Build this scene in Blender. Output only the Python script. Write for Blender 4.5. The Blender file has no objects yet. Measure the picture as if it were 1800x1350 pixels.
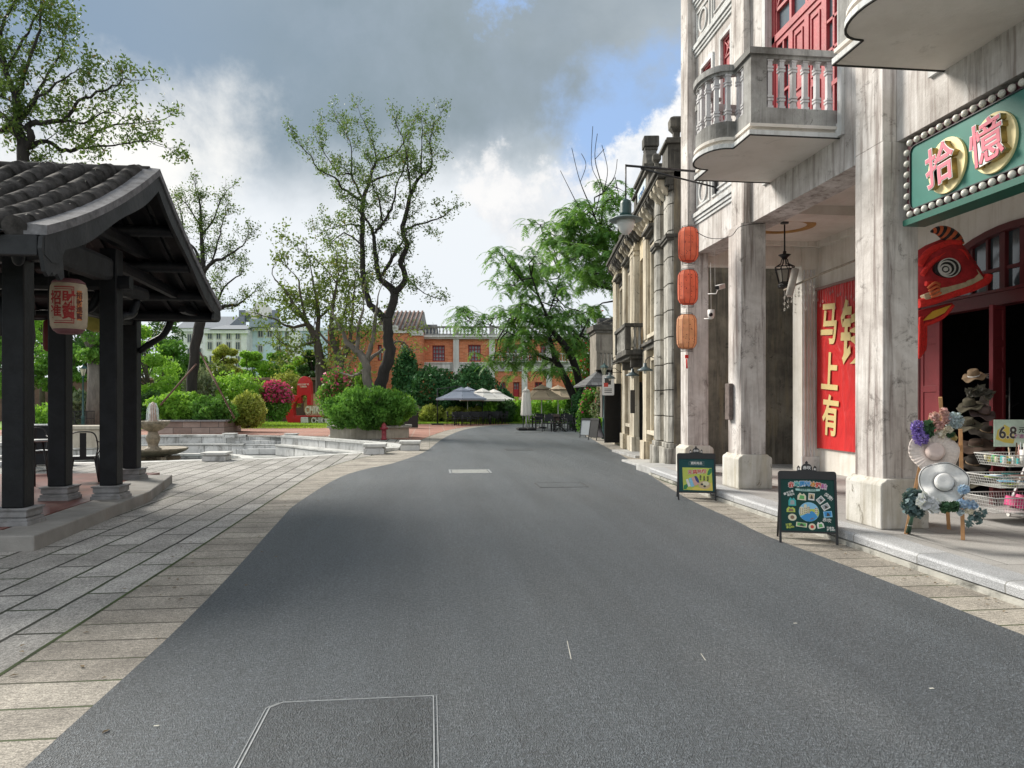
import bpy, bmesh, math, random
import numpy as np
from mathutils import Vector, Matrix
R = math.radians
C = bpy.context.scene.collection
scene = bpy.context.scene
random.seed(7)
rng = np.random.default_rng(7)

# ---------------------------------------------------------------- camera
F = 1290.0; HZ = 706.0; EYE = 1.55; YAW = math.atan(145 / F)
cc, ss = math.cos(YAW), math.sin(YAW)
cam_d = bpy.data.cameras.new('camera'); cam = bpy.data.objects.new('camera', cam_d); C.objects.link(cam)
cam.location = (0, 0, EYE); cam.rotation_euler = (R(90), 0, -YAW)
cam_d.sensor_width = 36; cam_d.lens = 36 * F / 1800; cam_d.shift_y = 31 / 1800
cam_d.clip_start = 0.1; cam_d.clip_end = 3000
scene.camera = cam
# ---------------------------------------------------------------- light
SUN_AZ = -48.0; SUN_EL = 36.0       # azimuth from +Y, negative = left
sd = Vector((math.sin(R(SUN_AZ)) * math.cos(R(SUN_EL)), math.cos(R(SUN_AZ)) * math.cos(R(SUN_EL)), math.sin(R(SUN_EL))))
sun_d = bpy.data.lights.new('sun', 'SUN'); sun = bpy.data.objects.new('sun', sun_d); C.objects.link(sun)
sun_d.energy = 2.7; sun_d.angle = R(22.0); sun_d.color = (1.0, 0.94, 0.84)
sun.rotation_euler = sd.to_track_quat('Z', 'Y').to_euler()
vs = scene.view_settings
vs.view_transform = 'Standard'; vs.look = 'None'; vs.gamma = 1.0; vs.exposure = 1.15; vs.use_curve_mapping = False
scene.cycles.max_bounces = 8; scene.cycles.transparent_max_bounces = 12

def nd(nt, t, ins=None, **kw):
    n = nt.nodes.new('ShaderNode' + t)
    for k, v in kw.items(): setattr(n, k, v)
    for k, v in (ins or {}).items():
        s = n.inputs[k]
        if isinstance(v, bpy.types.NodeSocket): nt.links.new(v, s)
        else: s.default_value = v
    return n
def c4(c): return (c[0], c[1], c[2], 1)
def ramp(nt, fac, stops, interp='LINEAR'):
    n = nd(nt, 'ValToRGB', {'Fac': fac}); cr = n.color_ramp; cr.interpolation = interp
    while len(cr.elements) < len(stops): cr.elements.new(0.5)
    for e, (p, c) in zip(cr.elements, stops):
        e.position = p; e.color = c4(c) if hasattr(c, '__len__') else (c, c, c, 1)
    return n.outputs[0]
def mix(nt, f, a, b, mode='MIX'):
    n = nt.nodes.new('ShaderNodeMix'); n.data_type = 'RGBA'; n.blend_type = mode
    for i, v in ((0, f), (6, a), (7, b)):
        s = n.inputs[i]
        if isinstance(v, bpy.types.NodeSocket): nt.links.new(v, s)
        elif i == 0: s.default_value = v
        else: s.default_value = c4(v)
    return n.outputs[2]
def mth(nt, op, a, b=0.0, c=0.0, clamp=False):
    n = nt.nodes.new('ShaderNodeMath'); n.operation = op; n.use_clamp = clamp
    for i, v in enumerate((a, b, c)):
        if isinstance(v, bpy.types.NodeSocket): nt.links.new(v, n.inputs[i])
        else: n.inputs[i].default_value = v
    return n.outputs[0]
def vm(nt, op, a, b=None):
    n = nt.nodes.new('ShaderNodeVectorMath'); n.operation = op
    for i, v in enumerate((a, b)):
        if v is None: continue
        if isinstance(v, bpy.types.NodeSocket): nt.links.new(v, n.inputs[i])
        else: n.inputs[i].default_value = v
    return n
def mapr(nt, v, a, b, c=0.0, d=1.0, smooth=True):
    n = nd(nt, 'MapRange', {0: v, 1: a, 2: b, 3: c, 4: d}); n.interpolation_type = 'SMOOTHSTEP' if smooth else 'LINEAR'
    return n.outputs[0]
def dirv(u, v):
    """unit direction in the place of a line of sight"""
    r = (u - 900) / F; z = -(v - HZ) / F
    d = Vector((r * cc + ss, cc - r * ss, z)); d.normalize(); return d

# ---------------------------------------------------------------- sky
world = bpy.data.worlds.new('World'); scene.world = world; world.use_nodes = True
nt = world.node_tree; bg = nt.nodes['Background']
sky = nd(nt, 'TexSky'); sky.sky_type = 'NISHITA'; sky.sun_disc = False
sky.sun_elevation = R(SUN_EL); sky.sun_rotation = R(SUN_AZ); sky.air_density = 1.0; sky.dust_density = 0.6; sky.ozone_density = 1.5
tc = nd(nt, 'TexCoord').outputs['Generated']
sep = nd(nt, 'SeparateXYZ', {0: tc}); Z = sep.outputs[2]
zz = mth(nt, 'ADD', mth(nt, 'MAXIMUM', Z, 0.0), 0.22)
px = mth(nt, 'DIVIDE', sep.outputs[0], zz); py = mth(nt, 'DIVIDE', sep.outputs[1], zz)
pv = nd(nt, 'CombineXYZ', {0: px, 1: py, 2: Z}).outputs[0]
n1 = nd(nt, 'TexNoise', {'Vector': pv, 'Scale': 1.6, 'Detail': 8, 'Roughness': 0.55, 'Distortion': 0.2}).outputs[0]
n2 = nd(nt, 'TexNoise', {'Vector': tc, 'Scale': 5.0, 'Detail': 9, 'Roughness': 0.62, 'Distortion': 0.1}).outputs[0]
n3 = nd(nt, 'TexNoise', {'Vector': tc, 'Scale': 2.2, 'Detail': 6, 'Roughness': 0.55}).outputs[0]
n4 = nd(nt, 'TexNoise', {'Vector': tc, 'Scale': 13.0, 'Detail': 8, 'Roughness': 0.65}).outputs[0]
w1 = mth(nt, 'SUBTRACT', n1, 0.5); w2 = mth(nt, 'SUBTRACT', n2, 0.5); w3 = mth(nt, 'SUBTRACT', n3, 0.5); w4 = mth(nt, 'SUBTRACT', n4, 0.5)
def lobe(u, v, r0, r1, wob=None, amt=0.1):
    """soft patch of sky round one direction; r0 core, r1 rim (radians)"""
    d = dirv(u, v)
    dist = vm(nt, 'DISTANCE', tc, tuple(d)).outputs['Value']
    if wob is not None: dist = mth(nt, 'ADD', dist, mth(nt, 'MULTIPLY', wob, amt))
    return mapr(nt, dist, r0, r1, 1.0, 0.0)
SK = nd(nt, 'TexSky'); nt.nodes.remove(SK)
blue = mix(nt, 0.62, sky.outputs[0], (3.6, 5.3, 8.4))
pale = mix(nt, 0.80, sky.outputs[0], (6.2, 7.2, 8.1))
# base of the sky: bluish low down, covered by broken cloud
base = mix(nt, mapr(nt, mth(nt, 'ADD', Z, mth(nt, 'MULTIPLY', w3, .15)), 0.02, 0.30), pale, (6.7, 7.4, 8.0))
# bright ragged cloud belt under the dark deck
belt = mth(nt, 'ADD', Z, mth(nt, 'ADD', mth(nt, 'MULTIPLY', w2, .28), mth(nt, 'MULTIPLY', w4, .06)))
beltm = mth(nt, 'MULTIPLY', mapr(nt, belt, 0.03, 0.13), mapr(nt, belt, 0.40, 0.28))
base = mix(nt, mth(nt, 'MULTIPLY', beltm, .75), base, (7.4, 7.6, 7.8))
# the grey deck overhead
slope = mth(nt, 'ADD', Z, mth(nt, 'MULTIPLY', sep.outputs[0], -0.05))
deck_in = mth(nt, 'ADD', slope, mth(nt, 'ADD', mth(nt, 'MULTIPLY', w3, .22), mth(nt, 'MULTIPLY', w2, .12)))
deck = mapr(nt, deck_in, 0.235, 0.36)
deck_c = mix(nt, mapr(nt, n1, .36, .66), (2.5, 3.0, 3.4), (3.6, 4.1, 4.5))
deck_c = mix(nt, lobe(560, 150, 0.05, 0.42, w3, .5), deck_c, (2.2, 2.75, 3.05))
deck_c = mix(nt, lobe(100, 60, 0.05, 0.45, w3, .3), deck_c, (2.3, 3.1, 4.1))
deck_c = mix(nt, mth(nt, 'MULTIPLY', lobe(850, 60, 0.0, 0.25, w2, .7), .6), deck_c, (3.1, 3.7, 4.4))
deck_c = mix(nt, mapr(nt, sep.outputs[1], .15, -.35), deck_c, (8.5, 8.9, 9.2))      # unseen bright cloud added behind the camera as fill for camera-facing sides
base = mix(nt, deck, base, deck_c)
# clear blue window with heaped white cloud below it
gap = lobe(1090, 190, 0.045, 0.135, w2, .42)
base = mix(nt, gap, base, blue)
gap2 = lobe(885, -10, 0.005, 0.04, w4, .2)
base = mix(nt, gap2, base, blue)
cum = lobe(1225, 345, 0.10, 0.135, mth(nt, 'ADD', w2, mth(nt, 'MULTIPLY', w4, .7)), .28)
cumc = mix(nt, mapr(nt, n4, .40, .62), (8.3, 8.3, 8.3), (6.5, 6.9, 7.4))
base = mix(nt, cum, base, cumc)
cum2 = lobe(935, 395, 0.045, 0.10, mth(nt, 'ADD', w2, mth(nt, 'MULTIPLY', w4, .8)), .34)
base = mix(nt, mth(nt, 'MULTIPLY', cum2, .85), base, mix(nt, mapr(nt, n4, .40, .62), (8.0, 7.9, 7.8), (6.4, 6.6, 6.9)))
# the sun glowing through thin cloud at the left
glow = lobe(262, 300, 0.0, 0.15, w2, .4)
base = mix(nt, mth(nt, 'MULTIPLY', glow, .9), base, (8.6, 8.5, 8.2))
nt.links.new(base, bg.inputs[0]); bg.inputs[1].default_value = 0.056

# ---------------------------------------------------------------- places
def G(u, v, z=0.0):
    d = F * (EYE - z) / (v - HZ); r = (u - 900) / F * d; return (r * cc + d * ss, d * cc - r * ss)
def D(u, v, d):
    r = (u - 900) / F * d; return Vector((r * cc + d * ss, d * cc - r * ss, EYE - (v - HZ) / F * d))
def YP(u, v, Y):
    k = (u - 900) / F; return D(u, v, Y / (cc - k * ss))
def XP(u, v, X):
    k = (u - 900) / F; return D(u, v, X / (k * cc + ss))

# ---------------------------------------------------------------- object helpers
def put(o, parent=None):
    C.objects.link(o)
    if parent is not None: o.parent = parent
    return o
def thing(name, label, cat, loc=(0, 0, 0), rz=0.0, group=None):
    o = bpy.data.objects.new(name, None); C.objects.link(o)
    o.location = loc; o.rotation_euler = (0, 0, rz); o.empty_display_size = .2
    o['label'] = label; o['category'] = cat
    if group: o['group'] = group
    return o
def tag(o, label=None, cat=None, group=None, kind=None):
    if label: o['label'] = label
    if cat: o['category'] = cat
    if group: o['group'] = group
    if kind: o['kind'] = kind
    return o
def dup(root, loc, rz=None, label=None, group=None):
    def cp(o, par):
        c = o.copy(); C.objects.link(c); c.parent = par
        for ch in o.children: cp(ch, c)
        return c
    r = root.copy(); C.objects.link(r); r.location = loc
    if rz is not None: r.rotation_euler = (0, 0, rz)
    if label: r['label'] = label
    if group: r['group'] = group
    for ch in list(root.children): cp(ch, r)
    return r
def off_of(o):
    v = Vector((0, 0, 0))
    while o is not None: v += o.location; o = o.parent
    return v

class MB:
    def __init__(s, M=None): s.v = []; s.f = []; s.m = []; s.sm = []; s.M = M; s.mi = 0; s.smooth = False
    def add(s, vs, fs, smooth=None):
        b = len(s.v)
        if s.M is not None: vs = [s.M @ Vector(p) for p in vs]
        s.v += [tuple(p) for p in vs]
        for f in fs:
            s.f.append([b + i for i in f]); s.m.append(s.mi); s.sm.append(s.smooth if smooth is None else smooth)
        return s
    def box(s, x0, x1, y0, y1, z0, z1):
        if x0 > x1: x0, x1 = x1, x0
        if y0 > y1: y0, y1 = y1, y0
        if z0 > z1: z0, z1 = z1, z0
        return s.add([(x0, y0, z0), (x1, y0, z0), (x1, y1, z0), (x0, y1, z0), (x0, y0, z1), (x1, y0, z1), (x1, y1, z1), (x0, y1, z1)],
              [(0, 3, 2, 1), (4, 5, 6, 7), (0, 1, 5, 4), (1, 2, 6, 5), (2, 3, 7, 6), (3, 0, 4, 7)], False)
    def bar(s, p, q, w, h=None, up=(0, 0, 1)):
        h = h or w; p = Vector(p); q = Vector(q); d = (q - p); L = d.length
        if L < 1e-6: return s
        d /= L; up = Vector(up)
        if abs(d.dot(up)) > .98: up = Vector((0, 1, 0))
        a = d.cross(up).normalized(); b = a.cross(d)
        vs = []
        for e in (p, q):
            for sx, sz in ((-1, -1), (1, -1), (1, 1), (-1, 1)): vs.append(e + a * (sx * w / 2) + b * (sz * h / 2))
        return s.add(vs, [(0, 1, 2, 3), (7, 6, 5, 4), (0, 4, 5, 1), (1, 5, 6, 2), (2, 6, 7, 3), (3, 7, 4, 0)], False)
    def tube(s, pts, rad, n=8, cap=True, smooth=True):
        pts = [Vector(p) for p in pts]; k = len(pts)
        if not hasattr(rad, '__len__'): rad = [rad] * k
        vs = []; fs = []; a0 = None
        for i, p in enumerate(pts):
            d = (pts[min(i + 1, k - 1)] - pts[max(i - 1, 0)])
            if d.length < 1e-9: d = Vector((0, 0, 1))
            d.normalize()
            if a0 is None: a = d.orthogonal().normalized()
            else:
                a = a0 - d * a0.dot(d)
                a = a.normalized() if a.length > 1e-6 else d.orthogonal().normalized()
            a0 = a; b = d.cross(a)
            for j in range(n):
                t = 2 * math.pi * j / n; vs.append(p + (a * math.cos(t) + b * math.sin(t)) * rad[i])
        for i in range(k - 1):
            for j in range(n):
                j2 = (j + 1) % n; fs.append((i * n + j, i * n + j2, (i + 1) * n + j2, (i + 1) * n + j))
        s.add(vs, fs, smooth)
        if cap:
            base = len(s.v) - len(vs)
            s.f.append([base + j for j in reversed(range(n))]); s.m.append(s.mi); s.sm.append(False)
            s.f.append([base + (k - 1) * n + j for j in range(n)]); s.m.append(s.mi); s.sm.append(False)
        return s
    def lathe(s, prof, c=(0, 0, 0), n=20, smooth=True, wav=None):
        """prof: [(r,z)...] bottom to top"""
        vs = []; fs = []; k = len(prof)
        for i, (r, z) in enumerate(prof):
            for j in range(n):
                t = 2 * math.pi * j / n; rr = r * (wav(i, t) if wav else 1)
                vs.append((c[0] + rr * math.cos(t), c[1] + rr * math.sin(t), c[2] + z))
        for i in range(k - 1):
            for j in range(n):
                j2 = (j + 1) % n; fs.append((i * n + j, i * n + j2, (i + 1) * n + j2, (i + 1) * n + j))
        s.add(vs, fs, smooth); b = len(s.v) - len(vs)
        if prof[0][0] > 1e-4: s.f.append([b + j for j in reversed(range(n))]); s.m.append(s.mi); s.sm.append(False)
        if prof[-1][0] > 1e-4: s.f.append([b + (k - 1) * n + j for j in range(n)]); s.m.append(s.mi); s.sm.append(False)
        return s
    def prism(s, poly, z0, z1, ax='z'):
        """poly of 2-D points, extruded along ax. ax z:(x,y), y:(x,z), x:(y,z)"""
        n = len(poly)
        def P(p, t): return (p[0], p[1], t) if ax == 'z' else ((p[0], t, p[1]) if ax == 'y' else (t, p[0], p[1]))
        vs = [P(p, z0) for p in poly] + [P(p, z1) for p in poly]
        fs = [tuple(reversed(range(n))), tuple(range(n, 2 * n))] + [(i, (i + 1) % n, n + (i + 1) % n, n + i) for i in range(n)]
        return s.add(vs, fs, False)
    def face(s, pts): return s.add(pts, [tuple(range(len(pts)))], False)
    def build(s, name, mat, parent=None, world=False, bevel=0.0, kind=None):
        me = bpy.data.meshes.new(name)
        o_ = off_of(parent) if (world and parent is not None) else Vector((0, 0, 0))
        v = s.v if not world else [(a - o_.x, b - o_.y, c - o_.z) for a, b, c in s.v]
        me.from_pydata(v, [], s.f)
        for m in (mat if isinstance(mat, (list, tuple)) else [mat]): me.materials.append(m)
        me.polygons.foreach_set('material_index', s.m); me.polygons.foreach_set('use_smooth', s.sm)
        bm = bmesh.new(); bm.from_mesh(me); bmesh.ops.recalc_face_normals(bm, faces=bm.faces); bm.to_mesh(me); bm.free()
        me.update()
        o = bpy.data.objects.new(name, me); put(o, parent)
        if bevel > 0:
            b = o.modifiers.new('bevel', 'BEVEL'); b.width = bevel; b.segments = 2; b.limit_method = 'ANGLE'; b.angle_limit = R(40)
        if kind: o['kind'] = kind
        return o
def frame(origin, right, up):
    r = Vector(right).normalized(); u = Vector(up).normalized(); n = r.cross(u)
    M = Matrix(((r.x, u.x, n.x, origin[0]), (r.y, u.y, n.y, origin[1]), (r.z, u.z, n.z, origin[2]), (0, 0, 0, 1)))
    return M
def text(name, s_, size, mat, parent, M, extrude=0.003, bold=0.0, sx=1.0, world=False, align='CENTER', bevel=0, spacing=1.0):
    cu = bpy.data.curves.new(name, 'FONT'); cu.body = s_; cu.size = size; cu.extrude = extrude; cu.offset = bold
    cu.align_x = align; cu.align_y = 'CENTER'; cu.bevel_depth = bevel; cu.space_line = spacing
    cu.resolution_u = 3
    to = bpy.data.objects.new('tmp_text', cu); C.objects.link(to)
    dg = bpy.context.evaluated_depsgraph_get(); me = bpy.data.meshes.new_from_object(to.evaluated_get(dg))
    bpy.data.objects.remove(to); bpy.data.curves.remove(cu)
    M = M @ Matrix.Diagonal((sx, 1, 1, 1))
    if world and parent is not None: M = Matrix.Translation(-off_of(parent)) @ M
    me.transform(M); me.materials.clear(); me.materials.append(mat)
    for p in me.polygons: p.material_index = 0
    o = bpy.data.objects.new(name, me); put(o, parent); return o

# ---------------------------------------------------------------- materials
def mk(name):
    m = bpy.data.materials.new(name); m.use_nodes = True; nt = m.node_tree; return m, nt, nt.nodes['Principled BSDF']
def bump(nt, b, h, strength=.3, dist=.01):
    n = nd(nt, 'Bump', {'Height': h, 'Strength': strength, 'Distance': dist}); nt.links.new(n.outputs[0], b.inputs['Normal'])
def wpos(nt): return nd(nt, 'NewGeometry').outputs['Position']
def plain(name, col, rough=.6, metal=0.0, var=.18, sc=6.0, bp=.15, bs=40.0, dirt=None, dirt_amt=.5, coat=0.0, spec=.5):
    m, nt, b = mk(name); oc = nd(nt, 'TexCoord').outputs['Object']
    n = nd(nt, 'TexNoise', {'Vector': oc, 'Scale': sc, 'Detail': 6, 'Roughness': .6}).outputs[0]
    lo = tuple(max(0, c * (1 - var)) for c in col); hi = tuple(min(1, c * (1 + var)) for c in col)
    c = ramp(nt, n, [(.3, lo), (.7, hi)])
    if dirt:
        n2 = nd(nt, 'TexNoise', {'Vector': oc, 'Scale': sc * .45, 'Detail': 9, 'Roughness': .7, 'Distortion': .6}).outputs[0]
        c = mix(nt, mth(nt, 'MULTIPLY', mapr(nt, n2, .48, .68), dirt_amt), c, dirt)
    nt.links.new(c, b.inputs['Base Color']); b.inputs['Roughness'].default_value = rough; b.inputs['Metallic'].default_value = metal
    if bp > 0:
        n3 = nd(nt, 'TexNoise', {'Vector': oc, 'Scale': bs, 'Detail': 4}).outputs[0]; bump(nt, b, n3, bp, .01)
    if coat: b.inputs['Coat Weight'].default_value = coat
    b.inputs['Specular IOR Level'].default_value = spec
    return m
def plaster(name, base, light, dark, stain, streak=1.0, patch=1.0, warm=None, rough=.9, low=None, crack=0.0):
    """old lime plaster: mottled, rain streaks, mould"""
    m, nt, b = mk(name); p = wpos(nt)
    a = nd(nt, 'TexNoise', {'Vector': p, 'Scale': 1.3, 'Detail': 9, 'Roughness': .65, 'Distortion': .3}).outputs[0]
    c = ramp(nt, a, [(.30, dark), (.50, base), (.68, light)])
    st = vm(nt, 'MULTIPLY', p, (9, 9, .55)).outputs[0]
    s1 = nd(nt, 'TexNoise', {'Vector': st, 'Scale': 1.0, 'Detail': 7, 'Roughness': .65, 'Distortion': .4}).outputs[0]
    c = mix(nt, mth(nt, 'MULTIPLY', mapr(nt, s1, .46, .68), .62 * streak), c, stain)
    s2 = nd(nt, 'TexNoise', {'Vector': vm(nt, 'MULTIPLY', p, (22, 22, 1.1)).outputs[0], 'Scale': 1.0, 'Detail': 5, 'Roughness': .6}).outputs[0]
    c = mix(nt, mth(nt, 'MULTIPLY', mapr(nt, s2, .50, .72), .35 * streak), c, light)
    if warm:
        s3 = nd(nt, 'TexNoise', {'Vector': vm(nt, 'MULTIPLY', p, (5, 5, .8)).outputs[0], 'Scale': 1.0, 'Detail': 5, 'Roughness': .6, 'W': 3}, noise_dimensions='4D').outputs[0]
        c = mix(nt, mth(nt, 'MULTIPLY', mapr(nt, s3, .50, .70), .6), c, warm)
    s4 = nd(nt, 'TexNoise', {'Vector': p, 'Scale': 3.4, 'Detail': 12, 'Roughness': .78, 'Distortion': .8}).outputs[0]
    c = mix(nt, mth(nt, 'MULTIPLY', mapr(nt, s4, .56, .66), .55 * patch), c, (stain[0] * .45, stain[1] * .45, stain[2] * .43))
    if crack:
        wv = vm(nt, 'ADD', vm(nt, 'MULTIPLY', p, (1, 1, .45)).outputs[0], vm(nt, 'MULTIPLY', nd(nt, 'TexNoise', {'Vector': p, 'Scale': 2.2, 'Detail': 7, 'Roughness': .7}).outputs['Color'], (.55, .55, .55)).outputs[0]).outputs[0]
        vo = nd(nt, 'TexVoronoi', {'Vector': wv, 'Scale': 1.9}, feature='DISTANCE_TO_EDGE').outputs['Distance']
        f_ = mth(nt, 'MULTIPLY', mapr(nt, vo, .035, .0), mapr(nt, s4, .47, .60)); c = mix(nt, mth(nt, 'MULTIPLY', f_, crack), c, (.07, .062, .055))
    if low:      # splash dirt and moss at the foot of the wall
        zc = nd(nt, 'SeparateXYZ', {0: p}).outputs[2]
        f = mapr(nt, mth(nt, 'ADD', zc, mth(nt, 'MULTIPLY', s4, low[1])), low[0] + .5 * low[1], low[0] - .2, 0, 1)
        c = mix(nt, mth(nt, 'MULTIPLY', f, .75), c, (.07, .068, .05))
    nt.links.new(c, b.inputs['Base Color']); b.inputs['Roughness'].default_value = rough
    h = nd(nt, 'TexNoise', {'Vector': p, 'Scale': 28, 'Detail': 8, 'Roughness': .7}).outputs[0]
    h2 = mth(nt, 'ADD', h, mth(nt, 'MULTIPLY', a, 1.6)); bump(nt, b, h2, .45, .012)
    return m
def bricks(name, c1, c2, mortar, w, h, ms=.012, plane='yx', rough=.85, var=.35, off=.5, bs=.5, speck=0.0, moss=None, streakdir=None, sq=1.0, objc=False, stain=None, shift=0.0):
    """plane: which position axes are (along the course, across it)"""
    m, nt, b = mk(name); p = nd(nt, 'TexCoord').outputs['Object'] if objc else wpos(nt); s = nd(nt, 'SeparateXYZ', {0: p}); ax = {'x': 0, 'y': 1, 'z': 2, 'h': 0}
    A = s.outputs[ax[plane[0]]]
    if plane[0] == 'h': A = mth(nt, 'ADD', s.outputs[0], s.outputs[1])
    wob = nd(nt, 'TexNoise', {'Vector': p, 'Scale': 1.7, 'Detail': 2}).outputs[0]
    B = mth(nt, 'ADD', s.outputs[ax[plane[1]]], mth(nt, 'MULTIPLY_ADD', wob, ms * 1.5, shift))
    uv = nd(nt, 'CombineXYZ', {0: A, 1: B, 2: 0.0}).outputs[0]
    br = nd(nt, 'TexBrick', {'Vector': uv, 'Color1': (0, 0, 0, 1), 'Color2': (1, 1, 1, 1), 'Mortar': (.5, .5, .5, 1), 'Scale': 1.0, 'Mortar Size': ms, 'Mortar Smooth': .25, 'Bias': 0, 'Brick Width': w, 'Row Height': h})
    br.offset = off; br.squash = sq; br.squash_frequency = 2
    t = br.outputs['Color']; mask = br.outputs['Fac']
    c = mix(nt, t, c1, c2)
    n = nd(nt, 'TexNoise', {'Vector': p, 'Scale': 2.0, 'Detail': 8, 'Roughness': .65}).outputs[0]
    c = mix(nt, 1.0, c, ramp(nt, n, [(.3, 1 - var), (.7, 1 + var * .5)]), 'MULTIPLY')
    if stain:
        sn = nd(nt, 'TexNoise', {'Vector': vm(nt, 'MULTIPLY', p, (1, 1, .4)).outputs[0], 'Scale': 2.3, 'Detail': 10, 'Roughness': .75, 'Distortion': .7}).outputs[0]
        c = mix(nt, mth(nt, 'MULTIPLY', mapr(nt, sn, .50, .66), .75), c, stain)
    hh = n
    if speck > 0:
        fn = nd(nt, 'TexNoise', {'Vector': p, 'Scale': 110, 'Detail': 3, 'Roughness': .7}).outputs[0]
        c = mix(nt, speck, c, ramp(nt, fn, [(.32, .0), (.68, 1.0)]), 'OVERLAY')
        if streakdir:
            fs = nd(nt, 'TexNoise', {'Vector': vm(nt, 'MULTIPLY', p, streakdir).outputs[0], 'Scale': 1, 'Detail': 6, 'Roughness': .75}).outputs[0]
            c = mix(nt, speck * .9, c, ramp(nt, fs, [(.34, .05), (.66, .95)]), 'OVERLAY'); hh = fs
        else: hh = fn
    mc = mortar
    if moss:
        mn = nd(nt, 'TexNoise', {'Vector': p, 'Scale': .9, 'Detail': 4}).outputs[0]
        mc = mix(nt, mapr(nt, mn, .45, .6), mortar, moss)
    c = mix(nt, mask, c, mc)
    nt.links.new(c, b.inputs['Base Color']); b.inputs['Roughness'].default_value = rough
    H = mth(nt, 'SUBTRACT', mth(nt, 'MULTIPLY', hh, .35), mask); bump(nt, b, H, bs, .008)
    return m
def leafmat(name, dark, mid, light, trans=.35, rough=.45, autumn=None, aut=.0):
    m, nt, b = mk(name); g = nd(nt, 'NewGeometry')
    rnd = g.outputs['Random Per Island']
    n = nd(nt, 'TexNoise', {'Vector': g.outputs['Position'], 'Scale': 1.1, 'Detail': 3}).outputs[0]
    f = mth(nt, 'ADD', mth(nt, 'MULTIPLY', rnd, .6), mth(nt, 'MULTIPLY', mapr(nt, n, .3, .7), .4))
    st = [(.0, dark), (.5, mid), (.95, light)]
    c = ramp(nt, f, st)
    if autumn:
        r2 = nd(nt, 'TexWhiteNoise', {'W': rnd}, noise_dimensions='1D').outputs[0]
        c = mix(nt, mth(nt, 'LESS_THAN', r2, aut), c, autumn)
    nt.links.new(c, b.inputs['Base Color']); b.inputs['Roughness'].default_value = rough
    b.inputs['Specular IOR Level'].default_value = .12
    tr = nd(nt, 'BsdfTranslucent', {'Color': mix(nt, .5, c, (light[0] * 1.3, light[1] * 1.35, light[2] * .6))})
    ms = nd(nt, 'MixShader', {0: trans}); nt.links.new(b.outputs[0], ms.inputs[1]); nt.links.new(tr.outputs[0], ms.inputs[2])
    nt.links.new(ms.outputs[0], nt.nodes['Material Output'].inputs[0])
    return m
def bark(name, lo, hi, sc=7):
    m, nt, b = mk(name); p = nd(nt, 'TexCoord').outputs['Object']
    n = nd(nt, 'TexNoise', {'Vector': vm(nt, 'MULTIPLY', p, (1, 1, .25)).outputs[0], 'Scale': sc, 'Detail': 8, 'Roughness': .7, 'Distortion': .5}).outputs[0]
    nt.links.new(ramp(nt, n, [(.3, lo), (.7, hi)]), b.inputs['Base Color']); b.inputs['Roughness'].default_value = .9
    bump(nt, b, n, .6, .03); return m
# ================================================================ GROUND
M_earth = plain('earth_grass', (.06, .10, .025), .95, var=.4, sc=.7, bp=.5, bs=8)
def asphalt_mat(name='asphalt', k=1.0):
    m, nt, b = mk(name); p = wpos(nt)
    f = nd(nt, 'TexNoise', {'Vector': p, 'Scale': 62, 'Detail': 4, 'Roughness': .75}).outputs[0]
    f2 = nd(nt, 'TexVoronoi', {'Vector': p, 'Scale': 130}).outputs['Distance']
    big = nd(nt, 'TexNoise', {'Vector': vm(nt, 'MULTIPLY', p, (1, .35, 1)).outputs[0], 'Scale': .55, 'Detail': 6, 'Roughness': .6}).outputs[0]
    c = ramp(nt, big, [(.30, (.072 * k, .085 * k, .099 * k)), (.50, (.090 * k, .104 * k, .118 * k)), (.70, (.108 * k, .119 * k, .129 * k))])
    c = mix(nt, 1.0, c, ramp(nt, f, [(.34, .38), (.46, .80), (.54, 1.05), (.66, 2.0)]), 'MULTIPLY')
    wear = nd(nt, 'TexNoise', {'Vector': vm(nt, 'MULTIPLY', p, (1.6, .12, 1)).outputs[0], 'Scale': 1.0, 'Detail': 5, 'Roughness': .6}).outputs[0]
    c = mix(nt, 1.0, c, ramp(nt, wear, [(.35, .84), (.65, 1.12)]), 'MULTIPLY')
    sp = mapr(nt, f2, .10, .04)
    c = mix(nt, mth(nt, 'MULTIPLY', sp, .35), c, (.30, .30, .29))
    # pale scratches
    nt.links.new(c, b.inputs['Base Color']); b.inputs['Roughness'].default_value = .55
    bump(nt, b, mth(nt, 'ADD', f, mth(nt, 'MULTIPLY', f2, .8)), 1.0, .012); return m
M_asph = asphalt_mat()
M_pave = bricks('granite_paving', (.26, .248, .23), (.38, .365, .345), (.028, .027, .022), 1.05, .365, .017, 'yx', .85, .35, .43, 1.0, speck=.55, streakdir=(45, 22, 20), moss=(.035, .05, .018), shift=.20)
M_strip = bricks('sandstone_slabs', (.27, .243, .208), (.38, .348, .30), (.07, .062, .048), 6.0, .36, .011, 'xy', .85, .4, .5, 1.0, speck=.6, streakdir=(26, 48, 20), moss=(.06, .08, .03))
M_redpave = bricks('red_brick_paving', (.30, .12, .085), (.40, .18, .13), (.36, .30, .25), 1.6, .4, .03, 'xy', .85, .25, .5, .3)
M_kerb = None
hole = [(-0.7, 24), (-1.1, 26.2), (-3.5, 29.5), (-6.1, 33.1), (-8.2, 33.9), (-12.25, 34.3), (-15, 31), (-15.5, 25), (-13, 21), (-10, 19.6), (-7.2, 19.8), (-6.3, 20.3), (-4.24, 20.6), (-3.2, 21.6), (-1.7, 23.0)]
HC = (-7.5, 26.5)
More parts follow.
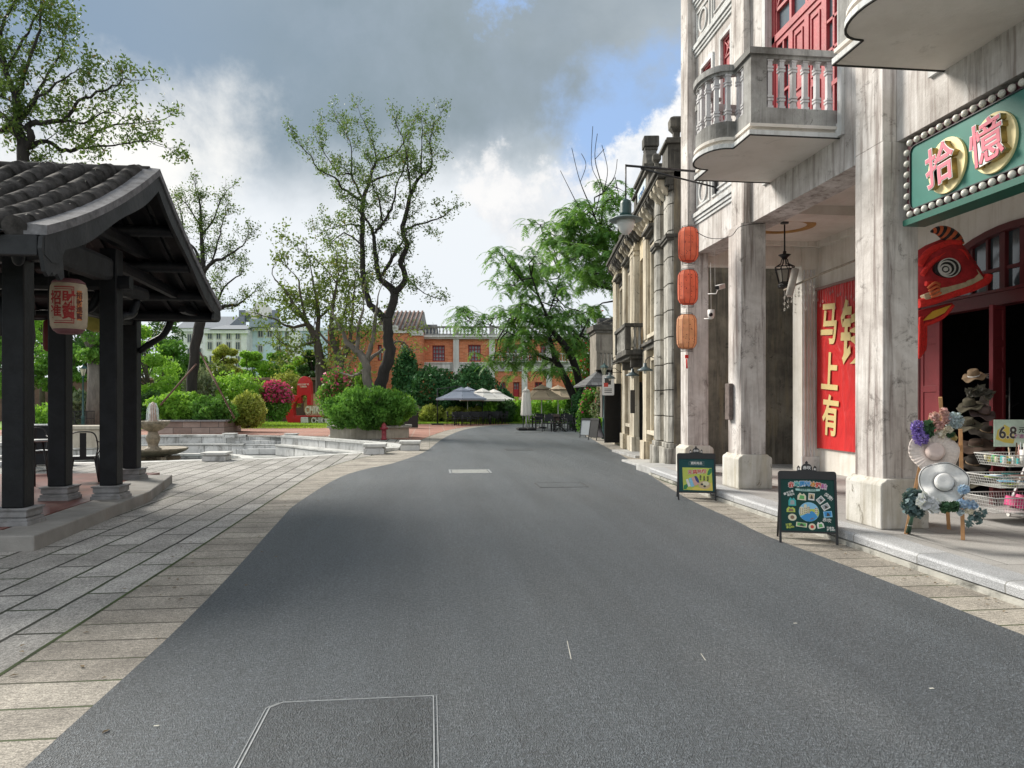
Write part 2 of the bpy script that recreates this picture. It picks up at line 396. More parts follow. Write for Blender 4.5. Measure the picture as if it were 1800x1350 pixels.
def ray(poly, a, c=HC):
    dx, dy = math.cos(a), math.sin(a); best = None
    for i in range(len(poly)):
        (x1, y1), (x2, y2) = poly[i], poly[(i + 1) % len(poly)]
        ex, ey = x2 - x1, y2 - y1; den = dx * ey - dy * ex
        if abs(den) < 1e-9: continue
        t = ((x1 - c[0]) * ey - (y1 - c[1]) * ex) / den; u = ((x1 - c[0]) * dy - (y1 - c[1]) * dx) / den
        if t > 0 and -1e-6 <= u <= 1 + 1e-6 and (best is None or t < best): best = t
    return (c[0] + dx * best, c[1] + dy * best)
def smoothpoly(poly, k=2):
    for _ in range(k):
        out = []
        for i in range(len(poly)):
            a, b = poly[i], poly[(i + 1) % len(poly)]
            out += [(a[0] * .75 + b[0] * .25, a[1] * .75 + b[1] * .25), (a[0] * .25 + b[0] * .75, a[1] * .25 + b[1] * .75)]
        poly = out
    return poly
hole = smoothpoly(hole, 2)
def annulus(name, outer, z, mat):
    an = sorted({round(math.atan2(p[1] - HC[1], p[0] - HC[0]), 5) for p in outer + hole} | {round(i * math.pi / 48 - math.pi, 5) for i in range(96)})
    I = [ray(hole, a) for a in an]; O = [ray(outer, a) for a in an]; n = len(an)
    mb = MB(); mb.add([(x, y, z) for x, y in I] + [(x, y, z) for x, y in O], [(i, n + i, n + (i + 1) % n, (i + 1) % n) for i in range(n)])
    return mb.build(name, mat, kind='structure')
annulus('ground', [(-900, -300), (900, -300), (900, 1500), (-900, 1500)], -.012, M_earth)
Lroad = [(-1.70, -6), (-1.70, 3.3), (-1.73, 6), (-1.95, 10.0), (-2.0, 11.6), (-1.81, 15.45), (-1.3, 17.6), (-.92, 18.6), (-.17, 22.6), (.3, 28), (.91, 34), (2.0, 41), (3.33, 45.4), (5.45, 48.5), (9, 50)]
Rroad = [(3.90, -6), (3.91, 5.6), (3.86, 8), (3.96, 9.2), (4.1, 11.4), (4.54, 14.5), (5.37, 19.7), (6.1, 25.5), (6.7, 30), (7.3, 35), (8.2, 40), (9.6, 44), (12, 46.5), (14, 48)]
Lin = [(-2.40, -6), (-2.42, 6), (-2.45, 10), (-2.47, 13), (-2.42, 17), (-2.0, 20), (-1.45, 22.0), (-.98, 24.3), (-.55, 28), (.13, 34), (1.2, 41), (2.7, 46), (4.8, 49.3), (8.6, 51)]
Kerb = [(4.44, -6), (4.44, 5), (4.47, 7.5), (4.50, 11.4), (4.62, 15.0), (5.35, 16.5), (5.9, 20.5), (6.5, 24.5), (7.1, 28.5), (7.9, 35), (9.0, 40), (10.6, 44), (13, 46.8), (15, 48.5)]
def cr(pts, n=6):
    out = []
    for i in range(len(pts) - 1):
        p0 = pts[max(i - 1, 0)]; p1 = pts[i]; p2 = pts[i + 1]; p3 = pts[min(i + 2, len(pts) - 1)]
        for k in range(n):
            t = k / n
            out.append(tuple(.5 * ((2 * p1[j]) + (-p0[j] + p2[j]) * t + (2 * p0[j] - 5 * p1[j] + 4 * p2[j] - p3[j]) * t * t + (-p0[j] + 3 * p1[j] - 3 * p2[j] + p3[j]) * t ** 3) for j in range(len(p1))))
    out.append(tuple(pts[-1])); return out
def band(name, A, B, z, mat):
    A = cr(A); B = cr(B); n = min(len(A), len(B)); mb = MB()
    def rs(P, n):
        L = [0]
        for i in range(1, len(P)): L.append(L[-1] + math.dist(P[i], P[i - 1]))
        out = []
        for k in range(n):
            t = L[-1] * k / (n - 1); i = 0
            while i < len(L) - 2 and L[i + 1] < t: i += 1
            f = (t - L[i]) / max(1e-9, L[i + 1] - L[i]); f = min(1, max(0, f)); out.append(tuple(P[i][j] + (P[i + 1][j] - P[i][j]) * f for j in range(2)))
        return out
    A = rs(A, 110); B = rs(B, 110); n = 110
    mb.add([(x, y, z) for x, y in A] + [(x, y, z) for x, y in B], [(i, i + 1, n + i + 1, n + i) for i in range(n - 1)])
    return mb.build(name, mat, kind='structure')
annulus('stone_paving', [(-34, -6), (-2.0, -6), (-2.0, 13), (-2.0, 17), (-1.6, 20), (-1.0, 22.0), (-.5, 24.3), (-.2, 28), (0.0, 29.5), (-3, 33), (-8, 36.0), (-20, 36.5), (-34, 36)], -.008, M_pave)
MB().add([(-30, 35.6, -.004), (-18, 36.2, -.004), (-8.5, 35.7, -.004), (-4.2, 33.3, -.004), (-1.3, 30.6, -.004), (.2, 29.6, -.004), (1.2, 38, -.004), (2.4, 44.5, -.004), (4.6, 48.8, -.004), (6.5, 51, -.004), (5.5, 53, -.004), (-2, 50.5, -.004), (-16, 43.5, -.004), (-30, 43, -.004)], [tuple(range(14))]).build('plaza', M_redpave, kind='structure')
band('pavement_edge', Lin, Lroad, 0.0, M_strip)
band('moss_joint', [(x_ - .016, y_) for x_, y_ in Lin], [(x_ + .010, y_) for x_, y_ in Lin], .003, plain('moss', (.035, .055, .012), .95, var=.7, sc=1.2, bp=.6, bs=60))
band('pavement', Rroad, Kerb, 0.0, M_strip)
band('road', Lroad, Rroad, .004, M_asph)
MB().add([(9, 50, .002), (14, 48, .002), (17, 52, .002), (14, 56, .002), (6, 55, .002), (5.4, 50, .002)], [tuple(range(6))]).build('far_plaza', M_asph, kind='structure')
# sandstone row where the strip bends by the fountain court, the shop pavement
M_lightstone = plain('pale_granite', (.40, .40, .395), .8, var=.22, sc=3, bp=.3, bs=60, dirt=(.16, .155, .14), dirt_amt=.5)
M_granite = bricks('granite_kerb', (.36, .37, .385), (.46, .465, .475), (.20, .20, .19), 1.05, 5.0, .008, 'yz', .6, .12, .0, .25, speck=.55)
M_flag = bricks('shop_flagstones', (.34, .33, .32), (.43, .42, .405), (.16, .155, .14), .9, 1.45, .007, 'xy', .7, .14, .5, .3, speck=.3)
M_cement = plain('old_cement', (.42, .41, .37), .95, var=.25, sc=5, bp=.5, bs=30, dirt=(.06, .06, .05), dirt_amt=.9)
kb = MB(); kb2 = MB(); fl = MB()
K = [p for p in cr(Kerb[:5]) if p[1] < 15.0]
K = [(4.47, -6)] + [p for p in K if p[1] > -5] + [(4.63, 15.15)]
for i in range(len(K) - 1):
    (x0, y0), (x1, y1) = K[i], K[i + 1]
    kb2.add([(x0 - .005, y0, 0), (x1 - .005, y1, 0), (x1 - .005, y1, .045), (x0 - .005, y0, .045), (x0 + .2, y0, .045), (x1 + .2, y1, .045)], [(0, 1, 2, 3), (3, 2, 5, 4)])
    a = .035
    prof = [(a, .05), (a - .02, .06), (a - .022, .125), (a - .005, .146), (a + .02, .152), (.33, .152), (.34, .144)]
    vs = [(x0 + q, y0, z) for q, z in prof] + [(x1 + q, y1, z) for q, z in prof]; m = len(prof)
    kb.add(vs, [(j, j + 1, m + j + 1, m + j) for j in range(m - 1)])
kb2.build('kerb_footing', M_cement, kind='structure'); kb.build('kerb', M_granite, kind='structure')
fl.add([(4.60, -6, .148), (10, -6, .148), (10, 16.3, .148), (4.93, 16.3, .148), (4.85, 15.15, .148), (4.66, 14.0, .148), (4.60, 11, .148)], [tuple(range(7))])
fl.build('shop_pavement', M_flag, kind='structure')
# bottom end step (pale granite block at the end of the arcade kerb)
MB().box(4.66, 5.6, 15.1, 16.25, .0, .15).build('step', M_lightstone, kind='structure', bevel=.012)
MB().box(4.95, 5.9, 16.35, 18.6, -.05, .05).box(5.6, 6.3, 19.6, 22.2, -.05, .07).build('door_step', M_lightstone, kind='structure', bevel=.01)

# manhole frames and patches in the road
M_steel = plain('worn_steel', (.42, .43, .44), .45, metal=.6, var=.2, sc=20, bp=.1)
M_asph2 = asphalt_mat('patch_asphalt', .74)
M_lid = plain('grey_lid', (.27, .28, .27), .7, var=.2, sc=20, bp=.5, bs=60, dirt=(.12, .12, .11))
def lid(x0, x1, y0, y1, label, fm, lm, w=.012, z=.010, cut=False):
    t = thing('manhole_cover', label, 'manhole cover', ((x0 + x1) / 2, (y0 + y1) / 2, 0))
    m = MB(); a = .06
    pts = [(x0, y0), (x1, y0), (x1, y1)] + ([(x0 + a * .9, y1), (x0, y1 - a)] if cut else [(x0, y1)])
    for i in range(len(pts)):
        p, q = pts[i], pts[(i + 1) % len(pts)]; m.bar((p[0], p[1], z - .004), (q[0], q[1], z - .004), w, .008)
        if cut: m.bar((p[0] - .018 * (1 if i > 2 else (-1 if i == 1 else 0)), p[1], z - .005), (q[0] - .018 * (1 if i > 2 else (-1 if i == 1 else 0)), q[1], z - .005), w * .6, .006)
    m.build('frame', fm, t, world=True)
    MB().add([(x0 + w, y0 + w, z - .002), (x1 - w, y0 + w, z - .002), (x1 - w, y1 - w, z - .002)] + ([(x0 + a, y1 - w, z - .002), (x0 + w, y1 - a, z - .002)] if cut else [(x0 + w, y1 - w, z - .002)]), [tuple(range(5 if cut else 4))]).build('lid', lm, t, world=True)
    return t
lid(-.80, .02, 2.75, 3.87, 'large rectangular asphalt-filled access cover with pale steel edge near the camera', M_steel, M_asph2, .007, cut=True)
lid(.45, 1.33, 15.85, 16.7, 'light grey square cover set in the middle of the road', M_steel, M_lid, .04)
lid(1.98, 2.86, 13.05, 13.8, 'square asphalt-filled cover right of the light grey one', plain('dark_iron', (.06, .06, .062), .6, var=.2, bp=.1), M_asph, .02)
lid(2.42, 3.25, 23.0, 23.8, 'dark narrow cover far along the road', bpy.data.materials['dark_iron'], M_asph2, .05)
lid(4.3, 5.5, 36.0, 36.8, 'thin dark cover line farthest along the road', bpy.data.materials['dark_iron'], M_asph, .06)
# small pale scraps and scratches on the road
M_scrap = plain('pale_scrap', (.62, .60, .54), .8, bp=0)
for i, (u, v, l) in enumerate([(1398, 1097, 'pale seed husk on the asphalt right of centre'), (1638, 1212, 'pale seed husk on the asphalt at lower right'), (275, 1278, 'cream leaf scrap on the asphalt at lower left')]):
    x, y = G(u, v); m = MB(); m.lathe([(.0001, 0), (.010, .0015), (.009, .003), (.0001, .004)], n=9, wav=lambda i, t: 1.4 if abs(math.cos(t)) > .6 else .6)
    o = m.build('leaf_scrap', M_scrap); o.location = (x, y, .0045); tag(o, l, 'leaf scrap')
for (a, b_) in (((997, 1128), (1004, 1160)), ((1232, 1150), (1240, 1162))):
    p = G(*a); q = G(*b_); MB().bar((p[0], p[1], .0048), (q[0], q[1], .0048), .004, .0008).build('road_scratch', M_scrap, kind='structure')

# ================================================================ SUNKEN FOUNTAIN COURT
M_marble = bricks('weathered_marble', (.52, .52, .51), (.70, .70, .69), (.10, .10, .095), .95, .36, .010, 'hz', .7, .2, .3, .35, stain=(.15, .147, .135))
M_marbcap = plain('marble_coping', (.56, .56, .54), .7, var=.15, sc=4, bp=.3, bs=30, dirt=(.17, .165, .145), dirt_amt=.75)
court = thing('sunken_court_wall', 'white weathered marble wall in two tiers round the sunken fountain court', 'wall', (HC[0], HC[1], 0))
wa = MB(); wb = MB(); cp = MB(); cp2 = MB(); fb = MB()
n = len(hole)
def inset(p, d):
    v = Vector((HC[0] - p[0], HC[1] - p[1])); L = v.length; return (p[0] + v.x / L * d, p[1] + v.y / L * d)
STA = (math.atan2(33.5 - HC[1], -7.6 - HC[0]))
def is_stair(p, q):
    mx, my = (p[0] + q[0]) / 2, (p[1] + q[1]) / 2; return -8.35 < mx < -6.35 and my > 30
def is_near(p, q): return (p[1] + q[1]) / 2 < 23.0 and (p[0] + q[0]) / 2 > -16
for i in range(n):
    p, q = hole[i], hole[(i + 1) % n]
    lo = -.75
    if is_stair(p, q):
        pass
    P1, Q1 = inset(p, .34), inset(q, .34); P2, Q2 = inset(p, .38), inset(q, .38); P3, Q3 = inset(p, .95), inset(q, .95)
    if not is_stair(p, q):
        wa.add([(*p, -.02), (*q, -.02), (*q, lo), (*p, lo)], [(0, 1, 2, 3)])
        wa.add([(*P1, -.0), (*Q1, -.0), (*Q1, lo), (*P1, lo), (*p, .0), (*q, .0)], [(0, 1, 2, 3)])
        h = .09
        e0, e1 = inset(p, -.06), inset(q, -.06); f0, f1 = inset(p, .40), inset(q, .40)
        if not is_near(p, q):
            cp.add([(*e0, 0), (*e1, 0), (*f1, 0), (*f0, 0), (*e0, h), (*e1, h), (*f1, h), (*f0, h)], [(4, 5, 6, 7), (0, 1, 5, 4), (3, 7, 6, 2)])
        else:
            cp.add([(*e0, -.006), (*e1, -.006), (*f1, -.006), (*f0, -.006), (*f0, -.08), (*f1, -.08)], [(0, 1, 2, 3), (3, 2, 5, 4)])
        g0, g1 = inset(p, .34), inset(q, .34)
        wb.add([(*P3, -.33), (*Q3, -.33), (*Q3, lo), (*P3, lo)], [(0, 1, 2, 3)])
        k0, k1 = inset(p, 1.0), inset(q, 1.0)
        cp2.add([(*g0, -.33), (*g1, -.33), (*k1, -.33), (*k0, -.33), (*g0, -.28), (*g1, -.28), (*k1, -.28), (*k0, -.28)], [(4, 5, 6, 7), (3, 7, 6, 2)])
wa.build('upper_tier', M_marble, court, world=True); wb.build('lower_tier', M_marble, court, world=True)
cp.build('coping', M_marbcap, court, world=True); cp2.build('bench_top', M_marbcap, court, world=True)
M_wetfloor = plain('court_floor', (.42, .42, .40), .5, var=.25, sc=2, bp=.2, bs=20, dirt=(.10, .10, .09))
MB().add([(*p, -.75) for p in hole], [tuple(range(n))]).build('court_floor', M_wetfloor, kind='structure')
st = MB()
for k in range(4): st.box(-8.45, -6.3, 33.95 - k * .32 - .32, 34.1, -.75, -.005 - k * .16)
tag(st.build('stone_steps', M_marble, bevel=.015), 'white marble steps going down into the fountain court', 'steps')
MB().box(-7.5, -6.9, 33.28, 33.30, -.5, -.40).build('notice', plain('green_notice', (.02, .14, .09), .5, bp=0))
tag(bpy.data.objects['notice'], 'tiny green notice plate on the marble steps', 'notice')
for (x, y, s, h, l) in [(-8.75, 33.6, .5, .16, 'marble newel block left of the steps'), (-6.0, 33.0, .5, .16, 'marble newel block right of the steps'), (-0.62, 23.75, .62, .30, 'low white marble pillar block at the corner by the beige kerb'), (-1.62, 22.25, .62, .30, 'low white marble pillar block nearest the road'), (-5.6, 20.2, .6, .22, 'low white marble pillar block on the near rim beside the fountain')]:
    t = thing('pillar_block', l, 'stone block', (x, y, 0), group='white marble blocks round the fountain court')
    MB().box(-s / 2, s / 2, -s / 2, s / 2, -.05, h * .55).box(-s / 2 + .04, s / 2 - .04, -s / 2 + .04, s / 2 - .04, h * .5, h * .72).build('shaft', M_marble, t, bevel=.01)
    MB().box(-s / 2 - .03, s / 2 + .03, -s / 2 - .03, s / 2 + .03, h * .7, h).build('cap', M_marbcap, t, bevel=.012)
# ring pool and the fountain
FX, FY = -8.32, 23.3
rp = thing('pool_ring', 'low round marble rim of the fountain pool', 'pool rim', (FX, FY, -.65))
m = MB(); 
def ringm(m, r0, r1, z0, z1, n=64):
    vs = []
    for r, z in ((r0, z0), (r0, z1), (r1, z1), (r1, z0)):
        vs += [(r * math.cos(2 * math.pi * j / n), r * math.sin(2 * math.pi * j / n), z) for j in range(n)]
    m.add(vs, [(a * n + j, a * n + (j + 1) % n, (a + 1) * n + (j + 1) % n, (a + 1) * n + j) for a in range(3) for j in range(n)])
ringm(m, 2.55, 2.8, 0, .36); m.build('rim_wall', M_marble, rp); m = MB(); ringm(m, 2.5, 2.86, .36, .44); m.build('coping', M_marbcap, rp)
def water():
    m, nt, b = mk('water'); b.inputs['Base Color'].default_value = (.05, .08, .07, 1); b.inputs['Roughness'].default_value = .08
    nn = nd(nt, 'TexNoise', {'Vector': wpos(nt), 'Scale': 5, 'Detail': 3}).outputs[0]; bump(nt, b, nn, .3, .02); return m
M_water = water()
mw = MB(); mw.lathe([(0.0001, 0), (2.54, 0.001)], (FX, FY, -.42), 48); mw.build('pool_water', M_water, kind='structure')
M_fstone = plain('mossy_fountain_stone', (.24, .20, .145), .6, var=.35, sc=7, bp=.6, bs=25, dirt=(.06, .055, .035), dirt_amt=.85)
ft = thing('fountain', 'tiered stone fountain with scalloped bowl and dark mossy foot', 'fountain', (FX, FY, -.65)); ft.scale = (.88, .88, .93)
z0 = 0.0
for k in range(6):
    a = k * math.pi / 3 + .2; m = MB()
    m.M = Matrix.Rotation(a, 4, 'Z') @ Matrix.Translation((.55, 0, 0))
    m.prism([(-.1, 0), (.28, 0), (.3, .08), (.16, .14), (.12, .3), (.2, .42), (.34, .5), (.3, .6), (-.1, .6)], -.09, .09, 'y'); m.build('scroll_foot', M_fstone, ft, bevel=.02)
MB().lathe([(.35, -.1), (.3, .1), (.26, .6)], n=16).build('core', M_fstone, ft)
MB().lathe([(.3, .58), (.8, .66), (1.05, .76), (1.12, .82), (1.12, .86), (1.05, .85), (.6, .78), (.0001, .76)], n=48).build('lower_basin', M_fstone, ft)
MB().lathe([(.27, .78), (.27, .84), (.19, .88), (.16, .94), (.18, 1.02), (.23, 1.14), (.22, 1.24), (.15, 1.36), (.15, 1.44), (.22, 1.48), (.20, 1.52)], n=24, wav=lambda i, t: 1 + .05 * math.cos(8 * t)).build('pedestal', M_fstone, ft)
MB().lathe([(.16, 1.40), (.30, 1.47), (.44, 1.60), (.53, 1.73), (.50, 1.74), (.42, 1.64), (.2, 1.58), (.0001, 1.57)], n=96, wav=lambda i, t: 1 + .07 * abs(math.sin(9 * t)) * (i > 0)).build('scalloped_bowl', M_fstone, ft)
MB().lathe([(.15, 1.55), (.13, 1.72), (.155, 1.74), (.115, 1.78), (.105, 1.92), (.135, 1.95), (.10, 1.99), (.09, 2.08), (.115, 2.14), (.11, 2.22), (.07, 2.30), (.03, 2.35), (.0001, 2.36)], n=20, wav=lambda i, t: 1 + .05 * math.cos(7 * t)).build('finial', plain('pink_stone', (.40, .27, .22), .6, var=.3, sc=9, bp=.4, bs=25, dirt=(.5, .5, .48), dirt_amt=.6), ft)
def wetm():
    m, nt, b = mk('falling_water'); b.inputs['Base Color'].default_value = (.8, .88, .9, 1); b.inputs['Alpha'].default_value = .35; b.inputs['Roughness'].default_value = .3; return m
m = MB()
for k in range(26):
    a = random.random() * 6.283; r = random.uniform(.12, .2); m.tube([(r * .6 * math.cos(a), r * .6 * math.sin(a), 2.32), (r * math.cos(a), r * math.sin(a), 2.12), (r * 1.15 * math.cos(a), r * 1.15 * math.sin(a), 1.70)], [.006, .01, .012], 5)
m.build('water_jets', wetm(), ft)

# thin transverse seams in the far road, leaf litter along the edges
M_seam = plain('road_seam_tar', (.035, .038, .042), .8, var=.4, sc=3, bp=0)
for (ua, ub, v_) in ((815, 1030, 766), (705, 770, 791), (640, 760, 812), (780, 905, 768)):
    pa, pb_ = G(ua, v_), G(ub, v_); MB().bar((pa[0], pa[1], .0045), (pb_[0], pb_[1], .0045), .035 * (pa[1] / 20), .001).build('road_seam', M_seam, kind='structure')
random.seed(41); lm_ = MB()
for k in range(260):
    y = random.uniform(2.5, 26) ; side = random.random() < .5
    if side: x = 4.40 - abs(random.gauss(0, .12)) + (0 if y < 13 else (y - 13) * .13)
    else: x = random.choice((-2.4, -1.8)) + random.gauss(0, .25)
    a = random.uniform(0, 6.28); s_ = random.uniform(.012, .028); d_ = Vector((math.cos(a), math.sin(a), 0)) * s_; e_ = Vector((-math.sin(a), math.cos(a), 0)) * s_ * .45; c_ = Vector((x, y, .008))
    lm_.add([c_ - d_, c_ - e_ + Vector((0, 0, .004)), c_ + d_, c_ + e_ + Vector((0, 0, .004))], [(0, 1, 2, 3)], False)
lm_.build('leaf_litter', plain('dry_leaf', (.17, .12, .06), .9, var=.6, sc=3, bp=0), kind='stuff')
# ================================================================ ARCADE BUILDING (right)
M_pl = plaster('arcade_plaster', (.54, .51, .49), (.74, .72, .71), (.34, .31, .29), (.23, .19, .17), 1.35, .9, crack=.3)
M_pl_col = plaster('column_plaster', (.58, .54, .51), (.78, .75, .73), (.34, .305, .285), (.20, .16, .145), 1.5, 1.2, crack=.45)
M_pl_low = plaster('plinth_plaster', (.56, .54, .49), (.72, .70, .67), (.38, .36, .32), (.26, .22, .15), .8, 2.2, warm=(.46, .41, .30), low=(.26, .5))
M_pl_in = plaster('inner_plaster', (.74, .71, .66), (.82, .80, .76), (.60, .57, .51), (.50, .45, .37), .6, .2)
M_ceil = plaster('ceiling_plaster', (.72, .66, .60), (.80, .75, .69), (.60, .54, .48), (.50, .43, .36), .15, .3)
M_grey = plaster('mouldy_concrete', (.28, .275, .265), (.46, .46, .45), (.10, .095, .085), (.07, .066, .058), .8, 1.7)
M_slab = plaster('slab_soffit', (.68, .64, .59), (.74, .70, .66), (.60, .56, .51), (.48, .43, .38), .1, .4)
M_white = plaster('white_trim', (.62, .63, .63), (.72, .74, .75), (.48, .48, .47), (.30, .29, .27), .8, .7)
M_balus = plaster('baluster_white', (.56, .555, .57), (.68, .68, .70), (.44, .43, .43), (.30, .28, .26), .8, .4)
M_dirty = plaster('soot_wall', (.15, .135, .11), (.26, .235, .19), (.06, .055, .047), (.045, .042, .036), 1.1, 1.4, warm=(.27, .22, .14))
M_redw = plain('red_shutter_paint', (.36, .045, .055), .55, var=.18, sc=4, bp=.25, bs=30, dirt=(.28, .10, .09), dirt_amt=.5)
M_dred = plain('dark_red_door_paint', (.10, .014, .018), .42, var=.2, sc=3, bp=.2, bs=25)
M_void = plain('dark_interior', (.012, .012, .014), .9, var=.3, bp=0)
def glassm(name, col=(.05, .07, .08), r=.08):
    m, nt, b = mk(name); b.inputs['Base Color'].default_value = c4(col); b.inputs['Roughness'].default_value = r; b.inputs['Specular IOR Level'].default_value = .9
    bump(nt, b, nd(nt, 'TexNoise', {'Vector': wpos(nt), 'Scale': 1.2}).outputs[0], .06, .1); return m
M_glass = glassm('window_glass')
M_glassb = glassm('blue_grey_glass', (.12, .16, .19), .15)
XW = 5.15
bl = thing('arcade_building', 'pale weathered plaster arcade building with red shutters and square columns at the right', 'building', (XW, 9, 0))
ZB = 4.43; ZT = 11.5
w = MB()
# upper wall with openings
def wall(m, y0, y1, z0, z1, holes, x0=XW, x1=XW + .32):
    ys = sorted({y0, y1} | {h[0] for h in holes} | {h[1] for h in holes}); zs = sorted({z0, z1} | {h[2] for h in holes} | {h[3] for h in holes})
    for i in range(len(ys) - 1):
        run = None
        for k in range(len(zs) - 1):
            cy, cz = (ys[i] + ys[i + 1]) / 2, (zs[k] + zs[k + 1]) / 2
            inside = any(h[0] < cy < h[1] and h[2] < cz < h[3] for h in holes)
            if not inside: run = [zs[k], zs[k + 1]] if run is None else [run[0], zs[k + 1]]
            if (inside or k == len(zs) - 2) and run is not None:
                m.box(x0, x1, ys[i], ys[i + 1], run[0], run[1]); run = None
wins = [(12.09, 12.50, 5.95, 7.95), (12.93, 13.42, 5.95, 7.85)]
doors = [(8.74, 10.75, 4.97, 9.4), (4.94, 6.95, 4.97, 9.4)]
wall(w, -2.0, 14.05, ZB, ZT, wins + doors)
w.build('wall', M_pl, bl, world=True)
w = MB(); w.box(5.475, 11, 14.11, 14.42, 4.752, ZT).build('end_wall', M_pl, bl, world=True)
MB().box(5.3, 11.5, -2.2, 14.3, ZT, ZT + .3).build('roof', M_grey, bl, world=True)
# columns
COLS = [(-.1, .45), (3.85, 4.38), (7.60, 8.14), (11.32, 11.83), (13.77, 14.18)]
for i, (ya, yb) in enumerate(COLS):
    c = MB(); xr = 5.40
    c.box(4.98, xr, ya, yb, .62, ZB + .001 if i != 2 else ZB + .001)
    col = c.build('column', M_pl_col, bl, world=True, bevel=.012)
    p = MB(); e = .075
    p.prism([(4.98 - e, .148), (4.98 - e, .625), (4.98 - e + .012, .655), (4.98 - e + .04, .67), (4.98 - .02, .675), (4.98 - .005, .70), (xr + .005, .70), (xr + .02, .675), (xr + e - .04, .67), (xr + e - .012, .655), (xr + e, .625), (xr + e, .148)], ya - e, yb + e, 'y')
    p.build('plinth', M_pl_low, col, world=True, bevel=.015)
    xu = 4.98 if i in (2, 4) else 5.03
    c = MB(); c.box(xu, XW - .002, ya + .01, yb - .01, ZB, ZT); c.build('pilaster', M_pl_col, bl, world=True, bevel=.008)
# arcade beams inside, ceiling, cross beams, back wall
b = MB(); b.box(5.40, 5.62, 3, 14.05, 4.43 + .003, 4.75)
b.build('arcade_beam', M_pl, bl, world=True)
for (ya, yb) in ((11.33, 11.82), (7.62, 8.12), (3.86, 4.36)): MB().box(5.47, 7.8, ya, yb, 4.6, 4.749).build('cross_beam', M_ceil, bl, world=True)
MB().box(5.3, 7.9, -2, 14.3, 4.75, 4.86).build('ceiling', M_ceil, bl, world=True)
b = MB(); b.box(5.62, 5.70, 3, 14.0, 4.66, 4.749).box(7.70, 7.8, 3, 14.0, 4.64, 4.749).box(5.7, 7.7, 13.92, 14.0, 4.66, 4.749).box(5.7, 7.7, 11.83, 11.9, 4.67, 4.749)
b.build('ceiling_cornice', M_pl_in, bl, world=True)
m = MB(); m.M = Matrix.Translation((6.42, 12.75, 4.735))
for r0, r1, z in ((.40, .55, 0.0), (.43, .52, -.008)):
    vs = []; n = 48
    for r, zz_ in ((r0, .014), (r0, z), (r1, z), (r1, .014)): vs += [(r * math.cos(2 * math.pi * j / n), r * math.sin(2 * math.pi * j / n), zz_) for j in range(n)]
    m.add(vs, [(a * n + j, a * n + (j + 1) % n, (a + 1) * n + (j + 1) % n, (a + 1) * n + j) for a in range(3) for j in range(n)])
m.M = None; m.build('ceiling_ring', plain('ochre_ring', (.42, .24, .08), .7, var=.3, sc=6, bp=.2), bl, world=True)
# end opening frame
b = MB(); b.box(5.402, 7.45, 14.06, 14.38, 4.28, 4.749); b.box(7.45, 7.80, 14.02, 14.40, .148, 4.749)
b.build('end_frame', M_pl_in, bl, world=True)
b = MB()
for k in range(4): b.box(7.475 + k * .07, 7.505 + k * .07, 13.99, 14.02, .45, 4.2)
b.box(7.43, 7.80, 13.98, 14.03, .148, .45).build('fluting', M_white, bl, world=True, bevel=.006)
# back wall of the arcade with the arched shop opening
AY0, AY1, AZ = 7.05, 11.02, 3.22; RISE = .76
def arch(y0, y1, z, rise, n=18):
    hw = (y1 - y0) / 2; c_ = (y0 + y1) / 2; rad = (hw * hw + rise * rise) / (2 * rise); zc = z + rise - rad; a0 = math.asin(hw / rad)
    return [(c_ + rad * math.sin(-a0 + 2 * a0 * k / n), zc + rad * math.cos(-a0 + 2 * a0 * k / n)) for k in range(n + 1)]
ar = arch(AY0, AY1, AZ, RISE)
b = MB(); b.box(7.8, 8.05, AY1, 14.02, .148, 4.75); b.box(7.8, 8.05, 3, AY0, .148, 4.75)
b.prism([(AY0, 4.75)] + ar + [(AY1, 4.75)], 7.8, 8.05, 'x')
b.build('inner_wall', M_pl_in, bl, world=True)
# shop front joinery
fr = MB()
inn = arch(AY0 + .12, AY1 - .12, AZ, RISE - .10)
for k in range(len(ar) - 1):
    (a0, z0), (a1, z1), (b0, y0), (b1, y1) = ar[k], ar[k + 1], inn[k], inn[k + 1]
    x0, x1 = 7.76, 7.95
    fr.add([(x0, a0, z0), (x0, a1, z1), (x0, b1, y1), (x0, b0, y0), (x1, a0, z0), (x1, a1, z1), (x1, b1, y1), (x1, b0, y0)], [(0, 1, 2, 3), (3, 2, 6, 7), (0, 4, 5, 1)])
fr.box(7.76, 7.95, AY1 - .12, AY1, .148, AZ + .02).box(7.76, 7.95, AY0, AY0 + .12, .148, AZ + .02)
fr.box(7.78, 7.98, AY0 + .12, AY1 - .12, 2.88, 3.06)
fr.box(7.75, 7.80, AY0 + .05, AY1 - .05, 3.06, 3.10)
for y in (10.44 + .02, 9.25, 8.9, 7.9): fr.box(7.80, 7.93, y - .05, y + .05, 3.06, 3.9 if 8 < y < 10 else 3.7)
for y in (10.2, 9.85, 9.55, 8.6, 8.25): fr.box(7.82, 7.91, y - .022, y + .022, 3.06, 3.88 if abs(y - 9) < .9 else 3.72)
fr.box(7.825, 7.905, AY0 + .1, AY1 - .1, 3.36, 3.41)
sf = fr.build('shop_front', M_dred, bl, world=True, bevel=.006)
g = MB(); g.prism([(AY0 + .12, 3.06)] + inn + [(AY1 - .12, 3.06)], 7.86, 7.875, 'x'); g.build('fanlight', M_glass, sf, world=True)
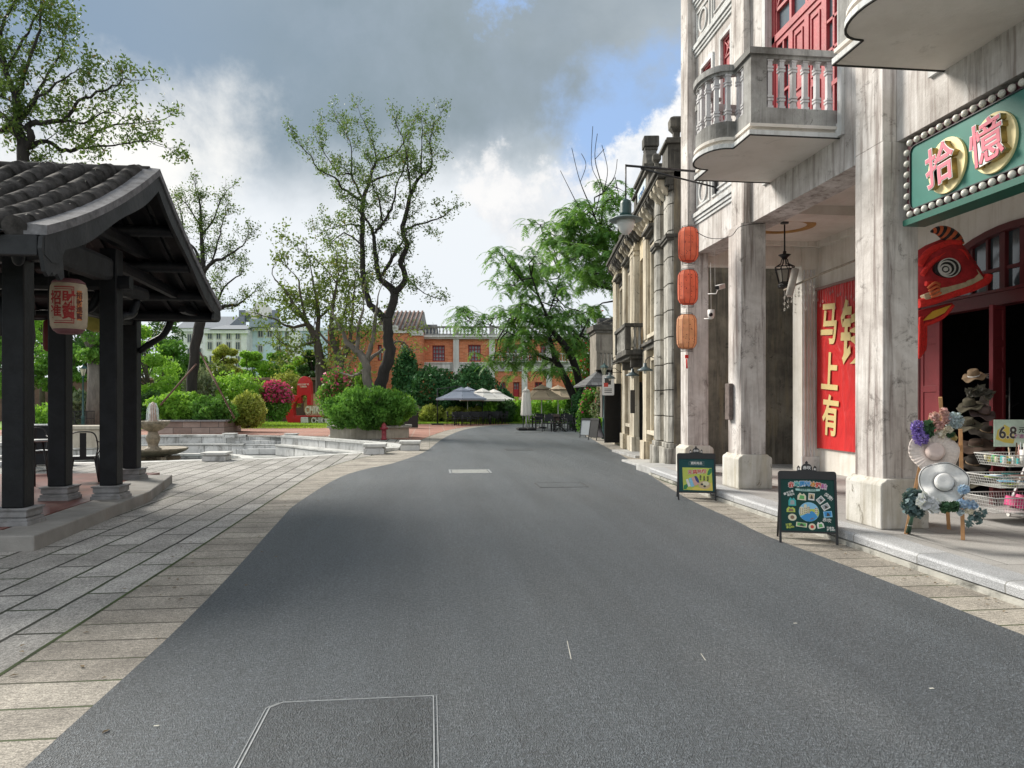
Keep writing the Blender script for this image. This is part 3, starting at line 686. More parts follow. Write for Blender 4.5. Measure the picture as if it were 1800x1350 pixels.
def panel_leaf(m, O, dirv_, wd, z0, z1, panels, t=.05, n=(-1, 0, 0)):
    """timber leaf starting at O going along dirv_"""
    d = Vector(dirv_).normalized(); nn = Vector(n)
    def slab(a, b_, z0_, z1_, t0, t1):
        vs = []
        for z in (z0_, z1_):
            for (s_, t_) in ((a, t0), (b_, t0), (b_, t1), (a, t1)): p = Vector(O) + d * s_ + nn * t_; vs.append((p.x, p.y, z))
        m.add(vs, [(0, 1, 2, 3), (4, 5, 6, 7), (0, 1, 5, 4), (1, 2, 6, 5), (2, 3, 7, 6), (3, 0, 4, 7)], False)
    e = min(.07, wd * .2)
    slab(0, e, z0, z1, -t / 2, t / 2); slab(wd - e, wd, z0, z1, -t / 2, t / 2)
    zs = [z0] + panels + [z1]
    for i, z in enumerate(zs): slab(e, wd - e, max(z0, z - .05), min(z1, z + .05) if i else z0 + .1, -t / 2, t / 2)
    slab(e, wd - e, z0 + .1, z1 - .05, -t / 2 + .015, t / 2 - .015)
M_dred2 = plain('red_door_leaf_paint', (.22, .028, .035), .5, var=.15, sc=3, bp=.15, bs=25)
dm = MB(); panel_leaf(dm, (7.80, 10.90, 0), (0, -1, 0), .44, .16, 2.88, [.95, 1.75, 2.5]); dm.build('door_leaf', M_dred2, bl, world=True, bevel=.004)
dm = MB(); panel_leaf(dm, (7.86, 9.29, 0), (-.9, -.45, 0), .36, .16, 2.86, [1.0, 2.05, 2.35], n=(-.45, .9, 0)); dm.build('door_leaf', M_dred2, bl, world=True, bevel=.004)
dm = MB(); panel_leaf(dm, (7.86, 8.02, 0), (0, -1, 0), .42, .16, 2.88, [.95, 1.75, 2.5]); dm.build('door_leaf', M_dred2, bl, world=True, bevel=.004)
# interior room
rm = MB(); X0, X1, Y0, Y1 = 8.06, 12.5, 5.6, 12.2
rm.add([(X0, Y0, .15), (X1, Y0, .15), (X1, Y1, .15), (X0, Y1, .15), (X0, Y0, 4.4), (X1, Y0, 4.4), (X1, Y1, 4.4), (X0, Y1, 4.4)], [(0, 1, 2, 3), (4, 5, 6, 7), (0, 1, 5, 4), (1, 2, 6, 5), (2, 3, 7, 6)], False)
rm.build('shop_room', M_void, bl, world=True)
MB().box(7.85, 14, -2, 14.25, 4.86, 4.95).box(13.7, 14, -2, 14.2, .1, ZT).box(5.3, 14, -2.3, -2.0, .1, ZT).build('building_core', M_grey, bl, world=True)
MB().box(8.0, 13.9, 14.10, 14.35, .1, 4.8).build('end_wall', M_pl, bl, world=True)
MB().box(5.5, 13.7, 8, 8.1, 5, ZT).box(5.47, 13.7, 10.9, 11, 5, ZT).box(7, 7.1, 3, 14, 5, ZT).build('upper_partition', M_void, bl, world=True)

# mouldings and panels of the narrow bay
mo = MB()
def mld(m, y0, y1, z, h=.16, d=.07, x=XW):
    m.box(x - d, x, y0, y1, z + h * .62, z + h); m.box(x - d * .65, x, y0, y1, z + h * .30, z + h * .56); m.box(x - d * .35, x, y0, y1, z, z + h * .24)
for z in (4.98, 8.22, 9.15): mo = MB(); mld(mo, 11.84, 13.76, z, .2, .08); mo.build('string_course', M_white, bl, world=True)
def framep(m, y0, y1, z0, z1, t=.035, d=.025, x=XW):
    m.box(x - d, x, y0, y1, z0, z0 + t).box(x - d, x, y0, y1, z1 - t, z1).box(x - d, x, y0, y0 + t, z0 + t, z1 - t).box(x - d, x, y1 - t, y1, z0 + t, z1 - t)
for z0, z1 in ((5.28, 5.80), (8.50, 9.05)):
    pn = MB()
    framep(pn, 11.95, 12.95, z0, z1); framep(pn, 13.05, 13.70, z0, z1); framep(pn, 12.05, 12.85, z0 + .1, z1 - .1, .02)
    m2 = pn; n = 28; vs = []
    for rr, xx in ((1.0, XW), (1.0, XW - .03), (.84, XW - .03), (.84, XW)):
        vs += [(xx, 13.38 + rr * .2 * math.cos(2 * math.pi * j / n), (z0 + z1) / 2 + rr * .22 * math.sin(2 * math.pi * j / n)) for j in range(n)]
    pn.add(vs, [(a * n + j, a * n + (j + 1) % n, (a + 1) * n + (j + 1) % n, (a + 1) * n + j) for a in range(3) for j in range(n)])
    pn.build('wall_panel_moulding', M_white, bl, world=True)
def shutter_win(y0, y1, z0, z1):
    f = MB(); framep(f, y0 - .07, y1 + .07, z0 - .07, z1 + .07, .07, .035); f.box(XW - .06, XW, y0 - .1, y1 + .1, z0 - .13, z0 - .07)
    o = f.build('window', M_white, bl, world=True)
    s = MB(); s.box(XW + .05, XW + .08, y0, y1, z0, z1); framep(s, y0, y1, z0, z1, .05, .03, XW + .05)
    wd = (y1 - y0)
    for k in range(1, 6):
        z = z0 + (z1 - z0) * k / 6; s.box(XW + .03, XW + .05, y0 + .05, y1 - .05, z - .018, z + .018)
    s.bar((XW + .035, y0 + .06, z1 - .35), (XW + .035, y1 - .06, z1 - .06), .02, .025); s.bar((XW + .035, y1 - .06, z1 - .35), (XW + .035, y0 + .06, z1 - .06), .02, .025)
    s.build('shutter', M_redw, o, world=True)
for wn in wins: shutter_win(*wn)
def big_door(y0, y1, z0, z1):
    f = MB(); framep(f, y0 - .10, y1 + .10, z0 - .08, z1 + .1, .10, .04); f.box(XW - .03, XW + .3, y0, y1, z0 - .02, z0 + .10)
    o = f.build('balcony_door', M_white, bl, world=True)
    s = MB(); x = XW + .12
    zt = z0 + 2.05
    framep(s, y0, y1, z0 + .1, z1, .09, .10, x + .05)
    s.box(x - .05, x + .05, y0, y1, zt, zt + .1)
    W = (y1 - y0 - .18) / 4; ys = [y0 + .09 + W * k for k in range(5)]
    for k in range(4):
        a, b_ = ys[k], ys[k + 1]
        s.box(x - .03, x + .02, a, a + .06, z0 + .1, zt).box(x - .03, x + .02, b_ - .06, b_, z0 + .1, zt)
        s.box(x - .03, x + .02, a + .06, b_ - .06, z0 + .1, z0 + .28)
        s.box(x - .03, x + .02, a + .06, b_ - .06, zt - .08, zt)
        if k in (1, 2):
            s.box(x - .01, x + .01, a + .06, b_ - .06, z0 + .28, zt - .08)
            framep(s, a + .11, b_ - .11, z0 + .36, z0 + .95, .03, .02, x - .01); framep(s, a + .11, b_ - .11, z0 + 1.05, zt - .16, .03, .02, x - .01)
        else:
            s.box(x - .03, x + .02, a + .06, b_ - .06, z0 + .72, z0 + .78)
            for q in (1.2, 1.6): s.box(x - .025, x + .02, a + .06, b_ - .06, z0 + q, z0 + q + .035)
            mm = (a + b_) / 2; s.box(x - .025, x + .02, mm - .02, mm + .02, z0 + .28, zt - .08)
    for k in range(4):
        a, b_ = ys[k], ys[k + 1]; zz0 = zt + .1
        s.box(x - .03, x + .02, b_ - .03, b_ + .03, zz0, z1)
        s.bar((x, a, zz0 + .4), (x, b_, zz0 + .9), .045, .04); s.bar((x, b_, zz0 + .4), (x, a, zz0 + .9), .045, .04)
        s.box(x - .03, x + .02, a, b_, zz0 + .35, zz0 + .4)
    s.build('door_joinery', M_redw, o, world=True)
    MB().box(x + .022, x + .03, y0, y1, z0 + .1, z1).build('glass', M_glassb, o, world=True)
for d_ in doors: big_door(*d_)

# balconies
def bal_outline(y0, y1, xo=3.96, bow=.33, e=0.0):
    """points from near wall end round to far wall end; e = outward offset"""
    ym = (y0 + y1) / 2; h = .45
    pts = [(XW, y0 - e), (xo - e, y0 - e), (xo - e, ym - h - e * .3)]
    n = 14
    for k in range(n + 1):
        t = math.pi * k / n
        pts.append((xo - e - (bow) * math.sin(t) ** .8, ym - (h + e * .3) * math.cos(t) * (1 + .0 * math.sin(t))))
    pts += [(xo - e, ym + h + e * .3), (xo - e, y1 + e), (XW, y1 + e)]
    out = [pts[0]]
    for p in pts[1:]:
        if math.dist(p, out[-1]) > .01: out.append(p)
    return out
def along(pts, step, start=.1):
    L = 0; out = []; nxt = start
    for i in range(len(pts) - 1):
        a, b_ = pts[i], pts[i + 1]; d = math.dist(a, b_)
        while nxt <= L + d:
            t = (nxt - L) / d; out.append((a[0] + (b_[0] - a[0]) * t, a[1] + (b_[1] - a[1]) * t)); nxt += step
        L += d
    return out
def make_balcony(y0, y1):
    sl = MB(); sl.prism(bal_outline(y0, y1), 4.88, 4.93)
    sl.prism(bal_outline(y0, y1, e=-.05), 4.93, 4.99); sl.prism(bal_outline(y0, y1, e=-.01), 4.99, 5.03)
    o = sl.build('balcony', [M_slab], bl, world=True)
    ed = MB(); P = bal_outline(y0, y1, e=.004)
    for i in range(len(P) - 1):
        (xa, ya), (xb, yb) = P[i], P[i + 1]
        ed.add([(xa, ya, 4.882), (xb, yb, 4.882), (xb, yb, 4.94), (xa, ya, 4.94)], [(0, 1, 2, 3)])
    ed.build('slab_edge', M_white, o, world=True)
    dr = MB(); P = bal_outline(y0, y1, e=-.005)
    for i in range(len(P) - 1): dr.bar((*P[i], 4.876), (*P[i + 1], 4.876), .022, .012)
    dr.build('drip_edge', plain('black_mould', (.03, .03, .028), .9, bp=0) if 'black_mould' not in bpy.data.materials else bpy.data.materials['black_mould'], o, world=True)
    pb = MB(); A = bal_outline(y0, y1, e=-.035); B_ = bal_outline(y0, y1, e=-.15)
    def strip(m, A, Bq, z0, z1):
        Q = Bq[1:-1]; n = len(A)
        vs = []; 
        for i in range(n):
            a = A[i]; # inner point: offset along averaged normal
            p = A[max(i - 1, 0)]; q = A[min(i + 1, n - 1)]; dx, dy = q[0] - p[0], q[1] - p[1]; L = math.hypot(dx, dy)
            w_ = .12; c_ = 1.0
            if 0 < i < n - 1:
                d1 = Vector((a[0] - p[0], a[1] - p[1])).normalized(); d2 = Vector((q[0] - a[0], q[1] - a[1])).normalized(); c_ = max(.5, math.sqrt(max(.1, (1 + d1.dot(d2)) / 2)))
            nx, ny = dy / L, -dx / L
            vs.append((a, (a[0] + nx * w_ / c_, a[1] + ny * w_ / c_)))
        V = []
        for a, b_ in vs: V += [(*a, z0), (*a, z1), (*b_, z1), (*b_, z0)]
        m.add(V, [(4 * i + k, 4 * i + 4 + k, 4 * i + 4 + (k + 1) % 4, 4 * i + (k + 1) % 4) for i in range(n - 1) for k in range(4)])
        return m
    strip(pb, A, B_, 5.03, 5.24); pb.build('parapet_base', M_grey, o, world=True)
    rl = MB(); A2 = bal_outline(y0, y1, e=-.005); strip(rl, A2, B_, 5.90, 5.98); A3 = bal_outline(y0, y1, e=-.04); strip(rl, A3, B_, 5.86, 5.90)
    rl.build('handrail', M_grey, o, world=True)
    for py in (y0 + .035, y1 - .035 - .22): MB().box(3.96 + .035, 3.96 + .24, py, py + .22, 5.24, 5.86).build('corner_post', M_grey, o, world=True)
    bm0 = MB(); s_ = .034
    for a_, z0_, z1_ in ((.040, 0, .035), (.030, .035, .10), (.040, .10, .125), (.028, .125, .14), (.040, .14, .165), (.028, .165, .47), (.040, .47, .495), (.028, .495, .51), (.040, .51, .535), (.030, .535, .60), (.040, .60, .62)):
        bm0.box(-a_, a_, -a_, a_, z0_, z1_)
    first = None; C1 = bal_outline(y0, y1, e=-.095)
    pts = along(C1, .158, .10)
    for (x, y) in pts:
        if x < 4.26 and (y < y0 + .30 or y > y1 - .30): continue
        if x > 5.08: continue
        if first is None: first = bm0.build('baluster', M_balus, o); q = first
        else: q = first.copy(); C.objects.link(q); q.parent = o
        q.location = Vector((x, y, 5.24)) - off_of(bl); q.rotation_euler = (0, 0, random.choice((0, .1, -.1)))
    return o
make_balcony(8.75, 10.66)
make_balcony(4.95, 6.86)
# ================================================================ PAVILION (left)
M_dwood = plain('blackened_timber', (.0085, .0095, .012), .5, var=.4, sc=5, bp=.35, bs=22, dirt=(.018, .02, .022), dirt_amt=.5, spec=.22)
M_dwood2 = plain('grey_timber', (.022, .024, .027), .6, var=.4, sc=4, bp=.35, bs=22, dirt=(.06, .062, .064), dirt_amt=.6, spec=.25)
M_tile = plain('old_clay_tile', (.055, .052, .051), .95, var=.55, sc=6, bp=.8, bs=22, dirt=(.018, .017, .016), dirt_amt=.85, spec=.2)
M_mort = plain('mortar_verge', (.15, .15, .16), .9, var=.35, sc=9, bp=.7, bs=40, dirt=(.06, .06, .06), dirt_amt=.7)
M_stonep = plain('grey_stone_plinth', (.24, .24, .245), .8, var=.22, sc=6, bp=.4, bs=40, dirt=(.12, .115, .105), dirt_amt=.6)
M_step = plain('granite_step', (.25, .24, .225), .8, var=.22, sc=2.5, bp=.4, bs=70, dirt=(.19, .14, .10), dirt_amt=.5)
M_rtile = bricks('red_floor_tiles', (.15, .045, .035), (.24, .085, .065), (.07, .05, .045), .42, .42, .008, 'xy', .32, .25, .0, .15)
pf = MB()
pf.prism([(-12, 8.5), (-4.66, 8.5), (-4.82, 11.95), (-4.9, 12.1), (-5.3, 14.6), (-5.3, 15.2), (-12, 15.2)], -.02, .150); pf.build('pavilion_floor', M_rtile, kind='structure')
sp = MB(); sp.prism([(-12, 8.15), (-4.09, 8.15), (-4.09, 8.18), (-4.33, 12.05), (-4.80, 11.95), (-4.62, 8.56), (-12, 8.56)], -.02, .156); tag(sp.build('stone_step', M_step, bevel=.015), 'long granite edging slab along the front of the dark timber pavilion', 'step')
sp = MB(); sp.prism([(-4.66, 11.97), (-4.35, 12.07), (-4.88, 14.65), (-5.4, 14.65), (-5.2, 12.0)], -.02, .153); tag(sp.build('stone_step', M_step, bevel=.015), 'short granite edging slab beside the rear pavilion post', 'step')

pv_ = thing('pavilion', 'open pavilion of blackened timber with grey tile roof on the left', 'pavilion', (-6.5, 11, .15))
RY, RZ, HS = 10.85, 4.80, 3.05
def rz_(y):
    t = abs(y - RY) / HS; return RZ - 1.52 * (1.28 * t - .28 * t * t)
XG = -3.80; XL = -10.5
PC = [(-4.80, -4.56, 8.86, 9.10), (-4.70, -4.46, 11.09, 11.33), (-5.38, -5.14, 11.06, 11.30), (-5.47, -5.23, 13.85, 14.09), (-8.4, -8.16, 8.86, 9.10), (-8.4, -8.16, 13.7, 13.94)]
for (xa, xb, ya, yb) in PC:
    top = rz_((ya + yb) / 2) - .12
    o = MB().box(xa, xb, ya, yb, .34, min(top, 3.75)).build('post', M_dwood, pv_, world=True, bevel=.02)
    x, y = (xa + xb) / 2, (ya + yb) / 2; p = MB()
    for h0, h1, e in ((.15, .20, .205), (.20, .235, .19), (.235, .25, .165), (.25, .32, .18), (.32, .33, .195), (.33, .345, .20)): p.box(x - e, x + e, y - e, y + e, h0, h1)
    p.build('plinth', M_stonep, o, world=True, bevel=.01)
# roof deck
rd = MB(); ys = [RY - HS + 2 * HS * k / 28 for k in range(29)]
for i in range(28):
    a, b_ = ys[i], ys[i + 1]
    rd.add([(XG - .05, a, rz_(a) - .12), (XG - .05, b_, rz_(b_) - .12), (XL, b_, rz_(b_) - .12), (XL, a, rz_(a) - .12), (XG - .05, a, rz_(a) - .06), (XG - .05, b_, rz_(b_) - .06), (XL, b_, rz_(b_) - .06), (XL, a, rz_(a) - .06)], [(0, 3, 2, 1), (4, 5, 6, 7), (0, 1, 5, 4), (2, 3, 7, 6)])
deck_o = rd.build('roof', M_dwood, pv_, world=True)
def row(x, y0, y1, rad, m, hump=.012):
    n = 14; pts = []; rr = []
    if abs(y0 - RY) > abs(y1 - RY): y0, y1 = y1, y0
    for k in range(n):
        q = random.uniform(-.02, .02); dx = random.uniform(-.004, .004)
        for f, s_ in ((.0, .965), (.93, 1.0), (.999, 1.0)): y = y0 + (y1 - y0) * (k + f) / n; pts.append((x + dx, y, rz_(y) + .008)); rr.append(rad * (s_ + q))
    m.tube(pts, rr, 10)
k = 0; x = XG - .28
rows = []
while x > XL: rows.append(x); x -= .375
tm = MB(); tm2 = MB()
for x in rows:
    row(x, RY - HS - .04, RY + .08, .120, tm); row(x, RY - .05, RY + HS + .05, .120, tm)
tm.lathe([(.0001, 0)], n=3) if False else None
tmo = tm.build('cover_tiles', M_tile, deck_o, world=True)
pm = MB()
for x in rows[:-1]:
    for side in (-1, 1):
        for q in range(24):
            t0 = q / 24; t1 = (q + 1.25) / 24; ya = RY + side * HS * t0; yb = RY + side * (HS + .1) * t1
            za = rz_(ya) - .015; zb = rz_(min(yb, RY + HS * 1.05)) + .015
            vs = []
            for (yy, z_) in ((ya, za), (yb, zb)):
                for j in range(5): f = j / 4; vs.append((x - .09 - .2 * f, yy, z_ - .03 - .035 * math.sin(math.pi * f)))
            pm.add(vs, [(j, j + 1, 5 + j + 1, 5 + j) for j in range(4)])
pm.build('pan_tiles', M_tile, deck_o, world=True)
rm_ = MB(); pts = [(XG - .12 - i * .3, RY, RZ - .0 + .006 * math.sin(i * 3)) for i in range(23)]; rm_.tube(pts, [.07] * 23, 8); rm_.build('ridge', M_tile, deck_o, world=True)
# verge strip and barge boards
for side, nm in ((-1, 'near'), (1, 'far')):
    vm_ = MB(); bb = MB(); N_ = 22
    V = []; Bv = []
    for i in range(N_ + 1):
        y = RY + side * HS * 1.01 * i / N_; z = rz_(y)
        V += [(XG - .20, y, z - .06), (XG - .20, y, z + .055), (XG + .02, y, z + .035), (XG + .02, y, z - .06)]
        dep = .22 + .03 * math.sin(i * .5)
        if i >= N_ - 2: dep = ((.34, .30, .20) if side < 0 else (.2, .16, .12))[i - N_ + 2]
        Bv += [(XG - .05, y, z - .06), (XG - .05, y, z - dep - .06), (XG, y, z - dep - .06), (XG, y, z - .06)]
    q = [(4 * i + a, 4 * i + 4 + a, 4 * i + 4 + (a + 1) % 4, 4 * i + (a + 1) % 4) for i in range(N_) for a in range(4)] + [(0, 1, 2, 3), (4 * N_ + 3, 4 * N_ + 2, 4 * N_ + 1, 4 * N_)]
    vm_.add(V, q); vm_.build('verge', M_mort, deck_o, world=True)
    bb.add(Bv, q)
    ye = RY + side * HS * 1.01; ze = rz_(ye)
    yc = ye - side * .35
    s_ = 1.0 if side < 0 else .6
    bb.prism([(yc, ze - .1), (yc - side * .05, ze - .42 * s_), (yc + side * .02, ze - .46 * s_), (yc + side * .1, ze - .40 * s_), (yc + side * .16, ze - .44 * s_), (yc + side * .2, ze - .40 * s_), (yc + side * .26, ze - .46 * s_), (yc + side * .33, ze - .42 * s_), (yc + side * .4, ze - .2), (yc + side * .38, ze - .08)], XG - .045, XG - .005, 'x')
    bb.build('barge_board', M_dwood2, deck_o, world=True)
    f = MB(); f.box(XL, XG - .06, ye - .03, ye + .03, ze - .27, ze - .07); f.build('fascia', M_dwood2, deck_o, world=True, bevel=.01)
# purlins, rafters
for t in (-.97, -.75, -.5, -.25, 0, .25, .5, .75, .97):
    y = RY + HS * t; MB().tube([(XG - .06, y, rz_(y) - .22), (XL, y, rz_(y) - .22)], .085, 10).build('purlin', M_dwood, pv_, world=True)
for i in range(14):
    x = XG - .35 - i * .45; r = MB()
    for side in (-1, 1):
        for k in range(6):
            a = RY + side * HS * k / 6; b_ = RY + side * HS * (k + 1) / 6; r.bar((x, a, rz_(a) - .145), (x, b_, rz_(b_) - .145), .07, .05)
    r.build('rafter', M_dwood, pv_, world=True)
def beam(m, p, q, w, h, belly=.05):
    p = Vector(p); q = Vector(q); n = 8; L = (q - p).length; d = (q - p) / L; s = Vector((0, 0, 1)).cross(d)
    V = []
    for i in range(n + 1):
        t = i / n; c_ = p.lerp(q, t); b_ = belly * (1 - (2 * t - 1) ** 6)
        hb = h * (.62 if i in (0, n) else 1)
        for sx, z in ((-.4, -hb / 2), (-.5, -hb / 2 + .05), (-.5, h / 2 - .05), (-.4, h / 2), (.4, h / 2), (.5, h / 2 - .05), (.5, -hb / 2 + .05), (.4, -hb / 2)): V.append(c_ + s * (sx * w) + Vector((0, 0, z + b_ * .3)))
    m.add(V, [(8 * i + a, 8 * i + 8 + a, 8 * i + 8 + (a + 1) % 8, 8 * i + (a + 1) % 8) for i in range(n) for a in range(8)] + [tuple(range(8)), tuple(8 * n + a for a in reversed(range(8)))])
    return m
for (p, q, w_, h_) in [((-4.68, 9.1, 3.42), (-4.60, 11.15, 3.42), .2, .34), ((-4.72, 7.95, 3.16), (-4.70, 9.2, 3.28), .14, .16), ((-4.60, 11.2, 3.20), (-4.45, 12.1, 3.20), .16, .2),
                       ((-8.3, 8.98, 3.25), (-4.4, 8.98, 3.25), .17, .26), ((-8.3, 11.2, 3.25), (-4.3, 11.2, 3.25), .16, .22), ((-8.3, 13.97, 3.27), (-4.52, 13.97, 3.27), .17, .22),
                       ((-5.3, 11.3, 3.0), (-5.35, 13.9, 3.0), .15, .22), ((-4.7, 11.4, 3.62), (-4.2, 13.6, 3.30), .12, .16), ((-4.5, 9.2, 3.9), (-4.5, 12.5, 3.9), .14, .2), ((-4.3, 13.4, 3.16), (-4.1, 14.0, 3.12), .14, .14), ((-8.3, 9.0, 3.3), (-8.3, 13.9, 3.3), .16, .24)]:
    beam(MB(), p, q, w_, h_).build('beam', M_dwood if h_ < .3 else M_dwood2, pv_, world=True)
# hanging carved struts and curved braces
for (x, y, z0, z1) in [(-4.3, 8.25, 2.98, 3.4), (-4.62, 10.35, 3.52, 4.1), (-4.62, 9.4, 3.52, 3.95), (-4.5, 10.85, 3.9, 4.6)]:
    MB().lathe([(.02, 0), (.05, .03), (.07, .12), (.075, .25), (.06, z1 - z0)], (x, y, z0), 10).build('strut', M_dwood2, pv_, world=True)
def brace(p, q, sag, w=.10):
    p = Vector(p); q = Vector(q); pts = []
    for k in range(9):
        t = k / 8; c_ = p.lerp(q, t); c_ = c_ + Vector(sag) * math.sin(math.pi * t) + Vector((0, 0, .05 * math.sin(2 * math.pi * t))); pts.append(c_)
    MB().tube(pts, [w * .55, w * .6, w * .65, w * .6, w * .55, w * .6, w * .65, w * .6, w * .5], 8).build('brace', M_dwood, pv_, world=True)
brace((-5.22, 13.95, 2.45), (-4.62, 13.97, 3.22), (.06, 0, -.12)); brace((-5.14, 11.2, 2.75), (-4.75, 11.25, 3.2), (.03, 0, -.1))
brace((-4.62, 9.12, 2.55), (-4.64, 9.0, 3.2), (.0, .0, 0)); brace((-4.80, 8.95, 2.3), (-5.25, 9.0, 3.2), (.10, 0, 0)); brace((-4.55, 11.35, 2.75), (-4.48, 11.9, 3.15), (0, .05, -.1))

# lanterns hung in the pavilion
def sub_text_mesh(o, L=.03):
    bm = bmesh.new(); bm.from_mesh(o.data); bmesh.ops.triangulate(bm, faces=bm.faces)
    for _ in range(4):
        es = [e for e in bm.edges if e.calc_length() > L]
        if not es: break
        bmesh.ops.subdivide_edges(bm, edges=es, cuts=1)
    bmesh.ops.triangulate(bm, faces=bm.faces); bm.to_mesh(o.data); bm.free()
def wraptext(name, s_, size, mat, parent, rad, ang0, z, bold=.0, th=.004, sx=1.0, spacing=1.0):
    """text wrapped on a round body of radius rad, centred at angle ang0"""
    o = text(name, s_, size, mat, parent, Matrix.Identity(4), extrude=0.0, bold=bold, sx=sx, spacing=spacing); sub_text_mesh(o)
    for v in o.data.vertices:
        a = ang0 + v.co.x / rad; zz_ = v.co.y + z; r = rad + th; v.co = (r * math.cos(a), r * math.sin(a), zz_)
    return o
def paperm(name, col, emis=.0, rough=.7):
    m, nt, b = mk(name); n = nd(nt, 'TexNoise', {'Vector': nd(nt, 'TexCoord').outputs['Object'], 'Scale': 9, 'Detail': 5}).outputs[0]
    c = ramp(nt, n, [(.3, tuple(x * .82 for x in col)), (.7, tuple(min(1, x * 1.1) for x in col))]); nt.links.new(c, b.inputs['Base Color']); b.inputs['Roughness'].default_value = rough
    tr = nd(nt, 'BsdfTranslucent', {'Color': c}); ms = nd(nt, 'MixShader', {0: .4}); nt.links.new(b.outputs[0], ms.inputs[1]); nt.links.new(tr.outputs[0], ms.inputs[2]); nt.links.new(ms.outputs[0], nt.nodes['Material Output'].inputs[0]); return m
M_paper = paperm('cream_lantern_paper', (.68, .60, .47)); M_lred = plain('lantern_red_print', (.36, .03, .03), .7, bp=0); M_lor = plain('lantern_orange_print', (.62, .22, .07), .7, bp=0)
M_black = plain('black_metal', (.012, .012, .014), .45, var=.2, bp=.05)
M_lcap = plain('lantern_purple_band', (.17, .07, .08), .7, bp=0)
def band_patch(m, rad, a0, a1, z0, z1, th, n=10):
    V = []
    for k in range(n + 1):
        a = a0 + (a1 - a0) * k / n; V += [((rad + th) * math.cos(a), (rad + th) * math.sin(a), z0), ((rad + th) * math.cos(a), (rad + th) * math.sin(a), z1)]
    m.add(V, [(2 * k, 2 * k + 2, 2 * k + 3, 2 * k + 1) for k in range(n)])
LX, LY, LZ = -4.64, 10.08, 2.78
la = math.atan2(-LY, -LX)    # towards the street corner where one stands
t = thing('paper_lantern', 'cream cylindrical paper lantern with red seal characters hanging in the pavilion', 'lantern', (LX, LY, LZ))
MB().lathe([(.13, -.34), (.175, -.31), (.208, -.25), (.214, -.15), (.215, 0), (.214, .15), (.208, .25), (.18, .31), (.13, .345)], n=36).build('lantern_body', M_paper, t)
MB().lathe([(.125, -.352), (.137, -.345), (.188, -.300), (.185, -.298)], n=36).build('bottom_band', M_lcap, t); MB().lathe([(.196, .288), (.183, .318), (.137, .35), (.10, .352)], n=36).build('top_band', M_lcap, t)
MB().tube([(0, 0, .34), (0, 0, .62)], .006, 6).build('cord', M_black, t)
bp_ = MB(); A0 = la - .84; A1 = la + .28
for (za, zb_) in ((-.235, -.222), (.222, .235), (-.205, -.198), (.198, .205)): band_patch(bp_, .215, A0 + (0 if abs(za) > .21 or abs(zb_) > .21 else .06), A1 - (0 if abs(za) > .21 or abs(zb_) > .21 else .06), za, zb_, .003)
band_patch(bp_, .215, A1 - .04, A1, -.22, .22, .003, 2); band_patch(bp_, .215, A1 - .15, A1 - .12, -.2, .2, .003, 2)
bp_.build('seal_border', M_lred, t)
wraptext('seal_characters', '招財\n進寶', .19, M_lred, t, .2155, la - .36, -.015, bold=.005, th=.004, sx=.82, spacing=.95)
bp_ = MB(); band_patch(bp_, .215, la + .42, la + .72, -.19, .19, .003); bp_.build('orange_strip', M_lor, t)
wraptext('strip_characters', '招\n財\n進\n寶', .085, plain('lantern_ink', (.10, .02, .02), .7, bp=0), t, .2155, la + .57, -.01, bold=.002, th=.006, spacing=1.05)
p = D(90, 590, 13.0)
t = thing('paper_lantern', 'small dark red lantern half hidden behind a pavilion post', 'lantern', p)
MB().lathe([(.08, -.28), (.12, -.24), (.13, 0), (.12, .24), (.08, .28)], n=20).build('lantern_body', paperm('dark_red_paper', (.16, .03, .025)), t)
MB().tube([(0, 0, .28), (0, 0, .75)], .005, 6).build('cord', M_black, t)
p = D(170, 558, 12.2)
t = thing('paper_lantern', 'yellow green paper lantern beside the red lettered one', 'lantern', p)
MB().lathe([(.05, -.24), (.15, -.20), (.22, .02), (.16, .2), (.06, .24)], n=24).build('lantern_body', paperm('yellow_paper', (.42, .42, .10)), t)
MB().tube([(0, 0, .24), (0, 0, .55)], .005, 6).build('cord', M_black, t)

# cafe furniture
def metal_chair(loc, rz, label, group='black metal cafe chairs in the pavilion', M_=None):
    t = thing('metal_chair', label, 'chair', loc, rz, group); M_ = M_ or M_black
    MB().box(-.19, .19, -.19, .19, .435, .452).build('seat', M_steel if M_ is M_black else M_, t, bevel=.02)
    MB().box(-.20, .20, -.20, -.185, .39, .45).box(-.20, .20, .185, .20, .39, .45).box(-.20, -.185, -.2, .2, .39, .45).box(.185, .20, -.2, .2, .39, .45).build('seat_rim', M_, t, bevel=.004)
    for sx in (-1, 1):
        for sy in (-1, 1):
            m = MB(); a = Vector((sx * .185, sy * .185, .44)); b_ = Vector((sx * .235, sy * .24, 0))
            m.tube([a, b_], [.034, .014], 6); m.build('leg', M_, t)
    m = MB(); m.tube(cr([(-.19, .18, .44), (-.22, .22, .62), (-.17, .26, .84), (0, .28, .88), (.17, .26, .84), (.22, .22, .62), (.19, .18, .44)], 5), .012, 7); m.build('back_frame', M_, t)
    MB().box(-.05, .05, .255, .265, .45, .86).build('back_splat', M_, t)
    for sx in (-1, 1):
        m = MB(); m.tube(cr([(sx * .19, -.1, .45), (sx * .25, -.22, .58), (sx * .25, -.2, .64), (sx * .24, 0, .68), (sx * .2, .23, .72)], 5), .011, 7); m.build('arm', M_, t)
    return t
cx, cy = G(148, 846, .15); metal_chair((cx, cy, .15), R(200), 'black metal armchair with pale seat between the two middle pavilion posts')
cx, cy = G(64, 832, .15); metal_chair((cx, cy, .15), R(35), 'black metal chair behind the round table at the far left')
cx, cy = G(60, 853, .15)
t = thing('round_table', 'tall round table with pale top and slim black legs between pavilion posts', 'table', (cx, cy, .15))
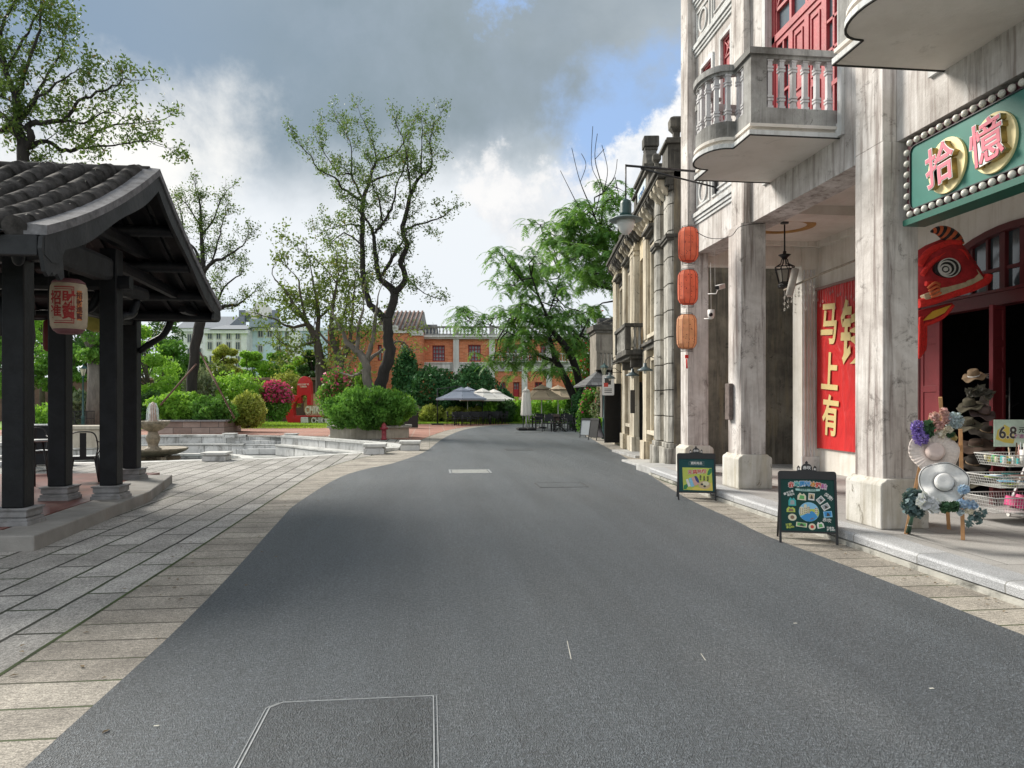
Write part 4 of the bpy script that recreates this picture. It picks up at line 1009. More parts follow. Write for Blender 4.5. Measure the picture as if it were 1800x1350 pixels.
MB().lathe([(.30, .735), (.31, .745), (.31, .76), (.0001, .762)], n=32).build('tabletop', M_steel, t)
for k in range(4):
    a = k * math.pi / 2 + .5; MB().tube([(.12 * math.cos(a), .12 * math.sin(a), .735), (.22 * math.cos(a), .22 * math.sin(a), 0)], .016, 7).build('leg', M_black, t)
cx, cy = G(75, 815, .15); t = thing('counter_box', 'dark boxy serving counter with pale top behind the cafe chairs', 'counter', (cx, cy, .15))
MB().box(-.35, .35, -.25, .25, 0, .86).build('cabinet', M_dwood, t, bevel=.01); MB().box(-.38, .38, -.28, .28, .86, .89).build('top', M_steel, t, bevel=.005)
# ================================================================ OLD OCHRE HOUSE (middle right)
M_och = plaster('ochre_plaster', (.57, .465, .30), (.68, .59, .43), (.41, .335, .225), (.20, .155, .105), 1.2, 1.3, warm=(.68, .49, .24))
M_och2 = plaster('pale_ochre_pilaster', (.58, .515, .40), (.72, .665, .55), (.41, .35, .27), (.17, .14, .10), 1.4, 1.5)
M_cor = plaster('cornice_soot', (.085, .08, .07), (.20, .185, .16), (.028, .027, .025), (.035, .033, .03), 1.0, 1.4)
M_rust = plaster('rusticated_stone', (.36, .345, .31), (.60, .58, .53), (.18, .17, .15), (.09, .083, .07), 1.6, 1.8, low=(.35, .6))
M_navy = plain('navy_door', (.020, .032, .052), .5, var=.3, bp=.2)
M_whitef = plain('white_window_frame', (.5, .5, .47), .7, var=.15, bp=.1)
oh = thing('old_townhouse', 'narrow old ochre townhouse with sooty carved parapet and small stone balcony', 'building', (5.53, 16.6, 0), math.atan2(.9897, .143))
HL = 10.6
def B(name, mat, boxes, parent=oh, bev=.0):
    m = MB()
    for b_ in boxes: m.box(*b_)
    return m.build(name, mat, parent, bevel=bev)
# body (local x along the street, y outwards)
hs = [(1.15, 2.10, 3.35, 5.55), (1.15, 2.10, .85, 2.62), (2.95, 4.6, 3.0, 5.7), (2.95, 5.45, -.1, 2.65), (5.78, 6.72, 3.05, 5.62), (5.95, 6.75, .9, 2.5), (8.0, 9.15, 3.3, 5.5), (7.7, 9.2, -.1, 2.4)]
def wallx(m, x0, x1, z0, z1, holes, y0, y1):
    xs = sorted({x0, x1} | {h[0] for h in holes} | {h[1] for h in holes}); zs = sorted({z0, z1} | {max(z0, h[2]) for h in holes} | {h[3] for h in holes})
    for i in range(len(xs) - 1):
        run = None
        for k in range(len(zs) - 1):
            cx_, cz = (xs[i] + xs[i + 1]) / 2, (zs[k] + zs[k + 1]) / 2
            inside = any(h[0] < cx_ < h[1] and h[2] < cz < h[3] for h in holes)
            if not inside: run = [zs[k], zs[k + 1]] if run is None else [run[0], zs[k + 1]]
            if (inside or k == len(zs) - 2) and run is not None: m.box(xs[i], xs[i + 1], y0, y1, run[0], run[1]); run = None
w = MB(); wallx(w, .2, HL, 0, 6.55, hs, -.35, 0); w.build('wall', M_och, oh)
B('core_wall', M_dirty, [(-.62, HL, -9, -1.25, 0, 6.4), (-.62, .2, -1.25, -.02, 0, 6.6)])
B('recess_wall', M_och, [(.2, HL, -1.2, -.95, 0, 6.3)])
B('roof', M_cor, [(-.6, HL, -9, -.36, 6.4, 6.55)])
for (s, out, w_, side) in ((.40, .19, .56, 0), (-.58, .09, .74, 0)):
    m = MB(); z = .62
    while z < 6.3:
        h = .585; m.prism([(s, -.1), (s, out - .07), (s + .09, out), (s + w_ - .09, out), (s + w_, out - .07), (s + w_, -.1)], z + .012, min(z + h, 6.45)); z += .60
    o = m.build('corner_pilaster', M_rust, oh)
    m = MB(); e = .09; z = 0
    m.prism([(s - e, -.1), (s - e, out + e - .07), (s + .09 - e, out + e), (s + w_ - .09 + e, out + e), (s + w_ + e, out + e - .07), (s + w_ + e, -.1)], 0, .50)
    m.prism([(s - .04, -.1), (s - .04, out - .03), (s + .09 - .04, out + .04), (s + w_ - .05, out + .04), (s + w_ + .04, out - .03), (s + w_ + .04, -.1)], .50, .61); m.build('plinth', M_rust, o, bevel=.015)
    m = MB(); m.prism([(s + .02, -.1), (s + .02, out - .08), (s + .10, out - .02), (s + w_ - .10, out - .02), (s + w_ - .02, out - .08), (s + w_ - .02, -.1)], .62, 6.5); m.build('joint_core', M_cor, o)
    m = MB(); m.box(s - .06, s + w_ + .06, -.1, out + .08, 5.25, 5.33).box(s - .03, s + w_ + .03, -.1, out + .05, 5.19, 5.25); m.build('necking', M_cor, o, bevel=.01)
for (a, b_, nm) in ((2.28, 2.90, 1), (4.72, 5.02, 0), (5.10, 5.70, 1), (6.95, 7.62, 1), (9.45, 10.6, 1)):
    o = B('strip_pilaster', M_och2, [(a, b_, 0.0, .14, 3.0, 6.4), (a + .05, b_ - .05, .14, .17, 3.2, 6.2)], bev=.008)
    B('lower_pilaster', M_och2, [(a, b_, .001, .17, .0, 2.92), (a - .06, b_ + .06, .001, .24, 0, .5)], bev=.01)
    B('capital', M_och2, [(a - .05, b_ + .05, .002, .20, 6.05, 6.12), (a - .03, b_ + .03, .002, .18, 5.9, 5.94)], o)
# belt between floors
B('belt_course', M_cor, [(.97, 2.95, .003, .24, 3.02, 3.10), (.97, 2.95, .003, .17, 2.93, 3.02), (5.5, HL, .003, .24, 3.02, 3.10), (5.5, HL, .003, .17, 2.93, 3.02)], bev=.01) if False else None
B('belt_course', M_cor, [(.97, 2.95, .003, .24, 3.02, 3.10), (.97, 2.95, .003, .17, 2.90, 3.02)], bev=.01)
B('belt_course', M_cor, [(5.5, HL, .003, .20, 3.02, 3.08), (5.5, HL, .003, .15, 2.95, 3.02)], bev=.01)
# windows
def hwin(a, b_, z0, z1, hood=True, rows=5):
    o = B('window', M_whitef, [(a, a + .07, -.28, -.2, z0, z1), (b_ - .07, b_, -.28, -.2, z0, z1), (a + .07, b_ - .07, -.28, -.2, z1 - .07, z1), (a + .07, b_ - .07, -.28, -.2, z0, z0 + .07), ((a + b_) / 2 - .03, (a + b_) / 2 + .03, -.27, -.2, z0 + .07, z1 - .07)] +
          [(a + .07, b_ - .07, -.26, -.21, z0 + (z1 - z0) * k / rows - .018, z0 + (z1 - z0) * k / rows + .018) for k in range(1, rows)] +
          [(a + (b_ - a) * f - .01, a + (b_ - a) * f + .01, -.255, -.215, z0 + .07, z1 - .07) for f in (.27, .73)])
    B('pane', M_glassb, [(a + .02, b_ - .02, -.30, -.285, z0 + .02, z1 - .02)], o)
    B('reveal', M_och2, [(a - .09, a, .002, .07, z0 - .05, z1), (b_, b_ + .09, .002, .07, z0 - .05, z1), (a - .09, b_ + .09, .002, .07, z1, z1 + .1), (a - .14, b_ + .14, .002, .16, z0 - .15, z0 - .05)], o, .008)
    if hood: B('hood', M_cor, [(a - .16, b_ + .16, .002, .30, z1 + .34, z1 + .42), (a - .12, b_ + .12, .002, .22, z1 + .27, z1 + .34), (a - .08, b_ + .08, .002, .10, z1 + .12, z1 + .27)], o, .01)
hwin(1.15, 2.10, 3.35, 5.55); hwin(1.15, 2.10, .85, 2.62, False, 4); hwin(5.78, 6.72, 3.05, 5.62); hwin(5.95, 6.75, .9, 2.5, False, 4); hwin(8.0, 9.15, 3.3, 5.5)
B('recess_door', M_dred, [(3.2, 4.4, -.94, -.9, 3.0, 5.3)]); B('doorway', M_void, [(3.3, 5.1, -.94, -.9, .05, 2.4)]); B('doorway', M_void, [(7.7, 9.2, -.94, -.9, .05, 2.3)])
dl = MB(); panel_leaf(dl, (5.42, -.05, 0), (0, -1, 0), .62, .08, 2.15, [.85, 1.0, 1.8], .05, (-1, 0, 0)); dl.build('door_leaf', M_navy, oh, bevel=.004)
dl = MB()
for q in range(9): dl.tube([(5.385, -.17 - .35 * abs(math.sin(q * 1.3)), 1.05 + q * .09), (5.385, -.2 - .3 * abs(math.cos(q * 1.1)), 1.12 + q * .09)], .012, 6)
dl.build('door_carving', M_navy, oh)
dl = MB(); panel_leaf(dl, (9.25, .02, 0), (-.25, 1, 0), .62, .08, 2.2, [.95, 1.6], .06, (-1, -.25, 0)); dl.build('door_leaf', M_black, oh, bevel=.004)
# cornice, modillions, parapet
B('cornice', M_cor, [(-.75, HL + .1, .0, .42, 6.66, 6.76), (-.72, HL + .05, .0, .36, 6.58, 6.66), (-.7, HL, .0, .18, 6.40, 6.58), (-.7, HL, .0, .10, 6.30, 6.40)], bev=.012)
s = -.55
while s < HL:
    m = MB(); m.prism([(.1, 6.57), (.34, 6.57), (.36, 6.50), (.32, 6.42), (.26, 6.40), (.2, 6.30), (.1, 6.22)], s, s + .16, 'x'); m.build('modillion', M_cor if random.random() < .4 else M_och2, oh, bevel=.012); s += .46
B('parapet', M_cor, [(-.6, HL, -.25, -.02, 6.76, 7.15), (-.62, HL, -.28, .04, 7.15, 7.24)], bev=.01)
def pier(s0, s1, z1, fin, big=False):
    o = B('parapet_pier', M_cor, [(s0, s1, -.4, .12, 6.76, z1), (s0 - .07, s1 + .07, -.46, .19, z1, z1 + .07), (s0 - .03, s1 + .03, -.43, .15, z1 + .07, z1 + .14)], bev=.012)
    c_ = (s0 + s1) / 2; m = MB(); s_ = fin
    m.M = Matrix.Translation((c_, -.14, z1 + .14)) @ Matrix.Rotation(R(45), 4, 'Z')
    m.lathe([(.30 * s_, 0), (.30 * s_, .12 * s_), (.17 * s_, .18 * s_), (.18 * s_, .36 * s_), (.36 * s_, .55 * s_), (.38 * s_, .86 * s_), (.22 * s_, .94 * s_), (.0001, .95 * s_)], n=4, smooth=False); m.build('finial', M_cor, o, bevel=.02)
pier(-.62, .12, 7.35, .62); pier(2.25, 2.72, 7.62, .42); pier(4.62, 5.05, 7.62, .42); pier(6.6, 7.0, 7.2, .4); pier(9.9, 10.5, 7.2, .45)
B('pediment', M_cor, [(2.72, 4.62, -.3, .06, 6.76, 7.86), (2.6, 4.75, -.34, .18, 7.86, 7.96), (2.66, 4.69, -.32, .12, 7.78, 7.86)], bev=.012)
m = MB(); m.prism([(2.9, 7.96), (3.2, 8.1), (3.35, 8.45), (3.5, 8.62), (3.85, 8.62), (4.0, 8.45), (4.15, 8.1), (4.45, 7.96)], -.3, .02, 'y'); m.build('pediment_crest', M_cor, oh, bevel=.02)
B('pediment_urn', M_cor, [(3.5, 3.86, -.35, .02, 8.62, 8.72), (3.46, 3.90, -.38, .05, 8.72, 9.02)], bev=.03)
pq = B('plaque', plain('pale_blue_plaque', (.50, .58, .62), .7, var=.1, bp=.1), [(2.86, 4.48, .06, .09, 6.95, 7.66)])
M_bluetxt = plain('blue_characters', (.05, .13, .30), .7, bp=0)
text('plaque_characters', '近\n聚\n樓', .24, M_bluetxt, pq, frame((3.67, .094, 7.31), (-1, 0, 0), (0, 0, 1)), .003, .004, spacing=.85) if False else \
text('plaque_characters', '近聚樓', .44, M_bluetxt, pq, frame((3.67, .094, 7.29), (-1, 0, 0), (0, 0, 1)), .003, .006, sx=.85)
# balcony
bo = B('balcony', M_cor, [(2.96, 5.5, .0, .62, 2.84, 2.98), (3.05, 5.4, .0, .52, 2.74, 2.84), (3.2, 3.35, 0, .45, 2.50, 2.74), (5.1, 5.25, 0, .45, 2.50, 2.74)], bev=.015)
B('handrail', M_cor, [(2.92, 5.54, .46, .66, 3.60, 3.70), (2.92, 3.08, .0, .46, 3.60, 3.70), (5.38, 5.54, .0, .46, 3.60, 3.70)], bo, .01)
for (x, y) in ((3.02, .56), (5.43, .56)): B('post', M_cor, [(x - .08, x + .08, y - .08, y + .08, 2.98, 3.60)], bo, .01)
bpts = [(3.02, y) for y in (.1, .23, .36)] + [(3.2 + k * .2, .56) for k in range(11)]
bm0 = MB().lathe([(.05, 0), (.05, .05), (.03, .08), (.055, .22), (.03, .42), (.035, .5), (.05, .56), (.05, .62)], n=10)
f0 = None
for (x, y) in bpts:
    if f0 is None: f0 = bm0.build('baluster', M_rust, bo); q = f0
    else: q = f0.copy(); C.objects.link(q); q.parent = bo
    q.location = (x, y, 2.98)

# ================================================================ GREY HOUSE behind it
gh = thing('grey_house', 'grey weathered house with upper balustrade and dark slate awning behind the ochre one', 'building', (7.4, 32.4, 0), R(-4))
gh.location = (7.4, 32.2, 0)
M_gh = plaster('grey_house_wall', (.25, .225, .19), (.36, .33, .28), (.15, .135, .115), (.12, .10, .085), 1.2, 1.0)
M_slate = bricks('slate_shingle', (.055, .058, .065), (.12, .125, .135), (.02, .02, .022), .30, .16, .012, 'xz', .7, .3, .5, .6, objc=True)
Bg = lambda n_, m_, b_, bev=0: B(n_, m_, b_, gh, bev)
Bg('wall', M_gh, [(0, 8, 0, 1.8, 2.7, 4.75), (.3, 8, .3, 1.7, 0, 2.7)]); Bg('cornice', M_cor, [(-.15, 8, -.15, 1.9, 4.75, 4.98), (-.05, 8, -.08, 1.85, 4.62, 4.75)], .01)
m = MB()
for k in range(7): m.bar((.1 + k * .55, 0, 4.98), (1.6 + k * .3, 1.6, 5.75), .07, .07)
m.bar((1.4, 1.6, 5.75), (4, 1.6, 5.75), .1, .1); m.bar((0.1, .2, 5.1), (5, .2, 5.1), .08, .08); m.build('roof_timbers', M_cor, gh)
Bg('roof', M_slate, [(.3, 8, .9, 1.7, 5.0, 5.4)])
bo = Bg('upper_balcony', M_gh, [(-.1, 3.5, -.75, 0, 2.95, 3.06)]); B('handrail', M_gh, [(-.1, 3.5, -.78, -.62, 3.68, 3.78)], bo)
for x in (-.04, 1.15): B('post', M_gh, [(x - .06, x + .06, -.76, -.64, 3.06, 3.68)], bo)
f0 = None
for k in range(7):
    if f0 is None: f0 = MB().lathe([(.045, 0), (.03, .06), (.055, .2), (.025, .45), (.045, .62)], n=8).build('baluster', M_rust, bo); q = f0
    else: q = f0.copy(); C.objects.link(q); q.parent = bo
    q.location = (.12 + k * .16, -.7, 3.06)
m = MB(); m.add([(-.7, -1.7, 2.25), (4, -1.7, 2.25), (4, -.1, 3.0), (.15, -.1, 3.0), (-.7, -1.7, 2.19), (4, -1.7, 2.19), (4, -.1, 2.9), (.15, -.1, 2.9), (-.9, .9, 2.25), (-.9, .9, 2.19)], [(0, 1, 2, 3), (7, 6, 5, 4), (0, 4, 5, 1), (0, 3, 8), (4, 9, 7), (0, 8, 9, 4)], False); m.build('awning', M_slate, gh)
Bg('awning_post', M_whitef, [(.15, .24, -1.5, -1.41, 0, 2.2)]); Bg('shopfront', M_void, [(.3, 7, -.02, .28, 0, 2.6)])
Bg('brick_pier', bricks('small_brick', (.42, .15, .08), (.55, .22, .12), (.35, .3, .25), .25, .075, .01, 'xz', .85, .2, objc=True), [(.9, 2.1, -.5, -.1, 0, 1.7)])

# ================================================================ RED BRICK HALL at the end
BD = 62.0
M_brick = bricks('orange_brick', (.56, .16, .065), (.74, .25, .115), (.58, .33, .21), .36, .12, .012, 'xz', .9, .22, .5, .2, objc=True)
M_wgr = plaster('greyed_white_paint', (.66, .66, .63), (.78, .78, .76), (.58, .58, .56), (.32, .31, .29), .8, .6)
M_rframe = plain('red_window_frame', (.27, .02, .03), .6, var=.15, bp=0)
o0 = D(900, HZ, BD)
bh = thing('brick_hall', 'long orange brick hall with white pilasters and roof balustrade behind the cafe umbrellas', 'building', (o0.x, o0.y, 0), -YAW)
def lx(u, d=BD): return (u - 900) / F * d
def Bb(n_, m_, b_, bev=0, parent=bh): return B(n_, m_, b_, parent, bev)
piers_u = [740, 802, 865, 922, 965, 1030, 1095]
uw = [(760, 782, 4.95, 6.3), (823, 845, 4.95, 6.35), (889, 916, 4.95, 6.4), (950, 975, 4.95, 6.4), (1003, 1020, 4.95, 6.4)]
gw = [(877, 889, 2.55, 3.2), (902, 913, 1.6, 3.2), (940, 953, 2.55, 3.2)]
holes = [(lx(a), lx(b_), z0, z1) for a, b_, z0, z1 in uw + gw]
w = MB(); wallx(w, lx(740), lx(1180), 0, 6.95, holes, 0, .4); w.build('brick_wall', M_brick, bh)
Bb('core', M_void, [(lx(742), lx(1180), .9, 9, .1, 6.8)]); Bb('base_band', M_wgr, [(lx(742), lx(1180), -.06, .0, 0, 1.55)])
for u in piers_u: Bb('pilaster', M_wgr, [(lx(u) - .24, lx(u) + .24, -.2, -.0, 0, 6.93)], .01)
Bb('cornice', M_wgr, [(lx(738), lx(1180), -.45, .2, 6.95, 7.12), (lx(738), lx(1180), -.3, 0, 6.82, 6.95)], .01)
Bb('parapet_base', M_grey, [(lx(740), lx(1180), -.3, 0, 7.12, 7.26)]); Bb('parapet_rail', M_grey, [(lx(740), lx(1180), -.32, .02, 7.76, 7.90)])
for u in piers_u: Bb('parapet_post', M_grey, [(lx(u) - .22, lx(u) + .22, -.36, .06, 7.12, 7.98)], .02)
bmm = MB().lathe([(.075, 0), (.04, .08), (.08, .2), (.035, .42), (.075, .5)], n=8, smooth=True); f0 = None; x = lx(742)
while x < lx(1060):
    if min(abs(x - lx(u)) for u in piers_u) > .3:
        if f0 is None: f0 = bmm.build('baluster', M_whitef, bh); q = f0
        else: q = f0.copy(); C.objects.link(q); q.parent = bh
        q.location = (x, -.15, 7.26)
    x += .30
for a, b_ in zip(piers_u[:-1], piers_u[1:]):
    xa, xb = lx(a) + .27, lx(b_) - .27
    o = Bb('panel_band', M_wgr, [(xa, xb, -.12, -.0, 4.12, 4.88)])
    m = MB(); 
    for (z0, z1, dx) in ((4.2, 4.8, .08), (4.28, 4.72, .18)):
        m.box(xa + dx, xb - dx, -.14, -.12, z1 - .03, z1).box(xa + dx, xb - dx, -.14, -.12, z0, z0 + .03).box(xa + dx, xa + dx + .03, -.14, -.12, z0 + .03, z1 - .03).box(xb - dx - .03, xb - dx, -.14, -.12, z0 + .03, z1 - .03)
    m.build('panel_moulding', M_grey, o)
    if a >= 865:
        for cxx in ((xa + xb) / 2 - .5, (xa + xb) / 2 + .5):
            m = MB(); m.M = Matrix.Translation((cxx, -.13, 4.5)) @ Matrix.Rotation(R(90), 4, 'X'); m.lathe([(.14, 0), (.14, .03), (.19, .03), (.19, 0)], n=20, smooth=False); m.build('roundel', M_grey, o)
M_pane = plain('pale_reflecting_pane', (.32, .36, .40), .15, var=.4, sc=1.2, bp=0)
for i, (x0, x1, z0, z1) in enumerate(holes):
    m = MB(); t_ = .09; m.box(x0, x0 + t_, .12, .22, z0, z1).box(x1 - t_, x1, .12, .22, z0, z1).box(x0 + t_, x1 - t_, .12, .22, z1 - t_, z1).box(x0 + t_, x1 - t_, .12, .22, z0, z0 + t_)
    n = 4 if x1 - x0 > .8 else 2
    for k in range(1, n): xx = x0 + (x1 - x0) * k / n; m.box(xx - .035, xx + .035, .12, .2, z0 + t_, z1 - t_)
    for k in range(1, 4 if z1 - z0 > 1 else 2): zz_ = z0 + (z1 - z0) * k / (4 if z1 - z0 > 1 else 2); m.box(x0 + t_, x1 - t_, .13, .19, zz_ - .025, zz_ + .025)
    o = m.build('door' if i == 6 else 'window', M_rframe, bh); B('pane', M_pane if i not in (5, 7) else M_glass, [(x0 + .03, x1 - .03, .24, .26, z0 + .03, z1 - .03)], o)
    if i == 6: B('door_panel', plain('bright_red_door', (.40, .02, .035), .5, bp=0), [(x0 + t_, x1 - t_, .08, .12, z0, z0 + 1.0)], o)
# upper loggia balustrade
lo_ = Bb('loggia', M_wgr, [(lx(868), lx(1000), -.55, -.12, 4.88, 4.96)]); B('rail', M_wgr, [(lx(868), lx(1000), -.55, -.42, 5.52, 5.62)], lo_)
f0 = None; x = lx(869)
while x < lx(1000):
    if f0 is None: f0 = MB().box(-.04, .04, -.04, .04, 0, .56).build('baluster', M_whitef, lo_); q = f0
    else: q = f0.copy(); C.objects.link(q); q.parent = lo_
    q.location = (x, -.48, 4.96); x += .22
# the left wing with stepped gable coping and tile roof behind
WD = 60.0
o1 = D(900, HZ, WD)
wg = thing('brick_wing', 'plain orange brick side wing with tiled gable roof left of the white pilasters', 'building', (o1.x, o1.y, 0), -YAW)
x0, x1 = lx(576, WD), lx(741, WD)
hw = [(lx(704, WD), lx(714, WD), 4.9, 6.35), (lx(664, WD), lx(671, WD), 4.9, 6.2), (lx(596, WD), lx(604, WD), 2.6, 4.3)]
w = MB(); wallx(w, x0, x1, 0, 7.35, hw, 0, .4); w.build('brick_wall', M_brick, wg)
B('side_wall', M_brick, [(x1 - .4, x1, .4, 8, 0, 7.3)], wg); B('side_wall', M_brick, [(x0, x0 + .4, .4, 8, 0, 7.3)], wg)
B('coping', M_wgr, [(x0, x1 - 2.0, -.12, .5, 7.60, 7.78), (x1 - 2.4, x1 + .1, -.12, .5, 7.15, 7.36), (x0, x1 - 2.0, -.03, .42, 7.351, 7.60), (x1 - 1.0, x1 + .1, -.10, .5, 6.95, 7.14)], wg)
m = MB(); m.prism([(.6, 7.5), (4.2, 9.4), (7.8, 7.5)], lx(660, WD), lx(735, WD), 'x'); m.build('roof', M_grey, wg)
f0 = None; x = lx(662, WD)
while x < lx(735, WD):
    if f0 is None: f0 = MB().tube([(0, .5, 7.55), (0, 4.2, 9.46)], .09, 6).build('tile_row', plain('brown_roof_tile', (.16, .10, .085), .9, var=.4, bp=0), wg); q = f0
    else: q = f0.copy(); C.objects.link(q); q.parent = wg
    q.location.x = x; x += .36
m = MB(); m.prism([(3, 7.2), (5.2, 8.4), (8, 7.0)], lx(738, WD), lx(757, WD), 'x'); m.build('rear_roof', M_slate, wg)
for i, (a, b_, z0, z1) in enumerate(hw):
    m = MB(); framepts = .08; m.box(a, a + .08, .1, .2, z0, z1).box(b_ - .08, b_, .1, .2, z0, z1).box(a + .08, b_ - .08, .1, .2, z1 - .08, z1).box(a + .08, b_ - .08, .1, .2, z0, z0 + .08).box(a + .08, b_ - .08, .1, .2, z0 + .9, z0 + .98)
    o = m.build('window', M_rframe, wg); B('pane', M_pane, [(a + .03, b_ - .03, .22, .24, z0 + .03, z1 - .03)], o)
# brown garden wall with tiled cap
M_bwall = plain('brown_wall', (.13, .075, .06), .9, var=.35, sc=1.5, bp=.3, bs=10)
o2 = D(460, HZ, 58); gwl = thing('garden_wall', 'long dark brown garden wall with pale tiled cap behind the shrubs', 'wall', (o2.x, o2.y, 0), -YAW)
B('wall', M_bwall, [(-22, 5.3, 0, .3, 0, 3.25)], gwl); B('cap', plain('wall_cap', (.30, .19, .15), .9, var=.3, bp=.2), [(-22, 5.4, -.2, .5, 3.25, 3.38), (-22, 5.35, -.05, .35, 3.38, 3.46)], gwl)
B('pillar', M_bwall, [(4.4, 5.6, -.3, .6, 0, 4.2)], gwl)

# ================================================================ PALE BLOCKS far left
M_pb = plaster('pale_blue_render', (.52, .66, .76), (.62, .76, .84), (.42, .54, .62), (.36, .44, .5), .5, .3)
M_pw = plaster('far_white_render', (.70, .72, .74), (.80, .82, .84), (.58, .6, .62), (.46, .46, .46), .5, .4)
M_pg = plain('far_grey_roof', (.20, .22, .25), .9, var=.2, bp=0)
FD = 92.0; o3 = D(900, HZ, FD)
def fx(u): return (u - 900) / F * FD
def fz(v): return EYE + (HZ - v) / F * FD
M_dark = plain('far_window', (.05, .07, .09), .3, var=.3, bp=0)
def block(label, name, u0, u1, vtop, depth, mat, wins_, y=0.0, extra=None):
    t = thing(name, label, 'building', (o3.x - ss * -y * 0, o3.y, 0), -YAW)
    B('wall', mat, [(fx(u0), fx(u1), y, y + depth, 0, fz(vtop))], t)
    B('cornice', M_pw, [(fx(u0) - .3, fx(u1) + .3, y - .35, y + .2, fz(vtop) - .5, fz(vtop) - .1)], t)
    for (a, b_, va, vb) in wins_:
        o = B('window', M_whitef, [(fx(a) - .12, fx(b_) + .12, y - .10, y - .01, fz(vb) - .12, fz(va) + .12)], t); B('pane', M_dark, [(fx(a), (fx(a) + fx(b_)) / 2 - .05, y - .14, y - .1, fz(vb), fz(va)), ((fx(a) + fx(b_)) / 2 + .05, fx(b_), y - .14, y - .1, fz(vb), fz(va))], o)
    return t
t = block('pale blue four storey house with rows of small windows far behind the trees', 'blue_house', 444, 566, 575, 10, M_pb, [(455, 462, 582, 592), (471, 478, 582, 592), (487, 494, 583, 596), (502, 509, 584, 597), (519, 526, 586, 596), (487, 493, 608, 618), (503, 510, 608, 618), (521, 528, 610, 622), (541, 548, 590, 602), (455, 461, 608, 618), (455, 461, 634, 646), (503, 510, 634, 646)])
B('roof_parapet', plain('blue_grey_parapet', (.30, .36, .42), .9, bp=0), [(fx(444), fx(477), -1.2, 3, fz(576), fz(562))], t); B('roof_rail', M_pg, [(fx(478), fx(494), -.2, 0, fz(575), fz(566))], t); B('bay', M_pw, [(fx(512), fx(532), -1.0, 0, 0, fz(585))], t)
t = block('far white house with grey pitched roof left of the pale blue one', 'white_house', 372, 444, 582, 9, M_pw, [(410, 416, 586, 598), (426, 432, 586, 598), (393, 399, 604, 616), (410, 416, 604, 616), (426, 432, 604, 616), (378, 384, 604, 616), (426, 432, 628, 646), (378, 384, 586, 598), (393, 399, 586, 598), (381, 390, 628, 646), (392, 399, 626, 646), (401, 405, 628, 646), (371 + 2, 376, 576 + 8, 590)], y=-2.0)
m = MB(); m.prism([(-2.6, fz(582)), (2.5, fz(568)), (7.6, fz(582))], fx(380), fx(444), 'x'); m.build('roof', M_pg, t)
t = block('tall cream house with curved parapet and arched openings behind the blue one', 'gabled_house', 425, 490, 560, 9, plaster('far_cream', (.74, .72, .66), (.80, .78, .72), (.48, .46, .40), (.38, .36, .32), .5, .4), [], y=11.0)
k_ = (FD + 11) / FD
def gx(u): return (u - 900) / F * (FD + 11)
def gz(v): return EYE + (HZ - v) / F * (FD + 11)
m = MB(); m.prism([(gx(424), gz(566)), (gx(490), gz(566)), (gx(490), gz(549)), (gx(480), gz(546)), (gx(474), gz(540)), (gx(469), gz(533)), (gx(460), gz(530)), (gx(452), gz(533)), (gx(448), gz(540)), (gx(440), gz(546)), (gx(424), gz(549))], 10.6, 11.2, 'y'); m.build('curved_parapet', bpy.data.materials['far_cream'], t)
for uu, ww in ((438, 5), (459, 4), (477, 4)):
    m = MB(); m.prism([(gx(uu - ww), gz(566)), (gx(uu + ww), gz(566))] + [(gx(uu) + (gx(uu + ww) - gx(uu)) * math.cos(a * math.pi / 10), gz(559) + (gz(553) - gz(559)) * math.sin(a * math.pi / 10)) for a in range(11)], 10.5, 10.59, 'y'); m.build('arched_opening', M_dark, t)
for uu in (428, 486): B('corner_tower', M_pg, [(gx(uu) - .4, gx(uu) + .4, 10.3, 10.9, gz(580), gz(546))], t)
t = block('white house with sloping grey roof at the far left edge of the blocks', 'hill_house', 290, 385, 572, 9, M_pw, [(312, 318, 584, 598), (330, 336, 584, 598), (348, 354, 584, 598), (364, 370, 584, 598), (312, 318, 610, 624), (330, 336, 610, 624), (348, 354, 610, 624), (364, 370, 610, 624)], y=3.0)
m = MB(); m.prism([(2.5, fz(573)), (7, fz(545)), (12, fz(573))], fx(292), fx(384), 'x'); m.build('roof', M_pg, t)
# ================================================================ PLANTS
def leafmesh(name, cen, L, mat, parent, off, width=.5, droop=.25, upbias=.3, dirs=None):
    """cen Nx3 world centres; one small pointed blade each"""
    n = len(cen); cen = np.asarray(cen, dtype=np.float64) - np.array(off)
    a = rng.normal(size=(n, 3)); a[:, 2] -= droop
    if dirs is not None: a = a * .5 + dirs
    a /= np.linalg.norm(a, axis=1)[:, None]
    r = rng.normal(size=(n, 3)); r[:, 2] += upbias
    b = np.cross(a, r); b /= np.linalg.norm(b, axis=1)[:, None] + 1e-9
    nn = np.cross(a, b)
    ll = (L * rng.uniform(.65, 1.3, n))[:, None]; w = ll * width
    v = np.empty((n, 4, 3)); v[:, 0] = cen - a * ll * .5; v[:, 1] = cen + b * w * .5 + nn * ll * .06; v[:, 2] = cen + a * ll * .5 - nn * ll * .05; v[:, 3] = cen - b * w * .5 + nn * ll * .06
    me = bpy.data.meshes.new(name); me.vertices.add(4 * n); me.vertices.foreach_set('co', v.ravel().astype(np.float32))
    me.loops.add(4 * n); me.loops.foreach_set('vertex_index', np.arange(4 * n, dtype=np.int32)); me.polygons.add(n)
    me.polygons.foreach_set('loop_start', np.arange(0, 4 * n, 4, dtype=np.int32)); me.polygons.foreach_set('loop_total', np.full(n, 4, dtype=np.int32))
    me.update(calc_edges=True); me.materials.append(mat)
    o = bpy.data.objects.new(name, me); put(o, parent); return o
def rv(s=1.0): return Vector((random.gauss(0, s), random.gauss(0, s), random.gauss(0, s)))
